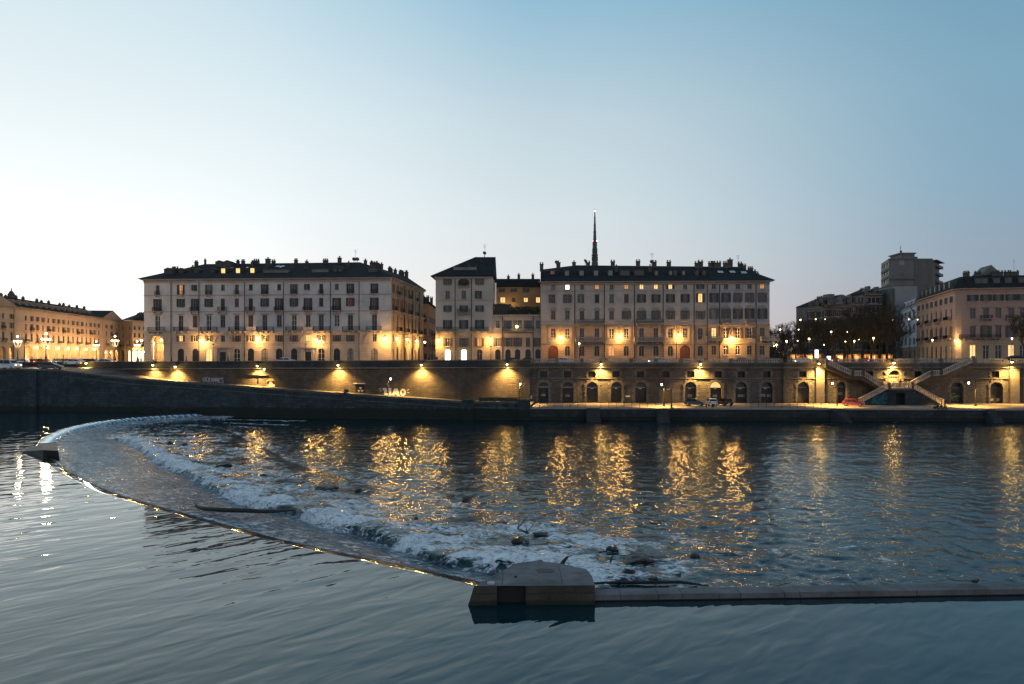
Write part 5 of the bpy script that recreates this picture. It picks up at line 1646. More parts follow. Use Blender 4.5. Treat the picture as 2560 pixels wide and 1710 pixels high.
# round-topped mural patch
mb = MB(); xa, xb = fh.x(666), fh.x(688); zb_, zt_ = fh.z(969.5, 677), fh.z(946, 677)
flat(mb, [(xa, zb_), (xb, zb_), (xb, zb_ + 1.5), ((xa + xb) / 2 + .4, zt_), ((xa + xb) / 2 - .4, zt_), (xa, zb_ + 1.5)])
fh.put(mb, 'mural_ground', plain('ochre_mural_paint', (0.34, 0.24, 0.12), 0.85))
mb = MB()
w_ = xb - xa; h_ = zt_ - zb_
for poly in ([(0.03, .3), (.3, .45), (.42, .72), (.1, .74), (.02, .6)], [(.62, .72), (.97, .74), (.98, .4), (.8, .38), (.66, .55)], [(.42, .722), (.62, .722), (.5, .62)]):
    mb.prism([(xa + p * w_, zb_ + q * h_) for p, q in poly], -0.024, -0.013)
fh.put(mb, 'mural_shapes', M_BLACK)
mb = MB()
for poly in ([(.2, .05), (.92, .02), (.95, .36), (.78, .36), (.6, .5), (.5, .58), (.44, .6), (.32, .42)],): mb.prism([(xa + p * w_, zb_ + q * h_) for p, q in poly], -0.0235, -0.0132)
fh.put(mb, 'mural_light_patch', M_WHITE)
mb = MB()   # horizontal drain pipe on the wall
mb.cyl((fh.x(612), -0.16, fh.z(939, 640)), (fh.x(668), -0.16, fh.z(938, 640)), 0.14, n=8); fh.put(mb, 'pipe', M_IRON)

# ---- ramp wall on the river, left and centre
RWL, RWR = W2(-120, 139.0), W2(1325, 128.2)
RW = thing('ramp_wall', 'long dark river wall whose top slopes down to the quay, at the left', 'wall', (RWL[0], RWL[1], 0), math.atan2(RWR[1] - RWL[1], RWR[0] - RWL[0]))
fq = Face(RW, RWL, RWR, 0)
prof_px = [(-120, 921), (0, 921), (60, 921), (158, 926), (320, 944.8), (560, 961.5), (760, 976.5), (1060, 997), (1155, 1003), (1325, 1005)]
pp = [(fq.x(a), fq.z(b_, a)) for a, b_ in prof_px]
def ramp_top(x):
    for (a, za), (b_, zb_) in zip(pp[:-1], pp[1:]):
        if x <= b_: return za + (zb_ - za) * (x - a) / (b_ - a)
    return pp[-1][1]
mb = MB()
for (a, za), (b_, zb_) in zip(pp[:-1], pp[1:]):
    n = max(1, int((b_ - a) / 6))
    for k in range(n):
        s0, s1 = a + (b_ - a) * k / n, a + (b_ - a) * (k + 1) / n
        h0, h1 = za + (zb_ - za) * k / n, za + (zb_ - za) * (k + 1) / n
        mb.quad((s0, -0.0, -2.5), (s1, 0, -2.5), (s1, 0, h1 - 0.35), (s0, 0, h0 - 0.35))
        mb.quad((s1, 0.7, -2.5), (s0, 0.7, -2.5), (s0, 0.7, h0 - 0.35), (s1, 0.7, h1 - 0.35))
fq.put(mb, 'masonry', ST_DARK)
mb = MB()
for (a, za), (b_, zb_) in zip(pp[:-1], pp[1:]): mb.slab((a, -0.12, za - 0.349), (b_, -0.12, zb_ - 0.349), 0.94, 0, 0.349)
for (a, za), (b_, zb_) in zip(pp[3:-1], pp[4:]): mb.slab((a, -0.06, za - 1.25), (b_, -0.06, zb_ - 1.25), 0.05, 0, 0.16)
fq.put(mb, 'coping', stone('ramp_coping_stone', ((0.15, 0.15, 0.14), (0.11, 0.11, 0.105)), 1.8, 0.9, 0.15, 0.4))
for a, b_, top in ((1155, 1184, 998.5), (1296.6, 1325, 1000)):
    mb = MB(); xa, xb = fq.x(a), fq.x(b_); zt_ = fq.z(top, a)
    mb.box(xa, xb, -0.35, 1.0, -2.5, zt_ - 0.25); mb.prism([(xa - 0.1, zt_ - 0.249), (xb + 0.1, zt_ - 0.249), (xb - 0.1, zt_), (xa + 0.3, zt_)], -0.45, 1.1)
    fq.put(mb, 'pier', ST_DARK)
mb = MB(); xa = fq.x(1232); mb.box(xa, xa + 0.8, -0.02, -0.004, fq.z(1041, 1235), fq.z(1032, 1235)); fq.put(mb, 'drain_hole', M_BLACK)
mb = MB(); xa = fq.x(20); mb.box(xa + 3, xa + 6.5, -0.5, -0.004, -2.5, ramp_top(xa + 4) - 0.36); fq.put(mb, 'buttress', ST_DARK)

# ramp surface
mb = MB()
n = 60
for k in range(n):
    s0, s1 = fq.w * k / n, fq.w * (k + 1) / n
    def q(s): p = fq.L + fq.u * s; z = ramp_top(s) - (0.32 if s < fq.x(100) else min(0.75, 0.32 + (s - fq.x(100)) * 0.02)); return p + fq.n * 0.6, z
    p0, z0 = q(s0); p1, z1 = q(s1)
    b0, b1_ = p0 + fq.n * 16.5, p1 + fq.n * 16.5
    mb.quad((p0.x, p0.y, z0), (p1.x, p1.y, z1), (b1_.x, b1_.y, z1 + (0.6 if s1 < fq.x(200) else 0)), (b0.x, b0.y, z0 + (0.6 if s0 < fq.x(200) else 0)))
tag(mb.build('ramp', M_ROAD), kind='structure')

# quay
M_QUAY = plain('quay_paving', (0.175, 0.155, 0.135), 0.85, var=0.25, scale=0.7)
QA, QB = Vector(W2(1322, 128.2)), Vector(W2(2700, 124.0))
WA, WB = Vector(W2(1300, 143.2)), Vector(W2(2700, 140.2))
qd = (QB - QA).normalized(); qn = Vector((-qd.y, qd.x))
mb = MB()
mb.poly([(QA.x, QA.y + 0.3, ZQ), (QB.x, QB.y + 0.3, ZQ), (WB.x, WB.y + 1.0, ZQ), (WA.x, WA.y + 1.0, ZQ)])
tag(mb.build('quay', M_QUAY), kind='structure')
QW = thing('quay_wall', 'low dark quay wall at the waterline below the arched embankment, centre to right', 'wall', (QA.x, QA.y, 0), math.atan2(qd.y, qd.x))
fqw = Face(QW, tuple(QA), tuple(QB), 0)
mb = MB(); mb.quad((0, 0, -2.5), (fqw.w, 0, -2.5), (fqw.w, 0, ZQ - 0.2), (0, 0, ZQ - 0.2)); fqw.put(mb, 'masonry', ST_QUAY)
mb = MB(); mb.box(0, fqw.w, -0.08, 0.7, ZQ - 0.199, ZQ + 0.03); fqw.put(mb, 'coping', plain('quay_coping_stone', (0.3, 0.27, 0.23), 0.8, var=0.2))
for k, (a, b_, slope) in enumerate(((1465.5, 1499, 0), (2076, 2112, 1), (2463, 2485, 0), (1640, 1668, 0))):
    mb = MB(); xa, xb = fqw.x(a), fqw.x(b_)
    for s in range(10):
        z = ZQ - 0.02 - 0.24 * s
        mb.box(xa + (0.25 * s if slope else 0), xb, -0.3 * (s + 1), -0.3 * s - 0.001 if s else -0.09, -2.0, z)
    fqw.put(mb, 'river_steps', stone('step_stone', ((0.07, 0.08, 0.09), (0.06, 0.065, 0.075)), 2.0, 0.24, 0.2, 0.4))
for a in (2022,):
    mb = MB(); mb.box(fqw.x(a - 6), fqw.x(a + 6), -0.02, -0.004, 0.1, 1.2); fqw.put(mb, 'drain_hole', M_BLACK)

# ---- arched wall, right
AW = thing('arched_wall', 'high stone embankment wall with two rows of dark arches and square windows above the quay', 'wall', (WA.x, WA.y, 0), math.atan2((WB - WA).y, (WB - WA).x))
x13 = W2(1325, 143.0); 
fw_ = Face(AW, (WA.x, WA.y), (WB.x, WB.y), 0)
za = lambda py, px=1700: fw_.z(py, px)
holes = []
arch_c = [(1359, 26), (1420, 27), (1480.5, 28), (1541, 27), (1602, 28), (1726.5, 28), (1790, 29), (1853, 29), (1916.5, 28), (2008, 28), (2103, 26), (2392, 31), (2491, 31)]
win_c = [1359, 1419, 1480, 1540, 1601, 1664.5, 1727, 1795.5, 1853, 1917, 2007, 2173, 2295, 2488]
doors = []
aw_ = []
for c, w in arch_c:
    xa, xb = fw_.x(c - w / 2), fw_.x(c + w / 2)
    top = za(955, c); aw_.append((c, xa, xb, top))
    holes.append((xa, xb, ZQ + 0.01, top, True, 1.0))
for c in win_c:
    xa, xb = fw_.x(c - 9.2), fw_.x(c + 9.2); holes.append((xa, xb, za(943.5, c), za(928.5, c), False, 0.9))
xa, xb = fw_.x(1653), fw_.x(1680); holes.append((xa, xb, ZQ + 0.01, za(975, 1665), False, 0.5)); rectdoor = (xa, xb, za(975, 1665))
xa, xb = fw_.x(2220.5), fw_.x(2250); portal = (xa, xb, 5.62, za(925, 2235)); holes.append((xa, xb, 5.62, za(925, 2235), True, 1.2))
ZT = za(909, 1700)
X0 = fw_.x(1325)
mb = MB(); wall_mesh(mb, X0, fw_.w, -1 + 2, ZT, holes, 0.9); fw_.put(mb, 'masonry', ST_ARC)
mb = MB()
mb.box(X0, fw_.w, -0.45, 0.6, za(919.5), za(917)); mb.box(X0, fw_.w, -0.28, -0.003, za(921), za(919.51))
mb.box(X0, fw_.w, -0.18, -0.003, za(946.5), za(944.5)); mb.box(X0, fw_.w, -0.15, 0.8, ZT + 0.001, ZT + 0.25)
fw_.put(mb, 'string_course', ST_TRIM)
for c, xa, xb, top in aw_:
    mb = MB(); rd = (xb - xa) / 2
    n = 11
    for k in range(n):
        t0, t1 = PI * k / n + 0.02, PI * (k + 1) / n - 0.02
        ro = rd + (0.75 if k % 2 else 0.5)
        cx, cz = (xa + xb) / 2, top - rd
        mb.prism([(cx + (rd + .01) * math.cos(t0), cz + (rd + .01) * math.sin(t0)), (cx + ro * math.cos(t0), cz + ro * math.sin(t0)), (cx + ro * math.cos(t1), cz + ro * math.sin(t1)), (cx + (rd + .01) * math.cos(t1), cz + (rd + .01) * math.sin(t1))], -0.14, -0.004)
    for s in range(int((top - rd - ZQ) / 0.45)):
        e_ = 0.55 if s % 2 else 0.35
        z0 = ZQ + 0.02 + 0.45 * s
        mb.box(xa - e_, xa - 0.01, -0.14, -0.004, z0, z0 + 0.41); mb.box(xb + 0.01, xb + e_, -0.14, -0.004, z0, z0 + 0.41)
    fw_.put(mb, 'arch_surround', ST_TRIM)
    lit = abs(c - 1790) < 1
    rd_ = rd; zspr = top - rd
    mb = MB(); mb.box(xa + 0.01, xb - 0.01, 0.82, 0.92, ZQ + 0.02, zspr); mb.box((xa + xb) / 2 - 0.03, (xa + xb) / 2 + 0.03, 0.78, 0.819, ZQ + 0.02, zspr)
    do = fw_.put(mb, 'door', M_DARKDOOR)
    mb = MB(); mb.box(xa + 0.01, xb - 0.01, 0.83, 0.9, zspr + 0.02, top - 0.01)
    fw_.put(mb, 'fanlight', glow('lit_fanlight', (1.0, 0.62, 0.2), 1.6, True) if lit else M_GLASS_D)
    if c > 1580 and c < 1930 or c in (1480.5, 1541):
        mb = MB(); cx = (xa + xb) / 2; mb.box(cx - 0.28, cx + 0.28, 0.72, 0.77, zspr - 0.28, zspr - 0.16); fw_.put(mb, 'door_plate', M_WHITE)
for c in win_c:
    mb = MB(); xa, xb = fw_.x(c - 9.2), fw_.x(c + 9.2); z0, z1 = za(943.5, c), za(928.5, c)
    mb.box(xa, xb, 0.7, 0.76, z0, z1); wo = fw_.put(mb, 'window', M_GLASS_D)
    mb = MB()
    for k in range(5): mb.box(xa + (xb - xa) * (k + 0.5) / 5 - 0.03, xa + (xb - xa) * (k + 0.5) / 5 + 0.03, 0.3, 0.36, z0 + 0.01, z1 - 0.01)
    fwg = fw_.put(mb, 'window_grille', M_IRON)
    mb = MB()
    for s in range(4):
        e_ = 0.6 if s % 2 else 0.35; zz = z0 + (z1 - z0) * s / 4
        mb.box(xa - e_, xa - 0.01, -0.13, -0.004, zz + 0.02, zz + (z1 - z0) / 4); mb.box(xb + 0.01, xb + e_, -0.13, -0.004, zz + 0.02, zz + (z1 - z0) / 4)
    for k in range(5):
        cx = xa + (xb - xa) * (k + 0.5) / 5; d = (k - 2) * 0.12
        mb.prism([(cx - 0.13, z1 + 0.01), (cx + 0.13, z1 + 0.01), (cx + 0.16 + d, z1 + (0.75 if k % 2 else 0.55)), (cx - 0.16 + d, z1 + (0.75 if k % 2 else 0.55))], -0.13, -0.004)
    fw_.put(mb, 'window_surround', ST_TRIM)
xa, xb, zt_ = rectdoor
mb = MB(); mb.box(xa, xb, 0.4, 0.48, ZQ + 0.02, zt_); fw_.put(mb, 'door', plain('ochre_shutter_door', (0.30, 0.2, 0.09), 0.7))
mb = MB(); mb.box(xa - 0.4, xa - 0.01, -0.16, -0.004, ZQ, zt_ + 0.3); mb.box(xb + 0.01, xb + 0.4, -0.16, -0.004, ZQ, zt_ + 0.3); fw_.put(mb, 'door_jamb', ST_TRIM)
mb = MB(); mb.box(fw_.x(1667), fw_.x(1674), -0.2, -0.004, zt_ + 0.05, zt_ + 0.22); fw_.put(mb, 'door_plate', M_WHITE)
for a, b_, m_ in ((1561, 1575, None),):
    mb = MB(); mb.box(fw_.x(1564), fw_.x(1574.5), -0.05, -0.004, za(992.5, 1569), za(989, 1569)); fw_.put(mb, 'wall_plate', M_WHITE)
mb = MB(); mb.box(fw_.x(1326.5), fw_.x(1330), -0.06, -0.004, za(997, 1328), za(989, 1328)); fw_.put(mb, 'wall_plate', M_WHITE)
for a, b_ in ((2037.5, 2058.5), (2521, 2544)):
    mb = MB(); xa, xb = fw_.x(a), fw_.x(b_); mb.box(xa, xb, -0.6, -0.005, 1.0, za(919.6, a)); mb.box(xa - 0.12, xb + 0.12, -0.75, -0.006, za(919.5, a), za(916, a))
    fw_.put(mb, 'pilaster', ST_TRIM)
mb = MB(); xa = fw_.x(1957); mb.box(xa, fw_.x(1975), -0.35, -0.006, 1.0, ZT); fw_.put(mb, 'buttress', ST_ARC)
# graffiti on doors and walls of the arches
M_TEALP = plain('teal_spray_paint', (0.02, 0.11, 0.14), 0.85, var=0.6, scale=1.2)
mb = MB()
for (cx, cz) in ((1359, 988), (1420, 990), (1727, 990), (1790, 990), (1853, 990), (1860, 990), (1911, 989), (1926, 990), (2105, 985), (2485, 1000), (2505, 1000), (2533, 999)):
    x0 = fw_.x(cx - 5); w_ = fw_.x(cx + 5) - x0; zb_ = za(cz + 3, cx); hh = 0.55
    inside = any(abs(c - cx) < w * 0.5 for c, w in arch_c)
    yo = 0.80 if inside else -0.004
    for k in range(3):
        ch = rr.choice('oKrames')
        for st in GL[ch]:
            pts = [(x0 + (k + p * 0.9) * w_ / 3, zb_ + q * hh) for p, q in st]
            for (xx0, z0), (xx1, z1) in zip(pts[:-1], pts[1:]):
                dx, dz = xx1 - xx0, z1 - z0; n_ = math.hypot(dx, dz) or 1; nx, nz = -dz / n_ * 0.04, dx / n_ * 0.04
                mb.prism([(xx0 - nx, z0 - nz), (xx1 - nx, z1 - nz), (xx1 + nx, z1 + nz), (xx0 + nx, z0 + nz)], yo - 0.012, yo)
fw_.put(mb, 'graffiti', M_GREYP)
mb = MB()
for k in range(40):
    a = rr.uniform(0, 6.28); q = rr.uniform(0, 1); cx, cz = fw_.x(2391), za(993, 2391)
    x, z = cx + 1.1 * q * math.cos(a), cz + 0.9 * q * math.sin(a)
    mb.prism([(x - .2, z - .1), (x + .2, z - .14), (x + .1, z + .16)], 0.80 - 0.02 - rr.random() * .01, 0.80)
fw_.put(mb, 'mural', plain('green_spray_paint', (0.13, 0.20, 0.07), 0.85, var=0.5, scale=2))

# upper portal
xa, xb, z0, z1 = portal
mb = MB(); rd = (xb - xa) / 2; zs_ = z1 - rd; cx = (xa + xb) / 2
mb.box(xa + 0.01, xb - 0.01, 0.9, 1.0, z0, z1 - 0.02); pd = fw_.put(mb, 'portal_gate', M_DARKDOOR)
mb = MB(); mb.box(xa + 0.02, xb - 0.02, 0.6, 0.7, zs_ - 0.08, zs_ + 0.1); mb.box(xa + 0.02, xb - 0.02, 0.62, 0.68, z0 + 1.0, z0 + 1.1)
for k in range(5): mb.box(xa + (xb - xa) * (k + .5) / 5 - .03, xa + (xb - xa) * (k + .5) / 5 + .03, 0.63, 0.67, z0, zs_ - .081)
for (qx, qz) in ((0.28, 0.6), (0.5, 0.62), (0.72, 0.6), (0.28, 1.5), (0.5, 1.55), (0.72, 1.5)):
    for k in range(8):
        t0, t1 = 2 * PI * k / 8, 2 * PI * (k + 1) / 8; X = xa + (xb - xa) * qx; Z = z0 + qz
        mb.prism([(X + .2 * math.cos(t0), Z + .2 * math.sin(t0)), (X + .27 * math.cos(t0), Z + .27 * math.sin(t0)), (X + .27 * math.cos(t1), Z + .27 * math.sin(t1)), (X + .2 * math.cos(t1), Z + .2 * math.sin(t1))], 0.61, 0.66)
fw_.put(mb, 'portal_grille', ST_BAL)
mb = MB(); n = 13
for k in range(n):
    t0, t1 = PI * k / n + .03, PI * (k + 1) / n - .03; ro = rd + (1.0 if k % 2 else .7)
    mb.prism([(cx + (rd + .3) * math.cos(t0), zs_ + (rd + .3) * math.sin(t0)), (cx + ro * math.cos(t0), zs_ + ro * math.sin(t0)), (cx + ro * math.cos(t1), zs_ + ro * math.sin(t1)), (cx + (rd + .3) * math.cos(t1), zs_ + (rd + .3) * math.sin(t1))], -0.2, -0.004)
mb.arch_ring(cx, zs_, rd + .01, rd + .28, -0.15, -0.004, n=14)
for s in (-1, 1): mb.box(cx + s * (rd + .15) - .14, cx + s * (rd + .15) + .14, -0.15, -0.004, z0, zs_)
for s in range(4):
    e_ = 1.0 if s % 2 else .7
    mb.box(xa - e_, xa - .31, -.2, -.004, z0 + .6 * s, z0 + .6 * s + .5); mb.box(xb + .31, xb + e_, -.2, -.004, z0 + .6 * s, z0 + .6 * s + .5)
fw_.put(mb, 'portal_surround', ST_TRIM)

# ---- double staircase
SX = lambda px, dy: fw_.x(px, dy)
DST = thing('double_staircase', 'symmetrical double stone staircase with balustrades climbing from the quay to the street', 'staircase', fw_.world(fw_.x(2250), 0, 0), fw_.ang)
ox = fw_.x(2250)
def stair_part(mb, name, mat): return mb.build(name, mat, DST)
ZP = 5.6; DY = -5.2; DU = -2.6
def sloped_balustrade(a, b_, y, label=None, posts=True):
    """from (x,z) foot to (x,z) head; z is the tread line"""
    (xa, z0), (xb, z1) = a, b_
    mb = MB(); mb.slab((xa, y - .16, z0 + .95), (xb, y - .16, z1 + .95), .32, 0, .16); mb.slab((xa, y - .16, z0 + .02), (xb, y - .16, z1 + .02), .32, 0, .14)
    n = max(3, int(abs(xb - xa) / 0.34))
    for k in range(n):
        t_ = (k + .5) / n; x = xa + (xb - xa) * t_; z = z0 + (z1 - z0) * t_
        mb.box(x - .075, x + .075, y - .075, y + .075, z + .12, z + .99)
    stair_part(mb, 'balustrade', ST_BAL)
    for x, z in (a, b_):
        mb = MB(); mb.box(x - .22, x + .22, y - .22, y + .22, z - .05, z + 1.12); mb.box(x - .27, x + .27, y - .27, y + .27, z + 1.12, z + 1.22)
        stair_part(mb, 'newel_post', ST_TRIM)
pxz = lambda px, py, y: (fw_.x(px, y) - ox, fw_.z(py, px, y))
for s in (-1, 1):
    if s < 0:
        lf, lh = pxz(2143, 1006, DY), pxz(2223, 970.5, DY)
        u1, u2, u3, u4 = pxz(2203, 969, DU), pxz(2158, 940, DU), pxz(2131, 940, DU), pxz(2066, 910, DU)
    else:
        lf, lh = pxz(2356, 1007, DY), pxz(2281, 970.5, DY)
        u1, u2, u3, u4 = pxz(2272, 969, DU), pxz(2328.5, 939, DU), pxz(2353, 939, DU), pxz(2433, 905, DU)
    lf = (lf[0], ZQ + .05); lh = (lh[0], ZP); u1 = (u1[0], ZP)
    sloped_balustrade(lf, lh, DY)
    for a, b_ in ((u1, u2), (u2, u3), (u3, u4)): sloped_balustrade(a, b_, DU)
    # solid flights
    mb = MB(); P4 = [(lf[0], 0.5), (lh[0], 0.5), (lh[0], lh[1]), (lf[0], lf[1])]
    if s > 0: P4 = [(lh[0], 0.5), (lf[0], 0.5), (lf[0], lf[1]), (lh[0], lh[1])]
    mb.prism(P4, DY + .2, DU - .21); stair_part(mb, 'lower_flight', ST_QUAY)
    mb = MB(); q = [u1, u2, u3, u4]
    low = [(p[0], p[1] - 0.75) for p in q]
    pts = q + low[::-1] if s < 0 else q[::-1] + low
    pts = low + q[::-1] if s > 0 else low[::-1] + q
    mb.prism(pts, DU + .17, -0.05); stair_part(mb, 'upper_flight', ST_ARC)
    mb = MB(); n = 16
    for k in range(n):
        t_ = k / n; x0, x1 = lf[0] + (lh[0] - lf[0]) * t_, lf[0] + (lh[0] - lf[0]) * (t_ + 1 / n); z = lf[1] + (lh[1] - lf[1]) * (t_ + 1 / n)
        mb.box(min(x0, x1), max(x0, x1), DY + .22, DU - .23, z - .25, z + .02)
    stair_part(mb, 'steps', ST_TRIM)
xa, xb = fw_.x(2223, DY) - ox, fw_.x(2281, DY) - ox
mb = MB(); wall_mesh(mb, xa - .3, xb + .3, 1.0, ZP - .3, [(fw_.x(2239.5, DY) - ox, fw_.x(2263, DY) - ox, ZQ + .01, fw_.z(982.5, 2250, DY), False, 1.2)], 1.2)
for q in range(len(mb.v)): mb.v[q] = (mb.v[q][0], mb.v[q][1] + DY, mb.v[q][2])
stair_part(mb, 'platform_wall', ST_QUAY)
mb = MB(); mb.box(xa - .35, xb + .35, DY - .12, -0.1, ZP - .299, ZP); stair_part(mb, 'platform', ST_TRIM)
mb = MB(); mb.box(fw_.x(2239.5, DY) - ox, fw_.x(2263, DY) - ox, DY + 1.0, DY + 1.1, ZQ, fw_.z(982, 2250, DY)); stair_part(mb, 'platform_door', M_BLACK)
sloped_balustrade((xa, ZP), (xb, ZP), DY)
for a, b_, sgn in ((2184, 2227, 1), (2272, 2285, 1)):
    mb = MB()
    for k in range(60):
        px = rr.uniform(a, b_); t_ = (px - 2143) / 80 if px < 2240 else (2356 - px) / 75
        zlim = ZQ + (ZP - ZQ) * min(1, max(0, t_)) - 0.5
        x = fw_.x(px, DY) - ox; z = rr.uniform(ZQ + .2, max(ZQ + .4, zlim))
        w_ = rr.uniform(.15, .5)
        yo = DY + .2 if abs(x) > (xb + .3) or px < 2222 else DY
        mb.prism([(x - w_, z - .1), (x + w_, z - .06), (x + w_ * .7, z + .16), (x - w_ * .8, z + .12)], yo - .012 - rr.random() * .01, yo - .002)
    stair_part(mb, 'graffiti', M_TEALP)

# ---- street balustrades along the top of the arched wall
def street_balustrade(label, pxa, pxb, dy=0.25, lit=False):
    xa, xb = fw_.x(pxa, dy), fw_.x(pxb, dy)
    zb_ = ZT + .25
    top = fw_.z(896.5, (pxa + pxb) / 2, dy)
    p = fw_.world(xa, dy, zb_)
    t = thing('balustrade', label, 'balustrade', p, fw_.ang, 'stone balustrades along the street')
    w = xb - xa; h = top - zb_
    n = max(1, round(w / 5.2))
    for k in range(n + 1):
        x = w * k / n
        mb = MB(); mb.box(x - .35, x + .35, -.28, .28, 0, h + .06); mb.build('pedestal', ST_TRIM, t)
        if k == n: break
        x1 = w * (k + 1) / n
        mb = MB(); mb.box(x + .35, x1 - .35, -.2, .2, h - .18, h); mb.box(x + .35, x1 - .35, -.2, .2, 0, .14)
        m = int((x1 - x - .7) / .36)
        for j in range(m):
            bx = x + .35 + (x1 - x - .7) * (j + .5) / m
            mb.lathe((bx, 0, .14), [(.10, 0), (.10, .08), (.055, .14), (.10, h * .28), (.10, h * .38), (.045, h * .66), (.08, h - .40), (.08, h - .32)], 6)
        mb.build('baluster_panel', ST_BAL, t)
    return t
street_balustrade('long stone balustrade along the street in front of the long palazzo', 1331, 1952)
street_balustrade('short stone balustrade by the trees, between the buttress and the lit pilaster', 1976, 2060)
street_balustrade('stone balustrade above the double staircase portal', 2088, 2418)
street_balustrade('stone balustrade at the far right, below the pink corner building', 2436, 2660)

# ---- quay railings
def quay_railing(label, pxa, pxb):
    xa, xb = fqw.x(pxa, .5), fqw.x(pxb, .5)
    t = thing('quay_railing', label, 'railing', fqw.world(xa, .5, ZQ + .031), fqw.ang, 'thin iron railings along the quay edge')
    w = xb - xa; n = max(1, round(w / 1.42))
    for k in range(n + 1):
        def f(): b = MB(); b.cyl((0, 0, 0), (0, 0, 1.08), .035, n=6); b.ball((0, 0, 1.1), .06, n=6, m=4); return b.mesh('post', M_IRON)
        link(cached('qpost', f), 'post', t, (w * k / n, 0, 0))
    for z in (.38, .72, 1.04):
        mb = MB(); mb.cyl((0, 0, z), (w, 0, z), .022, n=5); mb.build('rail', M_IRON, t)
quay_railing('thin iron quay railing left of the first river steps', 1330, 1463)
quay_railing('thin iron quay railing between the first river steps and the quay lantern', 1502, 1638)
quay_railing('thin iron quay railing from the black car to the second river steps', 1877, 2072)
# ================================================================== embankment lamps
BANK = (1.0, 0.53, 0.125)
def bank_lamp(face, px, py, label, base=0.0, watts=3600, bulb=True, out=1.0):
    x, Y = face.hit(px, -out - base)
    z = HC + (H0 - py) * Y / F
    t = thing('embankment_lamp', label, 'street lamp', face.world(x, -out - base, z - face.zb), face.ang, 'shaded lamps along the embankment wall')
    mb = MB(); mb.tube([(0, out - 0.01, 0.5), (0, out * .5, 0.75), (0, 0.1, 0.62), (0, 0, 0.34)], 0.06, 6); mb.cyl((0, out - .01, .5), (0, out - .08, .5), .2, n=8); mb.build('bracket', M_IRON, t)
    mb = MB(); mb.lathe((0, 0, 0), [(.07, .42), (.2, .34), (.42, .2), (.5, .1), (.46, .11), (.12, .3)], 14); mb.build('shade', M_IRON, t)
    mb = MB(); mb.ball((0, 0, .02), .19, .19, .17, 12, 8); mb.build('bulb', M_BULB, t, smooth=True)
    spot('lamp_light', (0, 0, -.36), watts, BANK, 132, .95, (0, 0, 0), .22, t)
    point('lamp_glow', (0, -.1, -.30), 60, BANK, .2, t)
    return t
for k, (px, py, lab) in enumerate(((438, 917, 'shaded lamp on the rubble wall, leftmost one with a clear bulb, above the ramp'),
                                   (643, 915, 'shaded lamp on the rubble wall above the ochre mural patch'), (845, 913, 'shaded lamp on the rubble wall left of the black triangle door'),
                                   (1053, 912.5, 'shaded lamp on the rubble wall right of the white LIAO letters'), (1267.6, 911, 'shaded lamp on the rubble wall just left of its right end buttress'))):
    bank_lamp(fh, px, py, lab)
for px, py, lab in ((382, 913, 'shaded lamp on the rubble wall, the dim one farthest left of the graffiti tag'), (215, 908, 'shaded lamp low on the wall left of the cream palace, behind the parked cars')):
    bank_lamp(fh, px, py, lab, watts=2200)
for px, py, lab, base in ((1503, 911, 'shaded lamp on the arched wall above two arches, left of the parked cars', 0), (1751.5, 911, 'shaded lamp on the arched wall above the dark hatchback', 0),
                          (2047.6, 909.5, 'shaded lamp on the square pilaster left of the double staircase', .6), (2235, 907.5, 'shaded lamp over the arched portal of the double staircase', 0),
                          (2530, 905, 'shaded lamp on the square pilaster at the far right', .6)):
    bank_lamp(fw_, px, py, lab, base, watts=3600 if base else 3400)

# quay lanterns: post with an arm and a lantern
def lantern_mesh():
    b = MB(); b.lathe((0, 0, 0), [(.10, -.3), (.2, .1), (.24, .12), (.12, .34), (.03, .4)], 8); return b.mesh('lantern', M_IRON)
def post_lamp(px, py_lamp, py_base, zbase, label, arm=0.0, watts=300, group='lantern posts on the quay', Y=None, bulb=None, col=BANK, down=True, name='quay_lantern', lamp_light=True):
    """Y from the base point on plane zbase unless given"""
    if Y is None: X, Y = G(px, py_base, zbase)
    else: X = (px - 1280) * Y / F
    zl = HC + (H0 - py_lamp) * Y / F - zbase
    t = thing(name, label, 'street lamp', (X, Y, zbase), 0, group)
    mb = MB(); mb.lathe((0, 0, 0), [(.2, 0), (.2, .25), (.12, .4), (.1, 1.0), (.07, 1.1), (.055, max(1.5, zl + (.75 if arm else -.35)))], 8); mb.build('post', M_IRON, t)
    if arm:
        mb = MB(); mb.tube([(0, 0, zl + .3), (arm * .4, 0, zl + .85), (arm, 0, zl + .7), (arm, 0, zl + .38)], .04, 6); mb.build('arm', M_IRON, t)
    mb = MB(); mb.lathe((arm, 0, zl), [(.14, -.26), (.22, .12), (.26, .14), (.14, .34), (.03, .42)], 8); mb.build('lantern', M_IRON, t) if False else None
    mb = MB(); mb.lathe((arm, 0, zl), [(.27, .16), (.15, .34), (.03, .44)], 8); mb.lathe((arm, 0, zl), [(.06, -.4), (.13, -.3), (.06, -.28)], 8); mb.build('lantern_cap', M_IRON, t)
    mb = MB(); mb.lathe((arm, 0, zl), [(.09, -.24), (.15, -.02), (.15, .15)], 10); mb.build('lantern_glass', bulb or M_BULB_W, t)
    if lamp_light:
        if down: spot('lamp_light', (arm, 0, zl - .45), watts, col, 128, .35, (0, 0, 0), .2, t)
        else: point('lamp_light', (arm, -.1, zl - .55), watts, col, .25, t)
    return t
post_lamp(1660, 961, 1016, ZQ, 'quay lantern on an iron post in front of the ochre rectangular door', -.45, 2400)
post_lamp(2092.5, 958, 1015, ZQ, 'quay lantern on an iron post left of the red car', -.9, 2600)
post_lamp(2439, 957, 1015.5, ZQ, 'quay lantern on an iron post right of the double staircase', -1.35, 2600)
post_lamp(1299, 960, 1005, 2.4, 'quay lantern on an iron post at the foot of the ramp', .1, 1800, Y=136.0)
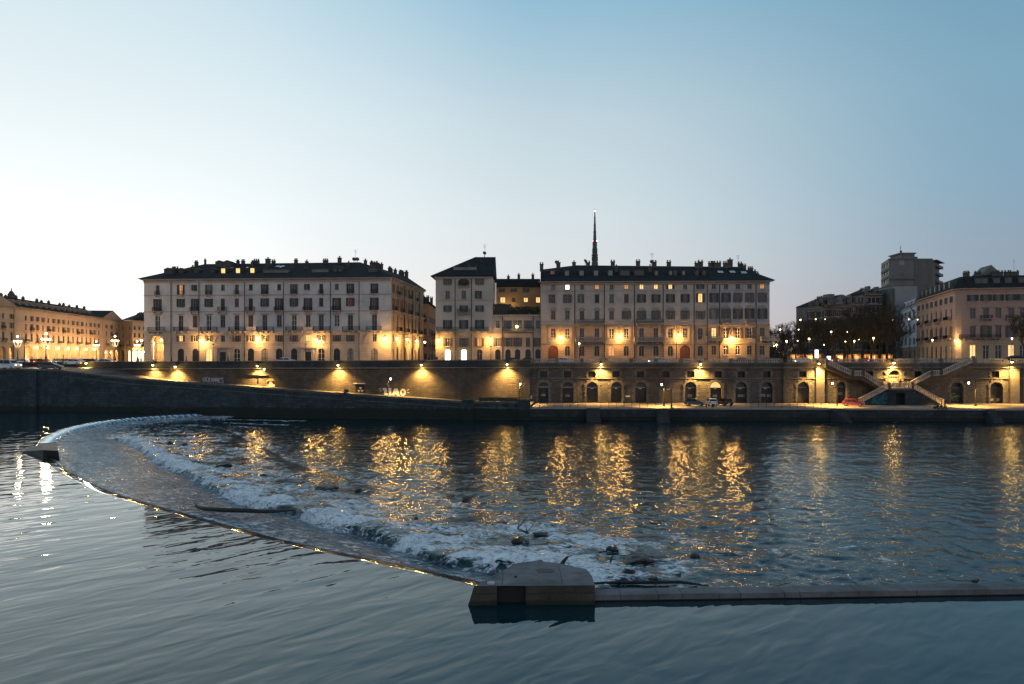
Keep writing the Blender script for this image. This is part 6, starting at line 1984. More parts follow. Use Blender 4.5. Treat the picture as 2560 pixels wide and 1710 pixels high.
post_lamp(970, 947, 986, 4.4, 'lantern on an iron post standing on the ramp left of the LIAO letters', .55, 2000, Y=141.0)
post_lamp(645, 923, 966, 6.3, 'lantern on an iron post on the ramp beside the mural patch', 1.3, 40, Y=143.5)

# lanterns on the street before the houses
for px, pl, lab, Y in ((533, 864, 'street lantern on a post before the rectangular portal of the long cream palace, left one', 156), (764.5, 863, 'street lantern on a post before the right rectangular portal of the long cream palace', 156),
                       (1227, 869, 'thin street lantern post between the tower house and the low house', 155), (1448, 859, 'street lantern on a post before the left stone balcony of the long palazzo', 154),
                       (1966.5, 853, 'street lantern on a post at the left edge of the park', 158), (2135.7, 852.6, 'street lantern on a post in the park among the bare trees', 172),
                       (2331, 850, 'street lantern on a post before the pink corner building side', 172), (2530, 846, 'street lantern on a post before the front of the pink corner building', 168)):
    post_lamp(px, pl, 900, ZS, lab, 0, 45, 'street lanterns on the far bank street', Y, M_BULB_W if px > 1400 else plain('unlit_lantern_glass', (.5, .46, .36), .3), down=False, name='street_lantern', lamp_light=px > 1400)
for px, top, Y, lab in ((1080.5, 826, 156, 'tall thin pole at the mouth of the side street'), (1691.5, 816, 158, 'tall dark pole with a pale foot left of the big red brown door'), (2042, 822, 176, 'tall thin flag pole in the park'),
                        (1889, 858, 157, 'pole before the right end of the long palazzo')):
    X = (px - 1280) * Y / F; zt_ = HC + (H0 - top) * Y / F - ZS
    t = thing('pole', lab, 'pole', (X, Y, ZS), 0)
    mb = MB(); mb.cyl((0, 0, 0), (0, 0, zt_), .09, .05, 8); mb.build('shaft', M_IRON, t)
    mb = MB(); mb.lathe((0, 0, 0), [(.2, 0), (.18, .5), (.1, .7)], 8); mb.ball((0, 0, zt_), .1, n=6, m=4); mb.build('base', M_IRON, t)

# piazza candelabra
def candelabra(px, py, Y, label, watts=2400, s=.52):
    X = (px - 1280) * Y / F; z = HC + (H0 - py) * Y / F - ZS
    t = thing('candelabra_lamp', label, 'street lamp', (X, Y, ZS), 0, 'branched lamps of the piazza')
    mb = MB(); mb.lathe((0, 0, 0), [(.45, 0), (.45, .4), (.25, .8), (.2, 1.6), (.13, 1.8), (.1, z + .2)], 10); mb.build('post', M_IRON, t)
    for k in range(5):
        if k == 4: c = (0, 0, z + 1.3)
        else:
            a = PI / 4 + k * PI / 2; c = (1.45 * s * math.cos(a), 1.45 * s * math.sin(a), z)
            mb = MB(); mb.tube([(0, 0, z - 1.8), (c[0] * .6, c[1] * .6, z - 1.5), (c[0], c[1], z - .9), (c[0], c[1], z - .35)], .05, 6); mb.build('arm', M_IRON, t)
        mb = MB(); mb.ball(c, .42 * s, n=12, m=8); mb.build('globe', M_BULB_W, t, smooth=True)
    point('lamp_light', (0, 0, z - .9), watts, (1.0, .66, .30), .9, t)
    return t
candelabra(44, 853, 186, 'branched globe lamp at the far left of the piazza, behind the white van')
candelabra(115, 848, 160, 'largest branched globe lamp, in front of the arcades behind the dark car')
candelabra(240.5, 863, 245, 'small branched globe lamp before the right pavilion arcade of the ochre palace', 2000)
candelabra(287.5, 852, 190, 'branched globe lamp in front of the right pediment of the ochre palace')
candelabra(343, 863, 235, 'branched globe lamp close to the left corner of the long cream palace', 2000)
for px, top, Y in ((34, 860, 165), (61, 855, 150), (158, 886, 150)):
    X = (px - 1280) * Y / F; zt_ = HC + (H0 - top) * Y / F - ZS + .8
    t = thing('pole', {34: 'dark pole by the white van at the far left', 61: 'dark pole left of the largest branched globe lamp', 158: 'short dark pole between the parked cars by the ramp'}[px], 'pole', (X, Y, ZS - .8), 0)
    mb = MB(); mb.cyl((0, 0, 0), (0, 0, zt_), .1, .08, 8); mb.build('shaft', M_IRON, t)
    mb = MB(); mb.lathe((0, 0, 0), [(.22, 0), (.2, .4), (.11, .6)], 8); mb.build('base', M_IRON, t)

# ================================================================== cars
def paint(name, col):
    if name in MATS: return MATS[name]
    t = NT(name); v = t.coord(); f = t.noise(v, 1.5, 4)
    c = t.ramp(f, [(.3, tuple(x * .85 for x in col)), (.7, tuple(min(1, x * 1.08) for x in col))])
    t.set(col=c, rough=.32, spec=.5); t.b.inputs['Coat Weight'].default_value = .4
    MATS[name] = t.m
    return t.m
M_TYRE = plain('tyre_rubber', (.012, .012, .012), .8); M_RIM = plain('wheel_rim', (.3, .3, .31), .35, .8)
M_CGLASS = glassmat('car_glass', (.01, .012, .014), .06); M_HEAD = glow('headlight_on', (1, .9, .7), 14.0); M_HEADO = plain('headlight_off', (.55, .55, .52), .15)
M_TAIL = glow('tail_light_on', (1, .12, .04), 6.0); M_TAILO = plain('tail_light_off', (.25, .02, .015), .3)
CARK = {'hatch': (3.9, 1.7, 1.46, [(-1.9, .35), (-1.95, .8), (-1.8, .95), (-1.5, 1.38), (-1.2, 1.45), (.1, 1.46), (.35, 1.38), (1.0, .98), (1.75, .82), (1.95, .6), (1.93, .3)]),
        'sedan': (4.5, 1.75, 1.42, [(-2.2, .35), (-2.25, .75), (-2.15, .95), (-1.5, 1.0), (-1.0, 1.38), (-.6, 1.42), (.4, 1.41), (.7, 1.33), (1.3, .97), (2.1, .8), (2.25, .55), (2.22, .3)]),
        'van': (4.9, 1.9, 2.0, [(-2.4, .4), (-2.45, 1.0), (-2.35, 1.9), (-2.1, 2.0), (.6, 2.0), (.95, 1.9), (1.7, 1.2), (2.35, .98), (2.48, .6), (2.45, .35)])}
def car_meshes(kind):
    L_, Wd, H_, prof = CARK[kind]
    def f():
        # body: side profile lofted over five widths, narrowing towards the roof
        n = len(prof); vs = []; fs = []
        belt = .95 if kind != 'van' else 1.15
        rows = []
        for s in (-1, -.86, 0, .86, 1):
            row = []
            for x, z in prof:
                tp = max(0, (z - belt) / (H_ - belt)); wd = Wd / 2 * (1 - .22 * tp)
                inset = .94 if abs(s) == 1 else 1.0
                row.append((x * (inset if abs(s) == 1 else 1), s * wd, z * (1 - (.02 if abs(s) == 1 else 0)) + (.02 if abs(s) == 1 else 0)))
            rows.append(row)
        for row in rows: vs += row
        for k in range(4):
            for i in range(n):
                j = (i + 1) % n
                fs.append((k * n + i, k * n + j, (k + 1) * n + j, (k + 1) * n + i))
        fs.append(tuple(range(n))); fs.append(tuple(range(5 * n - 1, 4 * n - 1, -1)))
        b = MB(); b.add(vs, fs)
        return b
    def g():
        b = MB(); belt = .95 if kind != 'van' else 1.15
        up = [p for p in prof if p[1] >= belt - .01]
        xs = [p[0] for p in up]; x0, x1 = min(xs), max(xs)
        for s in (-1, 1):
            def y(z): return s * (Wd / 2 * (1 - .22 * max(0, (z - belt) / (H_ - belt))) + .012)
            zt_ = H_ - .1; zb_ = belt + .03
            xr0 = min(p[0] for p in prof if p[1] > H_ - .12) + .08; xr1 = max(p[0] for p in prof if p[1] > H_ - .12) - .08
            mid = (x0 + x1) / 2
            for (a, b2, c, d) in (((x0 + .3), mid - .06, mid - .06, xr0 + .05), (mid + .06, x1 - .38, xr1, mid + .06)):
                b.add([(a, y(zb_), zb_), (b2, y(zb_), zb_), (c, y(zt_), zt_), (d, y(zt_), zt_)], [(0, 1, 2, 3)])
        return b
    return f, g
def make_car(name, label, kind, mat, loc, rz, head=False, tail=False, group=None):
    t = thing(name, label, 'car' if kind != 'van' else 'van', loc, rz, group)
    f, g = car_meshes(kind); L_, Wd, H_, prof = CARK[kind]
    me = f().mesh('body', mat, True); o = link(me, 'body', t)
    bv = o.modifiers.new('Bevel', 'BEVEL'); bv.width = .06; bv.segments = 2; bv.limit_method = 'ANGLE'
    g().build('side_window', M_CGLASS, t)
    # windscreen and rear window lie just above the body
    belt = .95 if kind != 'van' else 1.15
    for nm, pts in (('windscreen', [p for p in prof if p[0] > 0 and p[1] >= belt - .05]), ('rear_window', [p for p in prof if p[0] < 0 and p[1] >= belt - .05])):
        pts = sorted(pts, key=lambda p: p[1]); a, b_ = pts[0], pts[-1]
        if nm == 'windscreen':
            b_ = [p for p in prof if p[0] > 0 and p[1] > H_ - .15][-1]; a = [p for p in prof if p[0] > 0 and p[1] >= belt - .05][-1]
        else:
            b_ = [p for p in prof if p[0] < 0 and p[1] > H_ - .15][0]; a = [p for p in prof if p[0] < 0 and p[1] >= belt - .05][0]
        if a == b_: a = prof[1]
        dx, dz = b_[0] - a[0], b_[1] - a[1]; n_ = math.hypot(dx, dz); sg = 1 if nm == 'windscreen' else -1
        ox_, oz_ = (abs(dz) / n_ * .02 * sg, abs(dx) / n_ * .02)
        p0 = (a[0] + dx * .1 + ox_, a[1] + dz * .1 + oz_); p1 = (a[0] + dx * .9 + ox_, a[1] + dz * .9 + oz_)
        mb = MB(); mb.add([(p0[0], -Wd * .42, p0[1]), (p0[0], Wd * .42, p0[1]), (p1[0], Wd * .36, p1[1]), (p1[0], -Wd * .36, p1[1])], [(0, 1, 2, 3)]); mb.build(nm, M_CGLASS, t)
    for sx in (-1, 1):
        for sy in (-1, 1):
            mb = MB(); mb.cyl((0, -.1, 0), (0, .1, 0), .31, n=16); w = mb.build('wheel', M_TYRE, t, (sx * L_ * .31, sy * (Wd / 2 - .1), .31))
            mb = MB(); mb.cyl((0, sy * .101, 0), (0, sy * .115, 0), .19, n=12); mb.build('rim', M_RIM, w)
    for sy in (-1, 1):
        mb = MB(); mb.ball((L_ / 2 - .1, sy * Wd * .36, .66 if kind != 'van' else .85), .12, .17, .1, 8, 6); mb.build('headlight', M_HEAD if head else M_HEADO, t)
        mb = MB(); mb.box(-L_ / 2 - .03, -L_ / 2 + .12, sy * Wd * .38 - .13, sy * Wd * .38 + .13, .72, .9); mb.build('tail_light', M_TAIL if tail else M_TAILO, t)
    mb = MB(); mb.box(-L_ / 2 - .04, -L_ / 2, -.26, .26, .48, .59); mb.box(L_ / 2 - .02, L_ / 2 + .035, -.26, .26, .4, .51); mb.build('number_plate', M_WHITE, t)
    if head: spot('headlight_beam', (L_ / 2 + .2, 0, .65), 220, (1, .86, .6), 70, .6, (math.radians(84), 0, -PI / 2), .1, t)
    return t
X, Y = G(1738, 1015, ZQ); make_car('parked_car', 'dark hatchback parked on the quay at an angle, left of the white car', 'hatch', paint('dark_car_paint', (.02, .024, .028)), (X, Y + .4, ZQ), math.radians(-28), group='cars parked on the quay')
X, Y = G(1784.5, 1015.5, ZQ); make_car('parked_car', 'small white car parked on the quay, seen from behind', 'hatch', paint('white_car_paint', (.62, .63, .66)), (X, Y + 1.5, ZQ), math.radians(84), group='cars parked on the quay')
X, Y = G(1818, 1015, ZQ); make_car('parked_car', 'black car parked on the quay, right of the white car', 'hatch', paint('black_car_paint', (.008, .009, .01)), (X, Y + 1.5, ZQ), math.radians(97), group='cars parked on the quay')
X, Y = G(2137, 1016, ZQ); make_car('parked_car', 'red car parked on the quay at the foot of the double staircase', 'hatch', paint('red_car_paint', (.12, .012, .008)), (X, Y + .6, ZQ), math.radians(-32), group='cars parked on the quay')
# by the ramp and on the piazza
def ramp_z(X, Yr):
    s = (Vector((X, Yr)) - fq.L).dot(fq.u); return ramp_top(s) - (0.32 if s < fq.x(100) else min(.75, .32 + (s - fq.x(100)) * .02))
for px, Y, lab, kind, mat, rz, hd, tl in (
    (20, 143.5, 'white van at the far left behind the river wall, headlights on', 'van', 'white_car_paint', -6, True, False),
    (126, 143.0, 'black car behind the river wall, in front of the largest branched lamp', 'sedan', 'black_car_paint', 8, False, False),
    (60, 160, 'pale car behind the white van by a dark pole', 'sedan', 'white_car_paint', 3, False, False),
    (97, 158, 'dark red car with glowing tail lights, left of the largest branched lamp', 'hatch', 'red_car_paint', 80, False, True),
    (82, 172, 'black car with glowing tail lights between the first two branched lamps', 'sedan', 'black_car_paint', 75, False, True),
    (112, 178, 'white car with glowing tail lights just right of the dark red car', 'hatch', 'white_car_paint', 80, False, True),
    (150, 165, 'dark car facing the river with headlights on, beside the short pole', 'hatch', 'dark_car_paint', -98, True, False),
    (186, 152, 'silver car roof showing above the wall in front of the arcades', 'sedan', 'white_car_paint', 172, False, False),
    (205, 170, 'dark car with bright headlights right of the silver car roof', 'hatch', 'black_car_paint', -105, True, False),
    (178, 185, 'long dark car parked across the piazza before the middle arcades', 'sedan', 'dark_car_paint', 5, False, False),
    (232, 176, 'black car before the right pavilion of the ochre palace', 'sedan', 'black_car_paint', 4, False, False),
    (262, 158, 'white car roof at the left end of the rubble wall parapet', 'sedan', 'white_car_paint', 176, False, True)):
    X = (px - 1280) * Y / F
    z = ramp_z(X, Y) if Y < 146 else ZS - .25
    if Y < 146: z += .1
    make_car('parked_car', lab, kind, MATS[mat], (X, Y, z), math.radians(rz), hd, tl, 'cars on the piazza')
for px, Y, lab, mat, hd, rz in ((1412, 150, 'white car behind the balustrade left of the first lantern, headlights on', 'white_car_paint', True, 2), (1648, 150.5, 'silver car behind the balustrade in the middle of the long palazzo', 'white_car_paint', True, 180),
                            (1851, 150, 'dark car roof behind the balustrade under the brightest bracket lamp', 'black_car_paint', True, 181), (1921, 151, 'grey car behind the balustrade at the right corner of the long palazzo', 'dark_car_paint', True, 3),
                            (1285, 150.5, 'black car behind the parapet in front of the low house', 'black_car_paint', False, 2), (1318, 150.5, 'dark car behind the parapet right of the black car at the low house', 'dark_car_paint', False, 180),
                            (716, 153.5, 'white car roof behind the parapet in front of the middle of the long cream palace', 'white_car_paint', False, 1), (2005, 166, 'pale car in the park street behind the short balustrade', 'white_car_paint', True, 190),
                            (2090, 170, 'dark car with tail lights under the park trees', 'dark_car_paint', False, 60), (2160, 172, 'red car under the park trees left of the staircase portal', 'red_car_paint', False, 70)):
    X = (px - 1280) * Y / F
    make_car('parked_car', lab, 'sedan' if px != 1412 else 'hatch', MATS[mat], (X, Y, ZS), math.radians(rz), hd, px in (2090, 2160), 'cars along the far bank street')

# row of scooters/planter at the quay end of the ramp: dark planter with round reflectors
p = fq.world(fq.x(1192), 2.2, 2.35)
t = thing('planter', 'long dark hedge planter with seven pale round reflectors at the ramp foot', 'planter', p, fq.ang)
w = fq.x(1294) - fq.x(1192); zb_ = 2.35
hh = fq.z(995, 1240, 2.2) - zb_
mb = MB(); mb.box(0, w, 0, 1.0, -.2, hh - .9); mb.build('trough', M_IRON, t)
mb = MB()
for k in range(900):
    x, y, z = r.uniform(0, w), r.uniform(0, 1.0), hh - 1.0 + r.uniform(0, 1) ** .7 * 1.0; s_ = r.uniform(.06, .16)
    mb.add([(x - s_, y, z), (x + s_, y + r.uniform(-.1, .1), z - .03), (x, y + r.uniform(-.1, .1), z + s_ * 1.4)], [(0, 1, 2)])
mb.build('hedge', plain('dark_leaves', (.045, .055, .03), .8), t)
for k in range(7):
    mb = MB(); mb.cyl((0, -.03, 0), (0, -.002, 0), .15, n=12); mb.build('reflector', plain('pale_reflector', (.7, .7, .66), .3), t, (w * (k + .5) / 7 + .2, 0, hh - 1.15))

# bollards and small things on the quay
for px, lab in ((1767, 'dark iron mooring bollard on the quay edge left of the white car'), (1783.5, 'dark iron mooring bollard on the quay edge in front of the white car')):
    X, Y = G(px, 1018.5, ZQ + .03)
    t = tag(MB().lathe((0, 0, 0), [(.2, 0), (.16, .1), (.13, .4), (.22, .5), (.24, .58), (.1, .66)], 10).build('bollard', M_IRON, None, (X, Y + .4, ZQ + .031), smooth=True), lab, 'bollard', 'mooring bollards on the quay')
t = thing('lit_billboard', 'tall glowing white advertising panel in the park', 'billboard', P(2041, 894, 172)[:2] + (ZS,), 0)
z1 = HC + (H0 - 874.5) * 172 / F - ZS
mb = MB(); mb.box(-.45, .45, -.1, .1, z1 - 2.05, z1); mb.build('panel', glow('backlit_panel', (1, .97, .88), 2.5), t)
mb = MB(); mb.box(-.5, -.451, -.14, .14, 0, z1 + .05); mb.box(.451, .5, -.14, .14, 0, z1 + .05); mb.box(-.45, .45, -.14, .14, z1 + .001, z1 + .06); mb.box(-.2, .2, -.08, .08, 0, z1 - 2.051); mb.build('frame', M_IRON, t)
t = thing('lit_kiosk', 'small kiosk with a glowing white window in the park', 'kiosk', P(2072, 894, 180)[:2] + (ZS,), 0)
mb = MB(); mb.box(-1.1, 1.1, 0, 1.8, 0, 2.5); mb.build('body', M_DARKDOOR, t); mb = MB(); mb.box(-1.4, 1.4, -.5, 2.0, 2.5, 2.65); mb.build('roof', M_IRON, t)
mb = MB(); mb.box(-.5, .5, -.03, -.003, .9, 1.9); mb.build('window', glow('backlit_panel', (1, .97, .88), 2.5), t)
t = thing('dome_kiosk', 'dark round-roofed kiosk at the far right before the pink corner building', 'kiosk', P(2540, 894, 160)[:2] + (ZS,), 0)
mb = MB(); mb.lathe((0, 0, 0), [(1.9, 0), (1.9, 1.0)], 16); mb.build('body', M_DARKDOOR, t); mb = MB(); mb.lathe((0, 0, 0), [(2.5, 1.0), (2.4, 1.25), (1.8, 1.65), (1.0, 1.95), (.1, 2.05)], 16); mb.build('roof', M_IRON, t, smooth=True)
t = thing('floating_boom', 'thin dark floating timber lying in the golden reflections off the quay steps', 'log', G(2074, 1061.5, 0.05) + (.05,), 0)
mb = MB(); mb.tube([(-1.45, 0, 0), (-.4, .03, .05), (.7, -.02, .03), (1.5, 0, .0)], [.09, .13, .12, .07], 8); mb.build('trunk', M_IRON, t)

# ================================================================== people
def body_mesh(pose, cloth, skin, legs):
    v = []; e = []; rad = []
    def j(p, r_): v.append(p); rad.append(r_); return len(v) - 1
    def chain(*ids):
        for a, b_ in zip(ids[:-1], ids[1:]): e.append((a, b_))
    if pose == 'stand' or pose == 'walk':
        sp = .22 if pose == 'walk' else 0
        pel = j((0, 0, .92), .145); wa = j((0, 0, 1.08), .13); ch = j((0, 0, 1.30), .155); nk = j((0, 0, 1.47), .06); hd0 = j((0, -.01, 1.56), .075); hd1 = j((0, -.02, 1.66), .095); hd2 = j((0, -.01, 1.73), .07)
        chain(pel, wa, ch, nk, hd0, hd1, hd2)
        for s in (-1, 1):
            hp = j((s * .1, 0, .86), .10); kn = j((s * .11, -s * sp - .02, .48), .068); an = j((s * .11, -s * sp * 1.1 + .03 + (.12 if s * sp < 0 else 0), .09), .045); to = j((s * .12, -s * sp * 1.1 - .13 + (.12 if s * sp < 0 else 0), .04), .036)
            chain(pel, hp, kn, an, to)
            sh = j((s * .18, 0, 1.40), .07); el = j((s * .24, s * sp * .6 + .02, 1.12), .048); wr = j((s * .23, s * sp * 1.0 - .1, .9), .032); hn = j((s * .225, s * sp - .13, .80), .034)
            chain(ch, sh, el, wr, hn)
    else:
        pel = j((0, .05, .12), .16); wa = j((0, .07, .30), .135); ch = j((0, .02, .52), .155); nk = j((0, -.03, .68), .06); hd0 = j((0, -.05, .77), .075); hd1 = j((0, -.07, .86), .095); hd2 = j((0, -.06, .93), .07)
        chain(pel, wa, ch, nk, hd0, hd1, hd2)
        for s in (-1, 1):
            hp = j((s * .1, -.05, .12), .10); kn = j((s * .13, -.45, .22), .068); an = j((s * .13, -.5, -.2), .045); to = j((s * .13, -.64, -.25), .036)
            chain(pel, hp, kn, an, to)
            sh = j((s * .18, .01, .61), .07); el = j((s * .25, -.12, .36), .048); wr = j((s * .15, -.33, .30), .032); hn = j((s * .1, -.42, .29), .034)
            chain(ch, sh, el, wr, hn)
    me = bpy.data.meshes.new('person_base'); me.from_pydata(v, e, []); me.update()
    ob = bpy.data.objects.new('person_base', me); C.objects.link(ob)
    sk = ob.modifiers.new('Skin', 'SKIN'); sk.use_smooth_shade = True
    if not me.skin_vertices: me.attributes.new('skin', 'FLOAT', 'POINT')
    for k, d in enumerate(me.skin_vertices[0].data):
        d.radius = (rad[k], rad[k] * (.72 if k in (0, 1, 2) else 1)); d.use_root = (k == 0)
    ob.modifiers.new('Sub', 'SUBSURF').levels = 1
    ob.modifiers['Sub'].render_levels = 1
    bpy.context.view_layer.update()
    dg = bpy.context.evaluated_depsgraph_get()
    out = bpy.data.meshes.new_from_object(ob.evaluated_get(dg))
    bpy.data.objects.remove(ob)
    for m in (cloth, skin, legs): out.materials.append(m)
    hz = 1.5 if pose != 'sit' else .71
    for p_ in out.polygons:
        c = p_.center
        low = (c.z < .88 and abs(c.x) < .19) if pose != 'sit' else (c.z < .26 and c.y < .1)
        p_.material_index = 1 if (c.z > hz or (pose != 'sit' and abs(c.x) > .17 and c.z < .88) or (pose == 'sit' and c.y < -.36 and c.z > .26)) else (2 if low else 0)
        p_.use_smooth = True
    return out
M_SKIN = plain('skin', (.42, .26, .18), .6, var=.08); M_HAIR = plain('dark_hair', (.02, .015, .012), .7)
M_COAT = {'black': plain('black_coat', (.015, .016, .018), .85), 'navy': plain('navy_coat', (.025, .032, .05), .85), 'brown': plain('brown_coat', (.07, .045, .03), .85), 'grey': plain('grey_coat', (.11, .11, .11), .85)}
M_TROUS = plain('dark_trousers', (.02, .022, .028), .85)
def person(pose, coat, label, loc, rz=0.0, group='people on the far bank'):
    me = cached(('pe', pose, coat), lambda: body_mesh(pose, M_COAT[coat], M_SKIN, M_TROUS))
    o = link(me, 'person', None, loc, rz); tag(o, label, 'person', group)
    hz = (0, -.005, 1.69) if pose != 'sit' else (0, -.055, .895)
    def f():
        b = MB(); b.ball((hz[0], hz[1] + .02, hz[2] + .012), .105, .112, .095, 10, 7); b.ball((hz[0], hz[1] + .06, hz[2] - .06), .09, .07, .1, 8, 6); return b.mesh('hair', M_HAIR, True)
    link(cached(('hair', pose), f), 'hair', o, (0, 0, 0))
    def g():
        b = MB(); y0 = hz[1] - .112; b.ball((0, y0 - .012, hz[2] - .045), .014, .022, .024, 6, 5)
        b.ball((-.035, y0 + .012, hz[2] - .015), .014, .01, .009, 6, 4); b.ball((.035, y0 + .012, hz[2] - .015), .014, .01, .009, 6, 4); b.ball((0, y0 + .006, hz[2] - .088), .028, .01, .008, 6, 4)
        return b.mesh('face', plain('lips_and_features', (.3, .15, .11), .6))
    link(cached(('face', pose), g), 'face', o, (0, 0, 0))
    return o
X, Y = G(1669, 1018, ZQ); person('sit', 'black', 'person in black sitting alone at the top of the river steps by the quay lantern', (X, fqw.L.y - (X - fqw.L.x) * 0.035 - .35 - .2, ZQ - .0), .3)
for px, coat, lab in ((2344, 'black', 'leftmost of three dark clad people sitting on the quay edge below the staircase'), (2353, 'brown', 'middle of three people sitting on the quay edge below the staircase, brown coat'), (2362.5, 'navy', 'rightmost of three people sitting on the quay edge below the staircase')):
    s = fqw.x(px, .25); p = fqw.world(s, .22, ZQ + .03); person('sit', coat, lab, p, fqw.ang)
p = fqw.world(fqw.x(2337.5, .4), .4, ZQ + .03)
tag(MB().ball((0, 0, .24), .32, .2, .25, 10, 7).tube([(-.15, 0, .4), (0, 0, .62), (.15, 0, .4)], .02, 5).build('bag', M_COAT['black'], None, p, smooth=True), 'dark bag beside the three people sitting on the quay edge', 'bag')
for px, dx, coat, pose in ((863, 0, 'black', 'sit'), (868, .0, 'navy', 'sit')):
    s = fq.x(px, .3); p = fq.world(s, .35, ramp_top(s)); person(pose, coat, 'person in %s sitting on the sloping ramp wall left of the triangle door' % coat, p, fq.ang)
for px, Y, coat, pose, rz, lab in ((1092, 153, 'black', 'stand', .2, 'pedestrian in black behind the parapet by the side street'), (428, 156, 'black', 'walk', 1.5, 'pedestrian walking past the corner portico of the cream palace'), (552, 156, 'navy', 'stand', .5, 'pedestrian standing left of the portal lantern of the cream palace'),
                               (570, 156, 'brown', 'walk', 1.4, 'pedestrian in brown walking right of the left portal of the cream palace'), (466, 156, 'grey', 'walk', -1.5, 'pedestrian in grey before the first arched door of the cream palace'), (623, 156, 'black', 'walk', 1.5, 'pedestrian in black before the fourth arched door of the cream palace'),
                               (2251, 138.6, 'black', 'stand', 2.9, 'person in black standing at the portal of the double staircase'), (136, 170, 'black', 'walk', 1.0, 'pedestrian crossing the piazza behind the black car'), (81, 166, 'navy', 'walk', .8, 'pedestrian in navy left of the largest branched lamp'),
                               (286, 175, 'black', 'walk', 1.2, 'pedestrian in black under the right pavilion branched lamp'), (352, 165, 'brown', 'walk', 1.3, 'pedestrian in brown near the left corner of the cream palace'), (345, 170, 'grey', 'stand', .3, 'pedestrian in grey near the left corner of the cream palace'),
                               (1072, 160, 'navy', 'walk', .4, 'pedestrian in navy walking out of the side street')):
    X = (px - 1280) * Y / F; z = 5.6 if px == 2251 else ZS - (.0 if px > 400 else .25)
    person(pose, coat, lab, (X, Y, z), rz)

# ================================================================== trees
BARK = plain('dark_bark', (.035, .028, .022), .9, var=.4, scale=4); TWIG = plain('winter_twigs', (.045, .038, .024), .9, var=.5, scale=2)
def tree_meshes(seed, H_=12.0, spread=4.2, twigs=4200):
    q = random.Random(seed)
    tb = MB(); tips = []
    th = H_ * .3
    lean = (q.uniform(-.3, .3), q.uniform(-.3, .3))
    tb.tube([(0, 0, -.2), (lean[0] * .3, lean[1] * .3, th * .5), (lean[0], lean[1], th)], [.34, .26, .22], 9)
    cb = MB()
    def grow_(p, d, ln, rd, lvl):
        pts = [p]; cur = Vector(p); dd = Vector(d)
        for k in range(3):
            dd = (dd + Vector((q.uniform(-.22, .22), q.uniform(-.22, .22), q.uniform(-.02, .2)))).normalized()
            cur = cur + dd * ln / 3; pts.append(tuple(cur))
        cb.tube(pts, [rd, rd * .8, rd * .6, rd * .45], 5 if lvl < 2 else 4)
        if lvl >= 3: tips.append((pts, dd)); return
        for k in range(3 if lvl < 2 else 4):
            a = q.uniform(0, 2 * PI); side = Vector((math.cos(a), math.sin(a), q.uniform(.1, .7))).normalized()
            base = pts[q.choice((1, 2, 3, 3))]
            grow_(base, (dd * .7 + side * .8).normalized(), ln * q.uniform(.55, .78), rd * .5, lvl + 1)
    for k in range(5):
        a = 2 * PI * k / 5 + q.uniform(-.4, .4)
        grow_((lean[0], lean[1], th * q.uniform(.85, 1.0)), (math.cos(a) * .55, math.sin(a) * .55, .85), H_ * .3 * q.uniform(.85, 1.15), .13, 0)
    per = max(4, twigs // max(1, len(tips)))
    for pts, dd in tips:
        for k in range(per):
            b0 = Vector(pts[q.choice((1, 2, 3))]); d = (dd + Vector((q.uniform(-1, 1), q.uniform(-1, 1), q.uniform(-.6, 1)))).normalized(); ln = q.uniform(.35, 1.0)
            s_ = d.orthogonal().normalized() * .022; e_ = b0 + d * ln
            cb.add([tuple(b0 - s_), tuple(b0 + s_), tuple(e_)], [(0, 1, 2)])
            if q.random() < .5:
                m_ = b0 + d * ln * .5; d2 = (d + Vector((q.uniform(-1, 1), q.uniform(-1, 1), q.uniform(-1, 1)))).normalized(); e2 = m_ + d2 * ln * .6
                cb.add([tuple(m_ - s_ * .7), tuple(m_ + s_ * .7), tuple(e2)], [(0, 1, 2)])
    return tb.mesh('trunk', BARK, True), cb.mesh('crown', TWIG)
TM = [tree_meshes(21, 12), tree_meshes(33, 13), tree_meshes(47, 11.5), tree_meshes(59, 12.5)]
spots = [(1938, 205, .9), (1962, 215, 1.0), (1990, 200, .95), (2013, 212, 1.1), (2034, 196, 1.15), (2060, 208, 1.0), (2086, 192, 1.05), (2110, 206, 1.2), (2132, 188, 1.05), (2156, 204, 1.3), (2178, 190, 1.25), (2200, 206, 1.35), (2217, 188, 1.2), (2238, 200, 1.05),
         (1950, 240, 1.1), (2005, 238, 1.2), (2070, 232, 1.1), (2125, 230, 1.3), (2185, 226, 1.5)]
spots.sort()
for k, (px, Y, s) in enumerate(spots):
    X = (px - 1280) * Y / F
    t = thing('bare_tree', 'dark bare park tree, %s from the left, between palazzo and white house' % ORD[k], 'tree', (X, Y, ZS), r.uniform(0, 6.28), 'bare trees of the riverside park')
    a, b_ = TM[k % 4]
    o1 = link(a, 'trunk', t); o2 = link(b_, 'crown', t)
    sx_ = s * r.uniform(.92, 1.08)
    for o in (o1, o2): o.scale = (s, s, sx_)
for px, Y, s, lab in ((2566, 168, 1.0, 'dark bare tree at the far right edge before the pink corner building'), (2592, 150, .9, 'dark bare tree cut by the right edge beside the square pilaster')):
    X = (px - 1280) * Y / F
    t = thing('bare_tree', lab, 'tree', (X, Y, ZS if Y > 145 else ZQ), 1.0, 'bare trees of the riverside park')
    for m_, n_ in zip(TM[1], ('trunk', 'crown')): o = link(m_, n_, t); o.scale = (s, s, s)
